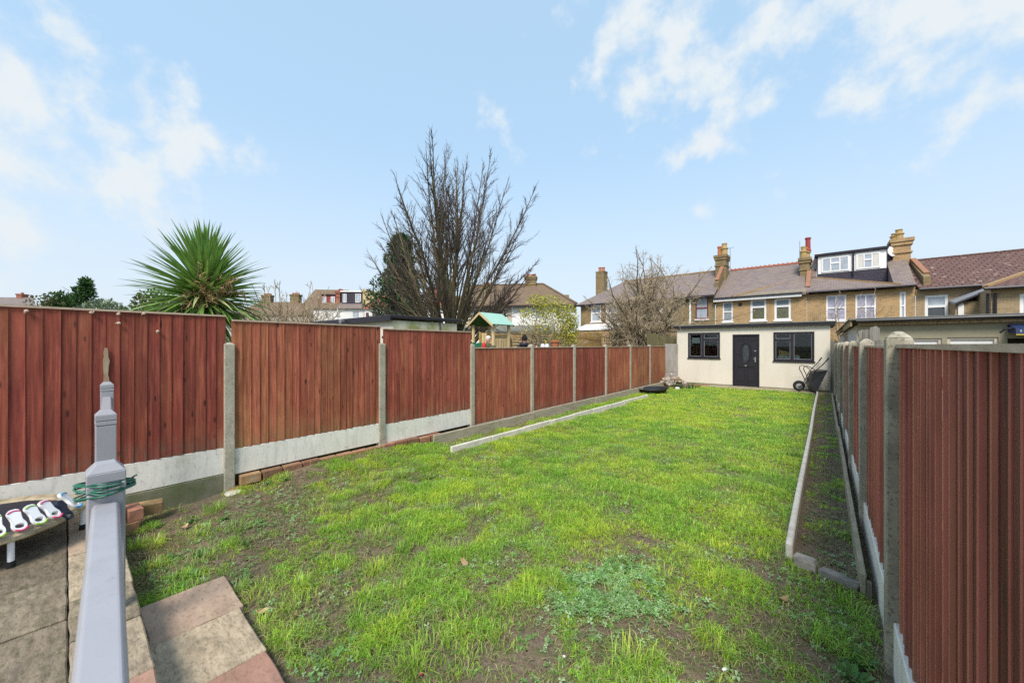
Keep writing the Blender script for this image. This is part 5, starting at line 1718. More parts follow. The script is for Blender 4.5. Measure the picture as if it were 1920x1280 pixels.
a, b = HH.px(632, 578)[0] + 0.02, HH.px(682, 576)[0]
zh = HH.px(660, 578)[1]
wins = [HH.opening(629 + 2.5, 584, 638, 597), HH.opening(661, 583.5, 674, 596)]
HH.wall(a, b, -0.1, zh, 0, M['white_wall'], wins)
for o in wins:
    HH.window(*o, 0, M['white_paint'], M['pane_pale'], bars=(0.5,), fw=0.08)
HH.slope([(a, -0.35, zh), (b, -0.35, zh), (b, 4, zh + 2.6), (a, 4, zh + 2.6)], 0.1, 'roof', M['slate'])
nD = 1.0
a, b = HH.px(640, 560, nD)[0], HH.px(678.5, 560, nD)[0]
zt = HH.px(660, 547.5, nD)[1]
dm = HH.part(MB().box(a, b, nD, nD + 4, zh - 0.2, zt), 'dormer', M['hung_tile_dark'])
HH.part(MB().box(a - 0.1, b + 0.02, nD - 0.15, nD + 4, zt, zt + 0.22), 'dormer_roof', M['white_paint'], dm)
for xa, xb in ((643, 650), (666.5, 677)):
    o = HH.opening(xa, 551, xb, 567, nD)
    HH.window(*o, nD - 0.1, M['white_paint'], M['pane_pale'], bars=(0.5,), fw=0.08, parent=dm)
q0, q1 = HH.px(680, 560, 0.8), HH.px(712, 545, 0.8)
buff = mat('buff_render', (0.58, 0.46, 0.24), (0.50, 0.39, 0.2), scale=1, rough=0.9)
HH.part(MB().prism([(q0[0], 0.8, 4), (q0[0] + 3.2, 0.8, 4), (q0[0] + 3.2, 0.8, HH.px(712, 549, 0.8)[1]), (q0[0], 0.8, HH.px(680, 541, 0.8)[1])], (0, 3.5, 0)), 'buff_gable_wall', buff)

a, b = HJ.px(683, 580)[0], HJ.px(735, 578)[0]
zj = HJ.px(700, 578)[1]
wins = [HJ.opening(686, 586, 691.5, 595), HJ.opening(698, 583.5, 708.5, 594)]
HJ.wall(a, b, -0.1, zj, 0, M['white_wall'], wins)
for o in wins:
    HJ.window(*o, 0, M['maroon'], M['pane'], bars=(0.5,), fw=0.06)
ax = HJ.px(715, 553, 2.0)
HJ.slope([(a - 0.2, -0.3, zj), (b, -0.3, zj), (b, 2.0, ax[1]), (ax[0], 2.0, ax[1])], 0.1, 'roof', M['red_tile'])
HJ.strip((a - 0.2, -0.35, zj + 0.05), (ax[0], 2.0, ax[1] + 0.05), 0.08, 0.06, 'hip_ridge', M['black_paint'])
a, b = HK.px(796, 580)[0], HK.px(862, 580)[0]
zk = HK.px(820, 578)[1]
HK.wall(a, b, -0.1, zk, 0, M['white_wall'], [HK.opening(806, 584, 818, 598)])
HK.window(*HK.opening(806, 584, 818, 598), 0, M['white_paint'], M['pane_pale'], bars=(0.5,), fw=0.08)
HK.slope([(a, -0.3, zk), (b, -0.3, zk), (b, 4, zk + 2.5), (a, 4, zk + 2.5)], 0.1, 'roof', M['brown_tile'])
a2, b2 = HK.px(801, 560, 0.8)[0], HK.px(846, 560, 0.8)[0]
zt = HK.px(820, 541, 0.8)[1]
red_r = mat('red_render', (0.42, 0.13, 0.075), (0.36, 0.11, 0.06), scale=1, rough=0.85)
dm = HK.part(MB().box(a2, b2, 0.8, 4, zk - 0.3, zt), 'dormer', red_r)
HK.part(MB().box(a2 - 0.1, b2 + 0.1, 0.65, 4, zt, zt + 0.25), 'dormer_roof', M['black_paint'], dm)
o = HK.opening(803, 546, 816, 560, 0.8)
HK.window(*o, 0.7, M['white_paint'], M['pane_pale'], bars=(0.5,), fw=0.1, parent=dm)

# brown roofs with two chimneys beyond the bare shrub
HL = bld_at('semi_detached_house', 'distant house with brown roof and two brick chimneys beyond the bare shrub', 535, 62, 0)
zl = HL.px(530, 590)[1]
a, b = HL.px(440, 590)[0], HL.px(606, 590)[0]
HL.wall(a, b, -0.1, zl, 0, M['beige_wall'], [HL.opening(520, 592, 528, 600)])
HL.window(*HL.opening(520, 592, 528, 600), 0, M['white_paint'], M['pane'], fw=0.08)
t0, t1 = HL.px(487, 566, 3.5), HL.px(575, 566, 3.5)
HL.slope([(a, -0.3, zl), (b, -0.3, zl), (t1[0] - 1, 3.5, t1[1]), (t0[0], 3.5, t0[1])], 0.12, 'roof', M['brown_tile'])
for xa, xb, yt in ((492, 508, 553), (545, 561, 552)):
    c0, c1 = HL.px(xa, yt, 3.2)[0], HL.px(xb, yt, 3.2)[0]
    HL.chimney(c0, c1, 3.0, 4.0, zl, HL.px(xa, yt, 3.2)[1], M['stock_dark'], [(0.15 + 0.23 * k, 0.5, 0.3, 0.15, M['terracotta'], 'p') for k in range(4)], cap=0.3, over=0.1)
HM = bld_at('bungalow', 'distant grey roof with one small brick chimney far left', 10, 34, 10)
zz = HM.px(40, 572)[1]
a, b = HM.px(-80, 572)[0], HM.px(75, 572)[0]
HM.wall(a, b, -0.1, zz, 0, M['beige_wall'])
t0, t1 = HM.px(-60, 556, 2.5), HM.px(62, 558, 2.5)
HM.slope([(a, -0.3, zz - 0.1), (b, -0.3, zz - 0.1), (t1[0], 2.5, t1[1]), (t0[0], 2.5, t0[1])], 0.12, 'roof', M['slate'])
c0, c1 = HM.px(34.5, 552, 2.5)[0], HM.px(45, 552, 2.5)[0]
HM.chimney(c0, c1, 2.3, 2.9, zz, HM.px(40, 551, 2.5)[1], M['red_brick'], [(0.5, 0.5, 0.15, 0.1, M['terracotta'], 'p')], cap=0.15, over=0.04)

# ------------------------------------------------------------------ flat-roofed garage two gardens along
GA = Bld('garden_garage', 'flat-roofed pale garage with deep black fascia behind the left fence', 'garage', (-10.75, 6.83))
gL = GA.px(588, 604)[0]
og = GA.opening(683, 609, 711, 690)
GA.wall(gL, 0, -0.1, 2.52, 0, M['render_cream'], [og])
GA.window(*og, 0, M['white_paint'], M['pane_pale'], fw=0.09)
GA.part(MB().add([(0, 0, -0.1), (0, 2.75, -0.1), (0, 2.75, 2.52), (0, 0, 2.52)], [(0, 1, 2, 3)]), 'stained_wall', M['render_stained'])
gr_ = GA.part(MB().box(gL, 0.06, -0.12, 3.0, 2.66, 2.70), 'roof', M['felt'])
GA.part(MB().box(gL, 0.08, -0.16, -0.12, 2.50, 2.69).box(0.05, 0.08, -0.12, 2.9, 2.60, 2.69), 'fascia', M['black_paint'], gr_)
ql = GA.px(643, 601, -0.2)
mb = MB().lathe([(0.03, -0.06), (0.085, 0.05), (0.085, 0.07), (0.01, 0.07)], (ql[0], -0.25, ql[1] - 0.02), 10, Matrix.Rotation(R(100), 4, 'X')).box(ql[0] - 0.03, ql[0] + 0.03, -0.25, -0.16, ql[1] - 0.03, ql[1] + 0.03)
GA.part(mb, 'floodlight', M['lead'], gr_)
GA.part(MB().tube([(0.05, 1.9, 2.55), (0.05, 1.9, 0.4)], 0.02, 6), 'downpipe', M['black_paint'])


# ------------------------------------------------------------------ things in the neighbour's garden
# slatted fence along the far boundary
S0, S1 = Vector((-10.8, 10.9, 0.25)), Vector((-10.8, 21.7, 0.25))
sfn = thing('slatted_fence', 'honey-brown horizontal slat fence behind the playhouse and the yellow shrub', 'fence', (-10.8, 16, 0.25))
bays = 6
for k in range(bays):
    ya, yb = 10.9 + 1.8 * k, 10.9 + 1.8 * (k + 1) - 0.06
    zt = 2.22 + 0.05 * k
    mb = MB().box(-10.83, -10.77, ya - 0.05, ya + 0.03, 0.2, zt + 0.03)
    pw(mb, 'fence_post', M['slat_wood'], sfn)
    for j in range(14):
        z = zt - 0.125 * (j + 1)
        o = MB().box(-0.012, 0.012, -(yb - ya) / 2, (yb - ya) / 2, 0, 0.112).build('slat', M['slat_wood'], sfn) if (k == 0 and j == 0) else None
        if o is None:
            o = slat0.copy()
            COL.objects.link(o)
        else:
            slat0 = o
        o.location = Vector((-10.76, (ya + yb) / 2, z)) - sfn.location
pw(MB().box(-10.84, -10.74, 21.66, 21.78, 0.2, 2.56), 'fence_post', M['slat_wood'], sfn)

# black railings
ir = thing('iron_railings', 'black iron railings between slat fence and tangled tree', 'railings', (-9.5, 21.9, 0.25))
mb = MB()
for z in (0.5, 1.95):
    mb.box(-10.7, -8.3, 21.88, 21.92, z, z + 0.04)
pw(mb, 'rail', M['black_paint'], ir)
b0 = None
for k in range(17):
    if b0 is None:
        b0 = MB().box(-0.013, 0.013, -0.013, 0.013, 0, 1.85).lathe([(0.03, 1.85), (0.03, 1.87), (0.0, 1.97)], (0, 0, 0), 6).build('bar', M['black_paint'], ir)
        o = b0
    else:
        o = b0.copy()
        COL.objects.link(o)
    o.location = (-1.15 + 0.145 * k, 0, 0.1)
ow = thing('old_board_fence', 'mossy old upright board fence behind the end of the left fence', 'fence', (-6.0, 18.5, 0))
for k in range(9):
    x0 = -6.75 + 0.155 * k
    hh = 2.32 + rnd.uniform(-0.04, 0.03) - 0.03 * k
    pw(MB().box(x0, x0 + 0.145, 18.5 + rnd.uniform(0, 0.02), 18.53, -0.1, hh), 'board', mat('mossy_board', (0.17, 0.15, 0.07), (0.10, 0.09, 0.05), scale=4, stretch=(9, 9, 1), rough=0.95, tint=0.2) if k == 0 else bpy.data.materials['mossy_board'], ow)

# playhouse
PX, PYH = -9.45, 9.62
ph = thing('playhouse', 'new pine climbing playhouse with pale green roof and green slide', 'playhouse', (PX, PYH, 0.25))
hx, dpt = 0.5, 0.95
for sx in (-1, 1):
    for yy in (0.06, dpt - 0.06):
        pw(MB().box(PX + sx * hx - 0.045, PX + sx * hx + 0.045, PYH + yy - 0.045, PYH + yy + 0.045, 0.25, 2.46), 'post', M['pine_wood'], ph, bevel=0.01)
apx, ez = 2.86, 2.42
for sx in (-1, 1):
    e = PX + sx * 0.62
    nrm = Vector((sx * (apx - ez), 0, 0.62)).normalized() * 0.02
    q = [Vector((PX, PYH - 0.12, apx)), Vector((e, PYH - 0.12, ez)), Vector((e, PYH + dpt + 0.12, ez)), Vector((PX, PYH + dpt + 0.12, apx))]
    rp = pw(MB().prism([p + nrm for p in q], nrm), 'roof_panel', M['green_pale'], ph)
    pw(MB().prism([p for p in q], nrm * 0.9), 'roof_lining', M['green_dark'], rp, ph)
    for yy in (PYH - 0.155, PYH + dpt + 0.125):
        w0 = [Vector((PX, yy, apx + 0.035)), Vector((e + sx * 0.03, yy, ez + 0.01)), Vector((e + sx * 0.03, yy, ez - 0.07)), Vector((PX, yy, apx - 0.05))]
        pw(MB().prism(w0, (0, 0.03, 0)), 'barge_board', M['pine_wood'], ph)
pw(MB().box(PX - hx, PX + hx, PYH + 0.02, PYH + dpt - 0.02, 1.28, 1.34), 'deck', M['pine_wood'], ph)
for (xa, xb, ya, yb) in ((PX + hx - 0.02, PX + hx + 0.02, PYH + 0.1, PYH + dpt - 0.1),):
    for k in range(6):
        y_ = ya + (yb - ya) * k / 5.5
        pw(MB().box(xa, xb, y_, y_ + 0.085, 1.3, 1.95), 'slat', M['pine_wood'], ph)
for k in range(4):
    x_ = PX - 0.02 + 0.125 * k
    pw(MB().box(x_, x_ + 0.085, PYH + 0.02, PYH + 0.05, 1.3, 2.15 if k < 2 else 1.9), 'slat', M['pine_wood'], ph)
pw(MB().box(PX - hx, PX + hx, PYH + 0.0, PYH + 0.04, 1.55, 1.63), 'cross_rail', M['pine_wood'], ph)
for k in range(7):
    x_ = PX - hx + 0.03 + 0.135 * k
    pw(MB().box(x_, x_ + 0.11, PYH + dpt - 0.05, PYH + dpt - 0.03, 1.3, 2.1), 'slat', M['pine_wood'], ph)
# green slide leaving the front left
mb = MB().prism([(PX - 0.46, PYH + 0.1, 1.82), (PX - 0.46, PYH - 0.25, 1.78), (PX - 0.46, PYH - 2.0, 0.35), (PX - 0.46, PYH - 2.0, 0.25), (PX - 0.46, PYH - 0.3, 1.30), (PX - 0.46, PYH + 0.1, 1.34)], (0.03, 0, 0))
mb.prism([(PX - 0.06, PYH + 0.1, 1.82), (PX - 0.06, PYH - 0.25, 1.78), (PX - 0.06, PYH - 2.0, 0.35), (PX - 0.06, PYH - 2.0, 0.25), (PX - 0.06, PYH - 0.3, 1.30), (PX - 0.06, PYH + 0.1, 1.34)], (0.03, 0, 0))
mb.prism([(PX - 0.43, PYH + 0.1, 1.42), (PX - 0.43, PYH - 0.3, 1.42), (PX - 0.43, PYH - 2.0, 0.3), (PX - 0.43, PYH - 2.0, 0.27), (PX - 0.43, PYH - 0.3, 1.38), (PX - 0.43, PYH + 0.1, 1.38)], (0.37, 0, 0))
pw(mb, 'slide', M['green_slide'], ph)
# swing / climbing annexe behind: second pair of posts with a small gable and slatted guard
for (px, n_) in ((957, 0), (946, 1)):
    q = at_y(px, 625, 11.2)
    pw(MB().box(q.x - 0.05, q.x + 0.05, q.y - 0.05, q.y + 0.05, 0.25, 2.14), 'annexe_post', M['pine_wood'], ph)
qa, qb = at_y(946, 630, 11.2), at_y(962, 630, 11.2)
for k in range(5):
    x_ = qa.x + (qb.x - qa.x) * (k + 0.3) / 5.2
    pw(MB().box(x_, x_ + 0.075, 11.14, 11.17, 1.2, 1.94), 'annexe_slat', M['pine_wood'], ph)
pw(MB().box(qa.x, qb.x, 11.1, 11.14, 1.88, 1.97).box(qa.x, qb.x, 11.1, 11.14, 1.25, 1.33), 'annexe_rail', M['pine_wood'], ph)
# garden table top with pot and white things
tcn_ = at_d(1045, 650, 14.2)
tab = thing('garden_table', 'dark garden table with long top just over the fence line', 'table', (tcn_.x, tcn_.y, 0.25), TH)
MB().box(-1.0, 0.95, -0.4, 0.4, 1.32, 1.38).build('table_top', M['navy_plastic'], tab)
for sx in (-0.9, 0.85):
    for sy in (-0.33, 0.33):
        MB().box(sx - 0.03, sx + 0.03, sy - 0.03, sy + 0.03, 0, 1.32).build('leg', M['black_paint'], tab)
ZT = 0.25 + 1.38
pt = at_d(1041, 650, 14.3)
o = MB().lathe([(0.001, 0.0), (0.13, 0.0), (0.17, 0.2), (0.2, 0.2), (0.205, 0.265), (0.17, 0.265), (0.16, 0.2), (0.001, 0.18)], (0, 0, 0), 20).build('plant_pot', M['terracotta'], smooth=False)
o.location = (pt.x, pt.y, ZT)
tag(o, 'terracotta flower pot standing on the dark garden table', 'flower pot')
for px, sx, mm, lab in ((1017.5, 0.07, 'toy_white', 'small white tub left of the other on the dark table'), (1022, 0.055, 'pane_pale', 'small pale blue box between the two white tubs'), (1026, 0.075, 'paper', 'crumpled white packet nearest the terracotta pot')):
    q = at_d(px, 650, 14.1)
    o = MB().frustum(-sx, sx, -sx, sx, 0, 0.13 if sx > 0.06 else 0.1, 0.02).build('white_tub', M[mm], bevel=0.015)
    o.location = (q.x, q.y, ZT)
    o.rotation_euler = (0, 0, px)
    tag(o, lab, 'tub')


# ------------------------------------------------------------------ two people
def skin_body(name, joints, edges, m, parent=None, root=0, sub=2):
    me = bpy.data.meshes.new(name)
    me.from_pydata([j[0] for j in joints], edges, [])
    o = bpy.data.objects.new(name, me)
    COL.objects.link(o)
    o.modifiers.new('skin', 'SKIN')
    lay = me.skin_vertices[0].data if me.skin_vertices else None
    if lay is None:
        with bpy.context.temp_override(object=o, active_object=o):
            bpy.ops.mesh.customdata_skin_add()
        lay = me.skin_vertices[0].data
    for i, j in enumerate(joints):
        lay[i].radius = (j[1], j[2] if len(j) > 2 else j[1])
        lay[i].use_root = (i == root)
    s = o.modifiers.new('sub', 'SUBSURF')
    s.levels = s.render_levels = sub
    me.materials.append(m)
    if parent is not None:
        o.parent = parent
    return o


def person(label, loc, rz, top, jacket, hat=None, hair=None, arm_up=False):
    t = thing('person', label, 'person', loc, rz)
    # +y is the way the person faces
    J = [((0, 0, 0.94), 0.13, 0.11), ((0, 0, 1.15), 0.12, 0.095), ((0, 0, 1.36), 0.155, 0.1), ((0, 0.0, 1.46), 0.06, 0.06), ((0, 0.015, 1.53), 0.055, 0.06),
         ((0, 0.025, 1.60), 0.075, 0.09), ((0, 0.02, 1.68), 0.078, 0.095), ((0, 0.01, 1.735), 0.055, 0.06),
         ((-0.2, 0, 1.40), 0.06), ((-0.25, 0.03, 1.14), 0.045), ((-0.22, 0.17, 0.95), 0.035), ((-0.21, 0.23, 0.9), 0.035),
         ((0.2, 0, 1.40), 0.06)]
    if arm_up:
        J += [((0.30, 0.12, 1.22), 0.045), ((0.30, 0.32, 1.40), 0.035), ((0.30, 0.37, 1.45), 0.036)]
    else:
        J += [((0.25, 0.03, 1.14), 0.045), ((0.22, 0.17, 0.95), 0.035), ((0.21, 0.23, 0.9), 0.035)]
    J += [((-0.1, 0, 0.86), 0.09), ((-0.11, 0.01, 0.48), 0.062), ((-0.11, -0.02, 0.08), 0.042), ((-0.12, 0.12, 0.035), 0.035),
          ((0.1, 0, 0.86), 0.09), ((0.11, 0.03, 0.48), 0.062), ((0.11, -0.0, 0.08), 0.042), ((0.12, 0.14, 0.035), 0.035)]
    E = [(0, 1), (1, 2), (2, 3), (3, 4), (4, 5), (5, 6), (6, 7), (2, 8), (8, 9), (9, 10), (10, 11), (2, 12), (12, 13), (13, 14), (14, 15),
         (0, 16), (16, 17), (17, 18), (18, 19), (0, 20), (20, 21), (21, 22), (22, 23)]
    skin_body('body', J, E, M['skin'], t)
    JJ = [(Vector(J[i][0]), J[i][1] + 0.035, (J[i][2] if len(J[i]) > 2 else J[i][1]) + 0.035) for i in (0, 1, 2, 8, 9, 10, 12, 13, 14)]
    JJ[0] = (Vector((0, 0, 0.86)), 0.185, 0.16)
    JJ.append((Vector((0, -0.01, 1.455)), 0.1, 0.09))
    skin_body('jacket', JJ, [(0, 1), (1, 2), (2, 3), (3, 4), (4, 5), (2, 6), (6, 7), (7, 8), (2, 9)], jacket, t)
    JJ = [(Vector((0, 0, 0.92)), 0.15, 0.13)] + [(Vector(J[i][0]) + Vector((0, 0, 0.03)), J[i][1] + 0.022) for i in (16, 17, 18, 20, 21, 22)]
    skin_body('trousers', JJ, [(0, 1), (1, 2), (2, 3), (0, 4), (4, 5), (5, 6)], M['trouser'], t)
    # face: nose, ears, eyes, mouth as small pieces
    fc = MB().tube([(0, 0.105, 1.64), (0, 0.14, 1.60), (0, 0.115, 1.592)], [0.010, 0.016, 0.012], 6)
    for s in (-1, 1):
        fc.tube([(s * 0.078, 0.01, 1.655), (s * 0.092, 0.0, 1.63), (s * 0.08, 0.008, 1.595)], [0.010, 0.018, 0.01], 6)
    fc.build('face_features', M['skin'], t, smooth=True)
    ey = MB()
    for s in (-1, 1):
        ey.lathe([(0.001, 0.0), (0.011, 0.003), (0.001, 0.012)], (s * 0.032, 0.10, 1.642), 8, Matrix.Rotation(R(-90), 4, 'X'))
    ey.box(-0.026, 0.026, 0.104, 0.112, 1.556, 1.562)
    ey.build('eyes_and_mouth', M['trouser'], t)
    MB().lathe([(0.13, 1.40), (0.125, 1.46), (0.10, 1.50), (0.092, 1.535), (0.08, 1.53)], (0, 0.0, 0), 16).build('collar', jacket, t, smooth=True)
    if hair is not None:
        hb = MB().lathe([(0.086, 1.655), (0.092, 1.70), (0.08, 1.755), (0.045, 1.785), (0.004, 1.795)], (0, -0.008, 0), 18, Matrix.Diagonal((0.98, 1.12, 1, 1)))
        hb.build('hair', hair, t, smooth=True)
    if hat is not None:
        hb = MB().lathe([(0.092, 1.645), (0.1, 1.65), (0.1, 1.69), (0.094, 1.70), (0.088, 1.76), (0.05, 1.80), (0.004, 1.81)], (0, 0.0, 0), 18, Matrix.Diagonal((0.98, 1.14, 1, 1)))
        h_ = hb.build('hat', hat, t, smooth=True)
        MB().lathe([(0.004, 1.785), (0.03, 1.795), (0.038, 1.815), (0.028, 1.84), (0.004, 1.85)], (0, 0, 0), 10).build('bobble', hat, h_, smooth=True)
        hood = MB().lathe([(0.10, 1.42), (0.15, 1.45), (0.155, 1.52), (0.125, 1.555), (0.09, 1.55)], (0, -0.05, 0), 16)
        hood.build('hood', jacket, t, smooth=True)
    return t


q = at_d(915.5, 640, 12.4)
person('white-haired person in olive jacket standing in front of the playhouse', (q.x, q.y, 0.24), TH + R(160), None, M['olive_cloth'], hair=M['hair_white'])
q = at_d(983.5, 640, 12.6)
person('person in black bobble hat and navy padded jacket seen from behind', (q.x, q.y, 0.24), TH - R(25), None, M['navy_cloth'], hat=M['black_wool'], arm_up=True)
q = at_d(907.3, 648, 12.0)
o = MB().lathe([(0.001, 0), (0.06, 0.0), (0.07, 0.05), (0.07, 0.2), (0.055, 0.26), (0.05, 0.27), (0.05, 0.3), (0.001, 0.3)], (0, 0, 0), 14).build('red_container', M['red_plastic'], smooth=True)
o.location = (q.x, q.y, 1.50)
tag(o, 'bright red container held up beside the olive jacket', 'container')


# ------------------------------------------------------------------ bare trees
class Twigs:
    """tapered branches collected into arrays: thick ones and thin ones"""

    def __init__(self, seed):
        self.r = random.Random(seed)
        self.thick, self.thin = MB(), MB()

    def branch(self, p, d, L, r0, r1, segs, wander, trop=0.0, tropv=Vector((0, 0, 1))):
        pts, rad = [Vector(p)], [r0]
        d = Vector(d).normalized()
        for k in range(segs):
            j = Vector((self.r.gauss(0, 1), self.r.gauss(0, 1), self.r.gauss(0, 1))) * wander
            d = (d + j + tropv * trop).normalized()
            pts.append(pts[-1] + d * (L / segs))
            rad.append(r0 + (r1 - r0) * (k + 1) / segs)
        n = 7 if r0 > 0.06 else 5 if r0 > 0.025 else 3
        (self.thick if r0 > 0.022 else self.thin).tube(pts, rad, n, cap=False)
        return pts, rad

    def side_dir(self, d, ang):
        o = Vector((self.r.gauss(0, 1), self.r.gauss(0, 1), self.r.gauss(0, 1)))
        d = d.normalized()
        o = (o - d * o.dot(d)).normalized()
        return d * math.cos(ang) + o * math.sin(ang)


def sub_branches(T, pts, rad, n, len_f, ang, levels, wander, trop, t0=0.25, twig=0.006, minl=0.12):
    L = sum((b - a).length for a, b in zip(pts[:-1], pts[1:]))
    m = len(pts) - 1
    for k in range(n):
        t = t0 + (1 - t0) * (k + T.r.random()) / n
        i = min(int(t * m), m - 1)
        f = t * m - i
        p = pts[i].lerp(pts[i + 1], f)
        d = T.side_dir(pts[i + 1] - pts[i], R(T.r.uniform(*ang)))
        l = max(minl, L * len_f * (1.08 - t) * T.r.uniform(0.6, 1.2))
        r0 = max(twig, (rad[i] * (1 - f) + rad[i + 1] * f) * 0.55)
        q, rr = T.branch(p, d, l, r0, twig * 0.6, max(3, int(l / 0.35)), wander, trop)
        if levels > 1 and l > minl * 1.8:
            sub_branches(T, q, rr, max(2, int(n * 0.55)), len_f, ang, levels - 1, wander, trop, 0.2, twig, minl)


# big multi-stemmed bare tree
base = at_d(845, HY, 18.0)
bt = thing('bare_tree', 'tall multi-stemmed bare tree fanning out above the garage and fence', 'tree', (base.x, base.y, 0.25))
T_ = Twigs(11)
trunk = MB()
trunk.tube([(0, 0, -0.3), (0.02, 0, 0.4), (0, 0.03, 1.2), (0.03, 0, 2.0)], [0.62, 0.50, 0.47, 0.40], 12)
stems = []
ns = 46
for k in range(ns):
    az = 2 * math.pi * (k * 0.381966 + T_.r.uniform(-0.04, 0.04))
    tilt = R(3 + 58 * ((k + 0.5) / ns) ** 0.95 + T_.r.uniform(-3, 3))
    d = Vector((math.sin(tilt) * math.cos(az), math.sin(tilt) * math.sin(az), math.cos(tilt)))
    L = (9.15 - 4.7 * max(0.0, (tilt - R(17)) / R(45)) ** 1.0 + 0.35 * (-math.cos(az - TH)) * math.sin(tilt)) * T_.r.uniform(0.95, 1.03)
    p0 = Vector((d.x * 0.34, d.y * 0.34, T_.r.uniform(0.9, 2.2) - 0.5 * tilt))
    r0 = T_.r.uniform(0.05, 0.10) * (1.0 if k % 5 else 1.6)
    pts, rad = T_.branch(p0, d, L, r0, 0.010, 12, 0.038, 0.018 + 0.02 * tilt)
    sub_branches(T_, pts, rad, 18, 0.40, (14, 38), 3, 0.07, 0.03, 0.32, 0.0075, 0.25)
    sub_branches(T_, pts, rad, 15, 0.20, (18, 50), 2, 0.09, 0.03, 0.5, 0.0065, 0.2)
# low side shoots round the butt
for k in range(26):
    az = T_.r.uniform(0, 6.28)
    el = R(T_.r.uniform(5, 55))
    d = Vector((math.cos(az) * math.cos(el), math.sin(az) * math.cos(el), math.sin(el)))
    p0 = Vector((math.cos(az) * 0.4, math.sin(az) * 0.4, T_.r.uniform(1.2, 3.4)))
    pts, rad = T_.branch(p0, d, T_.r.uniform(1.4, 3.2), 0.03, 0.007, 7, 0.16, 0.02)
    sub_branches(T_, pts, rad, 8, 0.4, (25, 60), 2, 0.14, 0.04, 0.15, 0.009, 0.2)
trunk.build('trunk', M['bark_olive'], bt, smooth=True)
T_.thick.build('limbs', M['bark_olive'], bt, smooth=True)
tag(T_.thin.build('crown', M['bark_twig'], bt), kind='stuff')

# tangled tree by the end of the left fence
base = at_d(1203, HY, 21.0)
tt = thing('bare_tree', 'twiggy tangled bare tree with rounded crown before the brick end house', 'tree', (base.x, base.y, 0.25))
T2 = Twigs(23)
trk = MB()
trk.tube([(0, 0, -0.3), (0.03, 0, 0.5), (-0.05, 0.02, 1.3)], [0.24, 0.2, 0.17], 9)
for k in range(20):
    az = 2 * math.pi * (k * 0.381966)
    tilt = R(6 + 66 * (k / 19) + T2.r.uniform(-5, 5))
    d = Vector((math.sin(tilt) * math.cos(az), math.sin(tilt) * math.sin(az), math.cos(tilt)))
    pts, rad = T2.branch(Vector((0, 0, T2.r.uniform(0.5, 1.4))), d, T2.r.uniform(5.9, 6.5) * (1.12 if k < 9 else 1.0) * (1 - 0.34 * tilt), 0.085, 0.012, 10, 0.17, 0.05)
    sub_branches(T2, pts, rad, 26, 0.44, (35, 75), 3, 0.2, 0.03, 0.10, 0.0085, 0.3)
for k in range(130):                       # upright whips and suckers round the stem
    az, ra_ = T2.r.uniform(0, 6.28), T2.r.uniform(0.2, 2.3)
    p0 = Vector((math.cos(az) * ra_, math.sin(az) * ra_, T2.r.uniform(0.2, 2.2)))
    d = Vector((T2.r.gauss(0, 0.5), T2.r.gauss(0, 0.5), T2.r.choice((1, 1, -0.6))))
    pts, rad = T2.branch(p0, d, T2.r.uniform(0.8, 2.0), 0.014, 0.007, 6, 0.2, 0.02)
    sub_branches(T2, pts, rad, 6, 0.4, (30, 70), 2, 0.2, 0.0, 0.1, 0.009, 0.25)
# low limbs reaching in front of the outbuilding roof
for k in range(9):
    q0 = Vector((1.0 + 0.12 * k, -0.6, 2.0 + 0.05 * k))
    pts, rad = T2.branch(q0, Vector((0.75, -1.0, T2.r.uniform(-0.25, 0.25))), T2.r.uniform(2.4, 4.0), 0.03, 0.008, 9, 0.2, 0.0)
    sub_branches(T2, pts, rad, 8, 0.35, (35, 75), 2, 0.22, 0.0, 0.15, 0.009, 0.25)
trk.build('trunk', M['bark_grey'], tt, smooth=True)
T2.thick.build('limbs', M['bark_grey'], tt, smooth=True)
tag(T2.thin.build('crown', M['twig_pale'], tt), kind='stuff')


def bare_shrub(label, px, D, hgt, spread, n, seed, m, z0=0.25, up=0.9, name='bare_shrub', twig=0.010, r0=0.022):
    base = at_d(px, HY, D)
    t = thing(name, label, 'shrub', (base.x, base.y, z0))
    T3 = Twigs(seed)
    for k in range(n):
        az = T3.r.uniform(0, 6.28)
        d = Vector((math.cos(az) * spread, math.sin(az) * spread, up)).normalized()
        p0 = Vector((math.cos(az) * 0.2, math.sin(az) * 0.2, 0))
        pts, rad = T3.branch(p0, d, hgt * T3.r.uniform(0.7, 1.05), r0, twig * 0.7, 8, 0.13, 0.02)
        sub_branches(T3, pts, rad, 9, 0.4, (20, 55), 2, 0.14, 0.03, 0.2, twig, 0.25)
    T3.thick.v += []
    mbx = MB()
    mbx.add(T3.thick.v, T3.thick.f)
    mbx.add(T3.thin.v, T3.thin.f)
    tag(mbx.build('twigs', m, t), kind='stuff')
    return t


bare_shrub('pale bare thicket of thin twigs between the spiky plant and the red dormer house', 540, 27, 6.3, 0.66, 85, 31, M['twig_pale'], twig=0.019, r0=0.03)
bare_shrub('pale bare shrub with arching shoots before the dormer house windows', 1590, 24.5, 5.4, 0.40, 30, 33, M['twig_pale'], z0=0.0, twig=0.012, r0=0.03)
bare_shrub('fine dark bare tree at the left edge beyond the fence', -22, 16, 5.2, 0.9, 22, 35, M['bark_twig'], name='bare_tree', twig=0.009, r0=0.04)
bare_shrub('thin bare twigs rising above the grey-green bush', 205, 15, 3.2, 0.7, 8, 36, M['twig_pale'], twig=0.007)


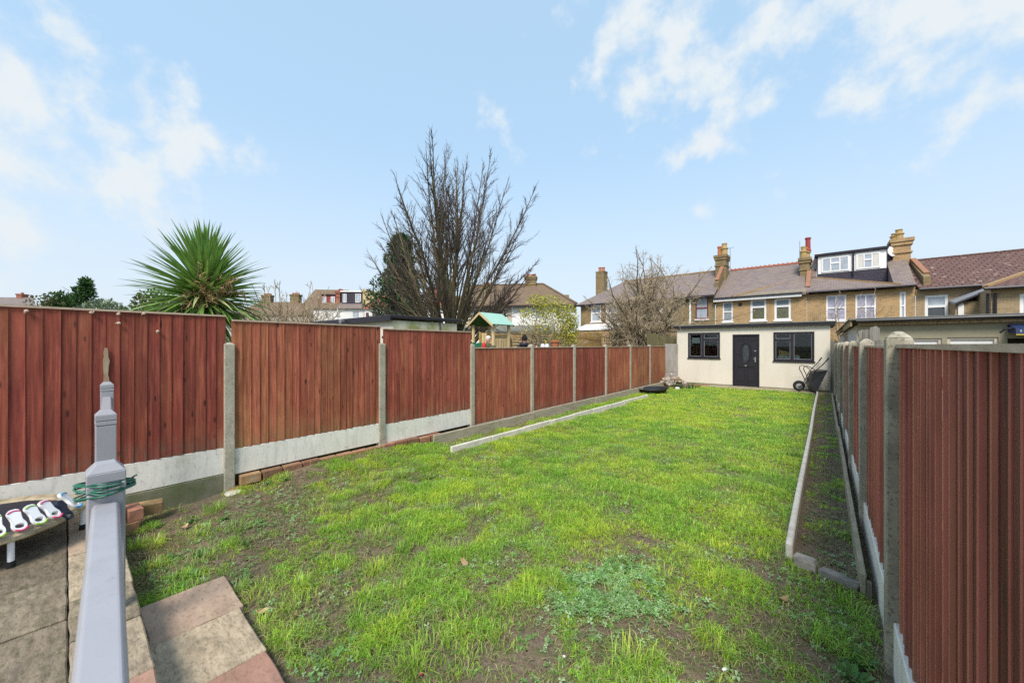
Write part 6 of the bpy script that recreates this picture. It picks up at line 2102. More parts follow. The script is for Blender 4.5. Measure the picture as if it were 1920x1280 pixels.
# ------------------------------------------------------------------ leafy plants
def leaf_cloud(centres, n, size, cols, seed, up=0.2, elong=1.6):
    """small leaf faces spread through ellipsoid clumps: centres = (c, radii, weight)"""
    g_ = np.random.default_rng(seed)
    wts = np.array([c[2] for c in centres], float)
    ci = g_.choice(len(centres), n, p=wts / wts.sum())
    C = np.array([c[0] for c in centres])[ci]
    Rr = np.array([c[1] for c in centres])[ci]
    u = g_.normal(size=(n, 3))
    u /= np.linalg.norm(u, axis=1)[:, None]
    rad = g_.random(n) ** 0.45
    P = C + u * Rr * rad[:, None]
    d = u * 0.8 + g_.normal(size=(n, 3)) * 0.6
    d[:, 2] += up
    d /= np.linalg.norm(d, axis=1)[:, None]
    o = np.cross(d, g_.normal(size=(n, 3)))
    o /= np.linalg.norm(o, axis=1)[:, None]
    s = size * g_.uniform(0.6, 1.4, n)[:, None]
    V = np.stack([P, P + d * s * elong * 0.5 + o * s * 0.5, P + d * s * elong, P + d * s * elong * 0.5 - o * s * 0.5], 1)
    idx = np.arange(n)[:, None] * 4
    Tt = np.concatenate([idx + np.array([[0, 1, 2]]), idx + np.array([[0, 2, 3]])])
    cols = np.array(cols)
    cc = cols[g_.integers(0, len(cols), n)] * g_.uniform(0.7, 1.25, n)[:, None]
    return V.reshape(-1, 3), Tt, np.repeat(cc, 4, 0)


def leafy(name, label, cat, px, D, z0, clumps, n, size, cols, seed, stems=0, stem_m='bark_grey', up=0.2, elong=1.6, hgt=1.5):
    base = at_d(px, HY, D)
    t = thing(name, label, cat, (base.x, base.y, z0))
    t.rotation_euler = (0, 0, TH)
    V, Tt, C = leaf_cloud(clumps, n, size, cols, seed, up, elong)
    tag(np_mesh('foliage', V, Tt, M['leaf'], C, t), kind='stuff')
    if stems:
        T3 = Twigs(seed)
        for k in range(stems):
            az = T3.r.uniform(0, 6.28)
            d = Vector((math.cos(az) * 0.55, math.sin(az) * 0.55, 1))
            pts, rad = T3.branch(Vector((math.cos(az) * 0.15, math.sin(az) * 0.15, 0)), d, hgt * T3.r.uniform(0.8, 1.1), 0.026, 0.008, 8, 0.13, 0.0)
            sub_branches(T3, pts, rad, 9, 0.4, (25, 60), 2, 0.15, 0.02, 0.2, 0.009, 0.2)
        mbx = MB().add(T3.thick.v, T3.thick.f).add(T3.thin.v, T3.thin.f)
        mbx.build('stems', M[stem_m], t)
    return t


# yellow-green shrub: dense yellow on top and right, twiggy at the left
cy = [((0.3, 0, 3.2), (0.7, 0.6, 0.55), 2), ((0.95, 0, 2.7), (0.55, 0.5, 0.7), 3), ((1.15, 0, 2.1), (0.4, 0.5, 0.75), 3), ((-0.35, 0, 3.45), (0.5, 0.5, 0.3), 1.2), ((-0.9, 0, 2.9), (0.35, 0.4, 0.25), 0.5),
      ((0.8, 0, 1.7), (0.6, 0.5, 0.5), 2), ((-0.3, 0, 2.3), (0.95, 0.6, 0.9), 2.2), ((0.3, 0, 2.6), (1.0, 0.6, 0.7), 2.0)]
leafy('yellow_shrub', 'rounded shrub with bright yellow-green leaves before the white house', 'shrub', 1023, 17.0, 0.25, cy, 5600, 0.05,
      [(0.50, 0.48, 0.05), (0.58, 0.50, 0.06), (0.36, 0.40, 0.06), (0.30, 0.31, 0.11)], 51, stems=48, stem_m='twig_pale', hgt=3.0)
# bushes behind the first fence panel
leafy('bush', 'low olive-brown bush left of the dark green bush', 'bush', 83, 13.5, 0.25, [((0, 0, 2.6), (0.55, 0.5, 0.7), 1), ((-0.5, 0, 2.3), (0.5, 0.4, 0.5), 1)], 1500, 0.06,
      [(0.16, 0.16, 0.08), (0.2, 0.18, 0.1), (0.11, 0.13, 0.05)], 52, stems=7, hgt=3.0, stem_m='twig_pale')
leafy('bush', 'dark green bush with a leaning pointed top behind the fence', 'bush', 125, 14.0, 0.25, [((0, 0, 2.6), (0.55, 0.5, 0.75), 2), ((0.62, 0, 3.2), (0.28, 0.3, 0.5), 1), ((0.72, 0, 3.65), (0.14, 0.16, 0.35), 0.6), ((-0.25, 0, 2.9), (0.4, 0.4, 0.55), 1)], 4200, 0.06,
      [(0.06, 0.13, 0.04), (0.08, 0.16, 0.05), (0.045, 0.095, 0.03)], 53, elong=2.2)
leafy('bush', 'rounded grey-green bush between the dark bush and the spiky plant', 'bush', 192, 13.0, 0.25, [((0, 0, 2.4), (0.75, 0.6, 0.62), 3), ((0.55, 0, 2.1), (0.6, 0.5, 0.6), 2), ((-0.5, 0, 2.1), (0.5, 0.5, 0.5), 1.5)], 6500, 0.05,
      [(0.19, 0.25, 0.16), (0.24, 0.30, 0.21), (0.14, 0.19, 0.11), (0.2, 0.25, 0.1)], 54, elong=2.4, up=0.6)
leafy('bush', 'olive leafy bush tucked behind the left side of the spiky plant', 'bush', 292, 9.5, 0.25, [((0, 0, 2.25), (0.55, 0.5, 0.6), 3), ((0.35, 0, 2.0), (0.45, 0.4, 0.5), 2)], 4200, 0.05,
      [(0.12, 0.15, 0.05), (0.17, 0.19, 0.07), (0.08, 0.11, 0.035)], 55)
# dark conifer: tiers of drooping sprays
base = at_d(752, HY, 24)
cf = thing('conifer', 'dark green conifer with drooping sprays left of the big bare tree', 'tree', (base.x, base.y, 0.25), TH)
MB().tube([(0, 0, 0), (0.1, 0, 4), (-0.1, 0, 8.1)], [0.22, 0.14, 0.02], 8).build('trunk', M['bark_grey'], cf, smooth=True)
g_ = np.random.default_rng(61)
cent = []
for k in range(170):
    z = 1.2 + 7.2 * (k / 170) ** 0.9
    wdt = 2.7 * (1 - (z - 1.0) / 7.9) ** 1.0 + 0.1
    if z < 2.6:
        wdt *= 0.85
    az = k * 2.39996 + g_.uniform(-0.3, 0.3)
    L = wdt * g_.uniform(0.5, 1.45)
    for j in range(3):
        f = (j + 1) / 3 * 0.95
        cent.append(((math.cos(az) * L * f, math.sin(az) * L * f, z + 0.22 * L * f - 0.25 * (L * f) ** 2 * 0.4 + g_.uniform(-0.08, 0.08)), (0.34 * (1.15 - 0.4 * f), 0.34 * (1.15 - 0.4 * f), 0.15), 1.0))
V, Tt, C = leaf_cloud(cent, 22000, 0.085, [(0.04, 0.085, 0.035), (0.06, 0.13, 0.05), (0.08, 0.16, 0.055), (0.11, 0.125, 0.065), (0.03, 0.06, 0.03)], 62, up=-0.15, elong=2.6)
tag(np_mesh('foliage', V, Tt, M['leaf'], C, cf), kind='stuff')

# spiky cabbage palm just over the fence
base = at_d(384, HY, 6.3)
CP = Vector((base.x, base.y, 0.25))
cp = thing('cabbage_palm', 'large spiky cabbage palm with dry flower stalks above the first fence post', 'plant', CP)
MB().tube([(0, 0, 0), (0.03, 0.02, 0.9), (0.0, 0.0, 1.9), (0.0, 0.0, 2.4)], [0.13, 0.11, 0.1, 0.05], 10).build('trunk', M['bark_grey'], cp, smooth=True)


def spear_mesh(seed, L=1.0, bend=0.12, wd=0.05):
    r = random.Random(seed)
    vs, fs = [], []
    N = 6
    for k in range(N + 1):
        t = k / N
        wk = wd * (0.55 + 0.9 * t if t < 0.35 else (0.865 * (1 - ((t - 0.35) / 0.65) ** 1.6))) * 0.6
        x = L * t
        z = -bend * L * t ** 2.2
        if k == N:
            vs.append((x, 0, z))
        else:
            vs += [(x, -wk, z + wk * 0.5), (x, 0, z), (x, wk, z + wk * 0.5)]
    for k in range(N - 1):
        a = 3 * k
        fs += [(a, a + 1, a + 4, a + 3), (a + 1, a + 2, a + 5, a + 4)]
    a = 3 * (N - 1)
    fs += [(a, a + 1, a + 3), (a + 1, a + 2, a + 3)]
    me = bpy.data.meshes.new('leaf')
    me.from_pydata(vs, [], fs)
    return me


spears = {}
for key, m_, bend in (('up', 'spear', 0.03), ('mid', 'spear', 0.10), ('low', 'spear', 0.28), ('pale', 'spear_pale', 0.30)):
    spears[key] = []
    for k in range(3):
        me = spear_mesh(k, 1.04, bend + 0.03 * k, 0.062)
        me.materials.append(M[m_])
        spears[key].append(me)
r5 = random.Random(77)
NL = 285
for k in range(NL):
    u = (k + 0.5) / NL
    el = 89 - 152 * u ** 1.05 + r5.uniform(-7, 7)                 # from upright to hanging
    az = k * 137.508 + r5.uniform(-8, 8)
    key = 'up' if el > 45 else 'mid' if el > 10 else ('pale' if r5.random() < 0.3 else 'low')
    o = bpy.data.objects.new('leaf', spears[key][k % 3])
    COL.objects.link(o)
    o.parent = cp
    o.location = (0, 0, 2.20 + 0.34 * (1 - u) ** 1.2 - 0.12 * u)
    o.rotation_mode = 'ZYX' if False else 'XYZ'
    o.rotation_euler = (R(r5.uniform(-25, 25)), -R(el), R(az))
    s = r5.uniform(0.88, 1.08) * (1.0 if el > -10 else 0.92)
    o.scale = (s, s * r5.uniform(0.9, 1.15), s)
# the crowded inner leaves between them
mbs = MB()
for k in range(330):
    u = (k + 0.5) / 330
    el, az = 86 - 112 * u + r5.uniform(-8, 8), k * 137.508 + 60 + r5.uniform(-20, 20)
    me = spears['up' if el > 45 else 'mid' if el > 5 else 'low'][k % 3]
    mx = Matrix.Translation((0, 0, 2.2 + 0.34 * (1 - u) ** 1.2 - 0.12 * u)) @ Matrix.Rotation(R(az), 4, 'Z') @ Matrix.Rotation(R(-el), 4, 'Y') @ Matrix.Rotation(R(r5.uniform(-30, 30)), 4, 'X') @ Matrix.Scale(r5.uniform(0.72, 1.04), 4)
    mbs.add([mx @ v.co for v in me.vertices], [tuple(p.vertices) for p in me.polygons])
tag(mbs.build('inner_leaves', leaf_mat('spear_leaf_inner', False, base=(0.26, 0.42, 0.09), trans=0.3, rough=0.4, spec=0.4), cp), kind='stuff')
# older leaves folded down over the stem
mbs = MB()
for k in range(110):
    az, el = R(k * 137.5 + r5.uniform(-12, 12)), R(r5.uniform(-78, -28))
    me = spears['low'][k % 3]
    mx = Matrix.Translation((0, 0, 2.08 - 0.3 * r5.random())) @ Matrix.Rotation(az, 4, 'Z') @ Matrix.Rotation(-el, 4, 'Y') @ Matrix.Rotation(R(r5.uniform(-40, 40)), 4, 'X') @ Matrix.Scale(r5.uniform(0.6, 0.95), 4)
    mbs.add([mx @ v.co for v in me.vertices], [tuple(p.vertices) for p in me.polygons])
tag(mbs.build('skirt_leaves', M['spear_pale'], cp), kind='stuff')
# dry panicle hanging towards the lawn
T5 = Twigs(78)
for k in range(10):
    pts, rad = T5.branch(Vector((0, 0, 2.3)), Vector((0.75, 0.28 * (k % 4) - 0.25, 0.75 - 0.07 * k)), 0.72, 0.012, 0.007, 5, 0.08, -0.09)
    sub_branches(T5, pts, rad, 13, 0.5, (40, 85), 3, 0.3, -0.06, 0.40, 0.0065, 0.09)
for k in range(5):
    pts, rad = T5.branch(Vector((0.05, -0.03, 2.3)), Vector((0.75, -0.6 + 0.3 * k, 0.1)), 0.7, 0.010, 0.006, 5, 0.12, -0.14)
    sub_branches(T5, pts, rad, 12, 0.5, (40, 85), 3, 0.3, -0.08, 0.4, 0.0065, 0.09)
mbx = MB().add(T5.thick.v, T5.thick.f).add(T5.thin.v, T5.thin.f)
tag(mbx.build('flower_stalks', M['dry_stalk'], cp), kind='stuff')


# ------------------------------------------------------------------ lawn
def inside_lawn(x, y):
    ok = (x > -5.2) & (x < 0.24) & (y > 0.29) & (y < 16.78)
    ok &= ~((y < 0.76) & (x > -3.4) & (x < -1.88))                         # slabs
    ok &= ~((np.abs(x - (-4.54 + 0.017 * (y - 4))) < 0.045) & (y > 3.9) & (y < 12.2))
    ok &= ~((np.abs(x + 0.2) < 0.05) & (y > 3.85))
    ok &= ~((x < -4.2) & (y > 15.6))
    return ok


CLV = (-1.12, 2.52)


def density(x, y):
    """how much grass grows: thick down the garden, patchy and bare near the patio"""
    n = fbm(x * 2.3 + 3, y * 2.3, 31, 4)
    n2 = fbm(x * 7.5, y * 7.5, 37, 3)
    far = np.clip((y - 1.2) / 4.2, 0, 1)
    d = (n * 0.5 + n2 * 0.5 - 0.5) * 3.8 + 0.46 + 0.92 * far
    d = d - 0.6 * np.exp(-(((x + 4.2) / 0.75) ** 2 + ((y - 0.65) / 0.45) ** 2))
    d = d - 0.25 * np.clip((-2.6 - x) / 1.5, 0, 1) * np.clip((2.2 - y) / 1.2, 0, 1)     # bare corner by the patio
    d = d - 0.45 * np.clip((x + 0.75) / 0.5, 0, 1) * np.clip((4.2 - y) / 1.5, 0, 1)     # worn end by the border
    d = d - 0.45 * np.exp(-(((x - CLV[0]) / 0.42) ** 2 + ((y - CLV[1]) / 0.5) ** 2))
    bed = (x > -0.2) & (y > 3.7)
    d = np.where(bed, (n2 - 0.5) * 2.6 + 0.10 + 0.1 * np.exp(-((x - 0.18) / 0.05) ** 2), d)
    strip = (x < -4.6) & (y > 4)
    d = np.where(strip, (n - 0.5) * 3 + 0.75, d)
    return np.clip(d, 0.015, 1.0)


def blades(n, y0, y1, seed, wmin, wmax, hs):
    g_ = np.random.default_rng(seed)
    x = g_.uniform(-5.2, 0.26, n)
    y = g_.uniform(y0, y1, n)
    # pull blades together into tufts
    tx = np.floor(x / 0.055) * 0.055 + 0.0275 + (vnoise(np.floor(x / 0.055) * 7.1, np.floor(y / 0.055) * 3.3, 3) - 0.5) * 0.05
    ty = np.floor(y / 0.055) * 0.055 + 0.0275 + (vnoise(np.floor(x / 0.055) * 2.7, np.floor(y / 0.055) * 9.3, 4) - 0.5) * 0.05
    k = g_.uniform(0.0, 0.75, n)
    x, y = x + (tx - x) * k, y + (ty - y) * k
    dn = density(x, y)
    keep = inside_lawn(x, y) & (g_.random(n) < dn)
    x, y, dn = x[keep], y[keep], dn[keep]
    n = len(x)
    z = ground_h(x, y) - 0.004
    az = g_.uniform(0, 2 * np.pi, n)
    tuft = np.clip((fbm(x * 3.2 + 9, y * 3.2, 71, 3) - 0.42) * 4.5, 0, 1)
    h = hs * g_.uniform(0.45, 1.25, n) * (0.55 + 0.65 * tuft) * (0.6 + 0.4 * dn)
    lean = g_.uniform(0.25, 1.5, n)
    wd = g_.uniform(wmin, wmax, n)
    dx, dy = np.cos(az), np.sin(az)
    sx, sy = -dy, dx
    m1 = np.stack([x + dx * h * 0.35 * lean, y + dy * h * 0.35 * lean, z + h * 0.6], 1)
    tp = np.stack([x + dx * h * 1.0 * lean, y + dy * h * 1.0 * lean, z + h * np.clip(1.1 - 0.62 * lean, 0.1, 1)], 1)
    b0 = np.stack([x - sx * wd / 2, y - sy * wd / 2, z], 1)
    b1 = np.stack([x + sx * wd / 2, y + sy * wd / 2, z], 1)
    s3 = np.stack([sx, sy, np.zeros(n)], 1) * (wd * 0.42)[:, None]
    V = np.stack([b0, b1, m1 + s3, m1 - s3, tp], 1)
    i = np.arange(n)[:, None] * 5
    Tt = np.concatenate([i + np.array([[0, 1, 2]]), i + np.array([[0, 2, 3]]), i + np.array([[3, 2, 4]])])
    # colour: fresh green, yellow-green, dull, straw
    big = fbm(x * 0.9 + 40, y * 0.55, 81, 3)
    mid = fbm(x * 3.0, y * 3.0, 83, 3)
    f = np.clip((big - 0.5) * 2.0 + (mid - 0.5) * 2.2 + 0.5 + g_.normal(0, 0.28, n), 0, 1)[:, None]
    green = np.array([0.32, 0.57, 0.07])
    yell = np.array([0.56, 0.80, 0.07])
    col = green * (1 - f) + yell * f
    dull = np.clip((0.72 - dn) * 1.2 + g_.normal(0, 0.25, n), 0, 0.85)[:, None]
    col = col * (1 - dull) + np.array([0.31, 0.42, 0.15]) * dull
    straw = (g_.random(n) < (0.09 + 0.17 * (dn < 0.55)))[:, None]
    col = np.where(straw, np.array([0.48, 0.40, 0.2]) * g_.uniform(0.6, 1.1, n)[:, None], col)
    col = np.clip(col * (1.12 * g_.uniform(0.55, 1.0, n) ** 1.0 + 0.55 * (g_.random(n) < 0.28))[:, None], 0, 0.8)
    return V.reshape(-1, 3), Tt, np.repeat(col, 5, 0)


def thatch(n, seed):
    """dead stalks and flopped blades lying over the near soil"""
    g_ = np.random.default_rng(seed)
    x, y = g_.uniform(-5.1, 0.24, n), 0.3 + 6.5 * g_.random(n) ** 1.3
    k = inside_lawn(x, y) & (fbm(x * 3, y * 3, 55, 3) + g_.normal(0, 0.1, n) > 0.44)
    x, y = x[k], y[k]
    n = len(x)
    z = ground_h(x, y) + g_.uniform(0.004, 0.028, n)
    az, L, wd = g_.uniform(0, 6.283, n), g_.uniform(0.02, 0.075, n), g_.uniform(0.0018, 0.0038, n)
    dx, dy = np.cos(az), np.sin(az)
    bend = g_.normal(0, 0.25, n)
    b0 = np.stack([x - dy * wd, y + dx * wd, z], 1)
    b1 = np.stack([x + dy * wd, y - dx * wd, z], 1)
    m = np.stack([x + dx * L * 0.5 - dy * bend * L, y + dy * L * 0.5 + dx * bend * L, z + g_.uniform(0, 0.018, n)], 1)
    s3 = np.stack([-dy * wd, dx * wd, 0 * wd], 1) * 0.8
    tp = np.stack([x + dx * L, y + dy * L, z - 0.004], 1)
    V = np.stack([b0, b1, m - s3, m + s3, tp], 1)
    i = np.arange(n)[:, None] * 5
    Tt = np.concatenate([i + np.array([[0, 1, 2]]), i + np.array([[0, 2, 3]]), i + np.array([[3, 2, 4]])])
    cols = np.array([(0.42, 0.35, 0.18), (0.33, 0.27, 0.14), (0.28, 0.31, 0.10), (0.24, 0.36, 0.08), (0.5, 0.43, 0.25), (0.22, 0.17, 0.10)])
    C = cols[g_.integers(0, 6, n)] * g_.uniform(0.7, 1.2, n)[:, None]
    return V.reshape(-1, 3), Tt, np.repeat(C, 5, 0)


def tufts(n, seed):
    """coarse clumps of longer blades standing out of the near lawn"""
    g_ = np.random.default_rng(seed)
    cx, cy = g_.uniform(-4.9, 0.2, n), 0.4 + 8 * g_.random(n) ** 1.3
    m = 90
    i0 = np.repeat(np.arange(n), m)
    rad = g_.uniform(0.02, 0.075, n)[i0]
    x, y = cx[i0] + g_.normal(0, 1, n * m) * rad, cy[i0] + g_.normal(0, 1, n * m) * rad
    k = inside_lawn(x, y) & ((x < -0.25) | (y < 3.6))
    x, y, i0 = x[k], y[k], i0[k]
    N = len(x)
    z = ground_h(x, y) - 0.004
    az = np.arctan2(y - cy[i0], x - cx[i0]) + g_.normal(0, 0.7, N)
    h = g_.uniform(0.07, 0.125, n)[i0] * g_.uniform(0.6, 1.15, N)
    lean, wd = g_.uniform(0.2, 1.25, N), g_.uniform(0.003, 0.0058, N)
    dx, dy = np.cos(az), np.sin(az)
    s3 = np.stack([-dy * wd, dx * wd, 0 * wd], 1) * 0.5
    b = np.stack([x, y, z], 1)
    m1 = np.stack([x + dx * h * 0.35 * lean, y + dy * h * 0.35 * lean, z + h * 0.62], 1)
    tp = np.stack([x + dx * h * lean, y + dy * h * lean, z + h * np.clip(1.1 - 0.62 * lean, 0.1, 1)], 1)
    V = np.stack([b - s3, b + s3, m1 + s3 * 0.85, m1 - s3 * 0.85, tp], 1)
    i = np.arange(N)[:, None] * 5
    Tt = np.concatenate([i + np.array([[0, 1, 2]]), i + np.array([[0, 2, 3]]), i + np.array([[3, 2, 4]])])
    base = np.array([(0.32, 0.58, 0.07), (0.44, 0.68, 0.08), (0.55, 0.74, 0.10), (0.38, 0.54, 0.15)])[g_.integers(0, 4, n)]
    C = np.clip(base[i0] * g_.uniform(0.6, 1.25, N)[:, None], 0, 0.8)
    st = g_.random(N) < 0.1
    C[st] = (0.5, 0.43, 0.22)
    return V.reshape(-1, 3), Tt, np.repeat(C, 5, 0)


parts = [thatch(60000, 9), tufts(230, 10), blades(260000, 0.25, 3.2, 1, 0.0028, 0.0055, 0.075), blades(210000, 3.2, 6.5, 2, 0.004, 0.007, 0.066), blades(150000, 6.5, 10.5, 3, 0.006, 0.010, 0.060), blades(140000, 10.5, 16.8, 4, 0.008, 0.014, 0.058)]
off, VV, TTs, CC = 0, [], [], []
for V, Tt, C in parts:
    VV.append(V)
    TTs.append(Tt + off)
    CC.append(C)
    off += len(V)
gr = np_mesh('lawn_grass', np.concatenate(VV), np.concatenate(TTs), M['grass'], np.concatenate(CC))
tag(gr, 'patchy bright green grass of the lawn', 'grass', kind='stuff')


def clover(n, seed):
    """small three-lobed ground leaves, thick in one patch, thin elsewhere"""
    g_ = np.random.default_rng(seed)
    n1 = int(n * 0.24)
    a = g_.uniform(0, 6.283, n1)
    r_ = np.sqrt(g_.random(n1)) * (0.75 + 0.3 * np.sin(3 * a + 1) * 0.6 + g_.normal(0, 0.16, n1))
    x1, y1 = CLV[0] + 0.42 * r_ * np.cos(a) + 0.12 * r_ * np.sin(a), CLV[1] + 0.52 * r_ * np.sin(a)
    n2 = n - n1
    x2, y2 = g_.uniform(-4.9, 0.2, n2), 0.4 + 5.6 * g_.random(n2) ** 1.3
    keep2 = fbm(x2 * 2.1 + 7, y2 * 2.1, 91, 3) > 0.50
    x, y = np.concatenate([x1, x2[keep2]]), np.concatenate([y1, y2[keep2]])
    k = inside_lawn(x, y) & ((fbm(x * 5, y * 5, 95, 3) + g_.normal(0, 0.06, len(x))) > 0.43)
    x, y = x[k], y[k]
    n = len(x)
    z = ground_h(x, y) + g_.uniform(0.008, 0.035, n)
    rot = g_.uniform(0, 6.283, n)
    s = g_.uniform(0.007, 0.0135, n)
    tilt = g_.normal(0, 0.3, (n, 2))
    VV, TT = [], []
    for lobe in range(3):
        a = rot + lobe * 2.094
        ring = []
        for (rr, da) in ((0.0, 0.0), (0.8, -0.55), (1.45, -0.42), (1.6, 0.0), (1.45, 0.42), (0.8, 0.55)):
            px, py = np.cos(a + da) * rr * s, np.sin(a + da) * rr * s
            ring.append(np.stack([x + px, y + py, z + px * tilt[:, 0] + py * tilt[:, 1] + 0.15 * rr * s * (da != 0)], 1))
        VV.append(np.stack(ring, 1))
    V = np.concatenate(VV, 1)              # n, 18, 3
    i = np.arange(n)[:, None] * 18
    TT = [i + np.array([[6 * l, 6 * l + k, 6 * l + k + 1]]) for l in range(3) for k in range(1, 5)]
    cols = np.array([(0.28, 0.50, 0.17), (0.38, 0.60, 0.26), (0.20, 0.40, 0.10), (0.46, 0.64, 0.33)])
    C = cols[g_.integers(0, 4, n)] * g_.uniform(0.75, 1.2, n)[:, None]
    return V.reshape(-1, 3), np.concatenate(TT), np.repeat(C, 18, 0)


V, Tt, C = clover(17000, 5)
cvo = np_mesh('clover', V, Tt, M['grass'], C)
tag(cvo, 'patch of small grey-green clover leaves in the near lawn', 'clover', kind='stuff')


def rosettes(spots, seed, name, label, cols, size, nl, stand=0.5):
    """broad-leaved weeds: strap leaves in rosettes"""
    g_ = np.random.default_rng(seed)
    VV, TT, CC, off = [], [], [], 0
    for (x, y, s) in spots:
        z = float(ground_h(np.array([x]), np.array([y]))[0])
        for k in range(nl):
            a = g_.uniform(0, 6.28)
            L = size * s * g_.uniform(0.6, 1.2)
            wd = L * g_.uniform(0.13, 0.2)
            el = g_.uniform(0.1, stand)
            d = np.array([math.cos(a) * math.cos(el), math.sin(a) * math.cos(el), math.sin(el)])
            sd = np.array([-math.sin(a), math.cos(a), 0])
            p = np.array([x, y, z])
            V = [p, p + d * L * 0.35 + sd * wd, p + d * L * 0.4, p + d * L * 0.35 - sd * wd, p + d * L * 0.75 + sd * wd * 0.8 - [0, 0, L * 0.06], p + d * L * 0.75 - sd * wd * 0.8 - [0, 0, L * 0.06], p + d * L - [0, 0, L * 0.16]]
            V[2] = V[2] - np.array([0, 0, wd * 0.3])
            VV += V
            TT += [(off, off + 1, off + 2), (off, off + 2, off + 3), (off + 1, off + 4, off + 2), (off + 2, off + 4, off + 5), (off + 2, off + 5, off + 3), (off + 4, off + 6, off + 5)]
            off += 7
            c = np.array(cols[g_.integers(0, len(cols))]) * g_.uniform(0.75, 1.2)
            CC += [c] * 7
    o = np_mesh(name, np.array(VV), np.array(TT), M['grass'], np.array(CC))
    return tag(o, label, 'weeds', kind='stuff')


g_ = np.random.default_rng(17)
sp = [(x, y, s) for x, y, s in zip(g_.uniform(-4.9, 0.15, 1100), 0.5 + 6 * g_.random(1100) ** 1.3, g_.uniform(0.4, 1.05, 1100)) if bool(inside_lawn(np.array([x]), np.array([y]))[0])]
rosettes(sp, 18, 'lawn_weeds', 'broad-leaved weeds scattered through the lawn', [(0.22, 0.42, 0.10), (0.30, 0.50, 0.17), (0.17, 0.33, 0.08)], 0.05, 9)
sp = [(-4.3, 0.8, 1.0), (-4.05, 0.55, 1.1), (-4.5, 1.0, 0.9), (-3.8, 1.0, 1.0), (-4.7, 0.8, 1.0), (-4.15, 1.2, 0.9), (-3.62, 0.62, 1.3), (-3.5, 0.55, 1.2), (-3.9, 0.72, 1.2), (-3.3, 0.85, 1.0), (-3.72, 0.5, 1.1), (0.16, 2.75, 1.6), (0.12, 2.62, 1.6), (0.19, 2.55, 1.5), (0.1, 2.4, 1.3), (-5.05, 1.55, 1.0), (-5.0, 1.7, 1.0), (-4.98, 3.35, 1.3), (-4.95, 3.55, 1.2), (-5.02, 3.7, 1.3), (-2.9, 0.3, 0.8)]
rosettes(sp, 19, 'edge_weeds', 'clumps of leafy weeds along the lawn edges', [(0.10, 0.26, 0.05), (0.16, 0.33, 0.09), (0.2, 0.36, 0.12)], 0.06, 24, 1.0)

# clods, stones and dead stalks on the bare soil
VV, TT, CC, off = [], [], [], 0
g_ = np.random.default_rng(29)
for k in range(2600):
    if k % 3:
        x, y = g_.uniform(-5.1, 0.24), 0.3 + 5 * g_.random() ** 1.5
    else:
        x, y = g_.uniform(-0.17, 0.19), g_.uniform(3.8, 14)
    if not inside_lawn(np.array([x]), np.array([y]))[0]:
        continue
    s = g_.uniform(0.003, 0.009)
    z = float(ground_h(np.array([x]), np.array([y]))[0])
    V = g_.normal(size=(6, 3))
    V = np.array([(1, 0, 0), (-1, 0, 0), (0, 1, 0), (0, -1, 0), (0, 0, 1), (0, 0, -1)]) * (s * g_.uniform(0.6, 1.3, (6, 1))) + [x, y, z + s * 0.3]
    VV.append(V)
    TT += [(off + a, off + b, off + c) for a in (0, 1) for b in (2, 3) for c in (4, 5)]
    c = np.array([(0.17, 0.13, 0.09), (0.22, 0.17, 0.12), (0.40, 0.34, 0.26), (0.4, 0.2, 0.11)][g_.choice(4, p=(0.45, 0.4, 0.1, 0.05))])
    CC.append(np.repeat([c], 6, 0))
    off += 6
tag(np_mesh('soil_clods', np.concatenate(VV), np.array(TT), M['leaf'], np.concatenate(CC)), 'small clods and stones lying on the bare soil', 'clods', kind='stuff')

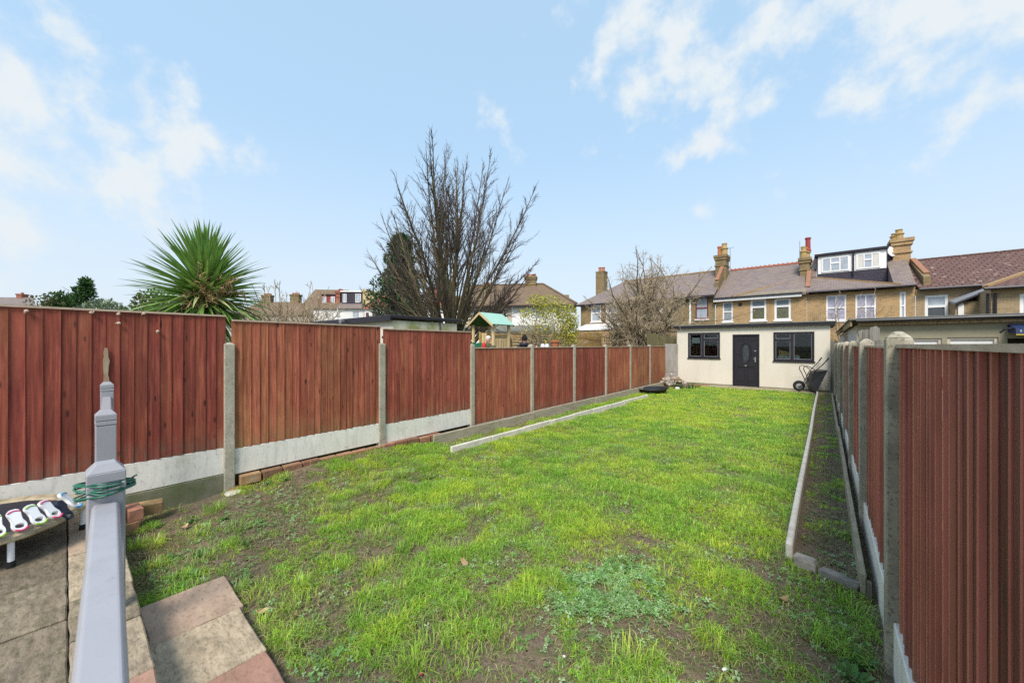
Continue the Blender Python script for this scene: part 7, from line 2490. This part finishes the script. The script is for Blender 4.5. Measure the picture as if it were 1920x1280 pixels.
# daffodil shoots near the outbuilding
for k, (px, D, lab) in enumerate(((1273, 14.6, 'upright clump of daffodil leaves further left in the far lawn'), (1296, 14.4, 'wide clump of daffodil leaves before the left black window'))):
    b = at_d(px, HY, D)
    t = MB()
    r6 = random.Random(k)
    for j in range(26):
        a = r6.uniform(0, 6.28)
        x0, y0 = r6.gauss(0, 0.07), r6.gauss(0, 0.07)
        L = r6.uniform(0.16, 0.27)
        t.tube([(x0, y0, -0.02), (x0 + 0.02 * math.cos(a), y0 + 0.02 * math.sin(a), L * 0.6), (x0 + 0.07 * math.cos(a), y0 + 0.07 * math.sin(a), L)], [0.008, 0.008, 0.002], 4)
    o = t.build('daffodil_clump', leaf_mat('daffodil', False, base=(0.05, 0.15, 0.05)))
    o.location = (b.x, b.y, 0.0)
    tag(o, lab, 'plant', 'daffodil clumps in the lawn')

# fallen leaves and small litter
leafdefs = [(871, 1058, 0.038, 'large curled tan leaf lying alone in the middle of the near lawn'), (490, 1143, 0.034, 'pale dead leaf on the soil right of the brown slab'),
            (555, 1150, 0.026, 'small brown dead leaf right of the pale dead leaf'), (1470, 1125, 0.032, 'orange-brown leaf on the bare soil near the border'), (346, 990, 0.035, 'small tan leaf near the loose bricks')]
for k, (px, py, s, lab) in enumerate(leafdefs):
    D = FPX * 1.71 / (py - HY)
    q = at_d(px, py, D)
    mb = MB()
    N = 10
    ring = []
    for j in range(N):
        a = 2 * math.pi * j / N
        ring.append((math.cos(a) * s * (1 + 0.12 * math.cos(3 * a)), math.sin(a) * s * 0.55, 0.012 * math.cos(2 * a) + 0.006 * math.sin(3 * a)))
    mb.prism(ring, (0, 0, 0.0015))
    o = mb.build('fallen_leaf', M['dead_leaf'])
    o.location = (q.x, q.y, float(ground_h(np.array([q.x]), np.array([q.y]))[0]) + 0.035)
    o.rotation_euler = (0.3 - 0.1 * k, 0.25, 1.3 * k)
    tag(o, lab, 'leaf', 'dead leaves lying on the lawn')
q = at_d(790, 1262, FPX * 1.71 / (1262 - HY))
o = rock('pink_ball', M['toy_pink'], (q.x, q.y, 0.02), (0.010, 0.008, 0.007), 3, 0)
tag(o, 'tiny pink scrap lying in the grass at the bottom of the picture', 'scrap')
for k, (px, py, lab) in enumerate(((1058, 1232, 'tiny white scrap of litter left in the near lawn'), (1360, 1255, 'crumpled white litter near the clover patch'))):
    q = at_d(px, py, FPX * 1.71 / (py - HY))
    o = rock('litter', M['paper'], (q.x, q.y, 0.025), (0.012 + 0.012 * k, 0.008, 0.006), 9 + k, k)
    tag(o, lab, 'litter')
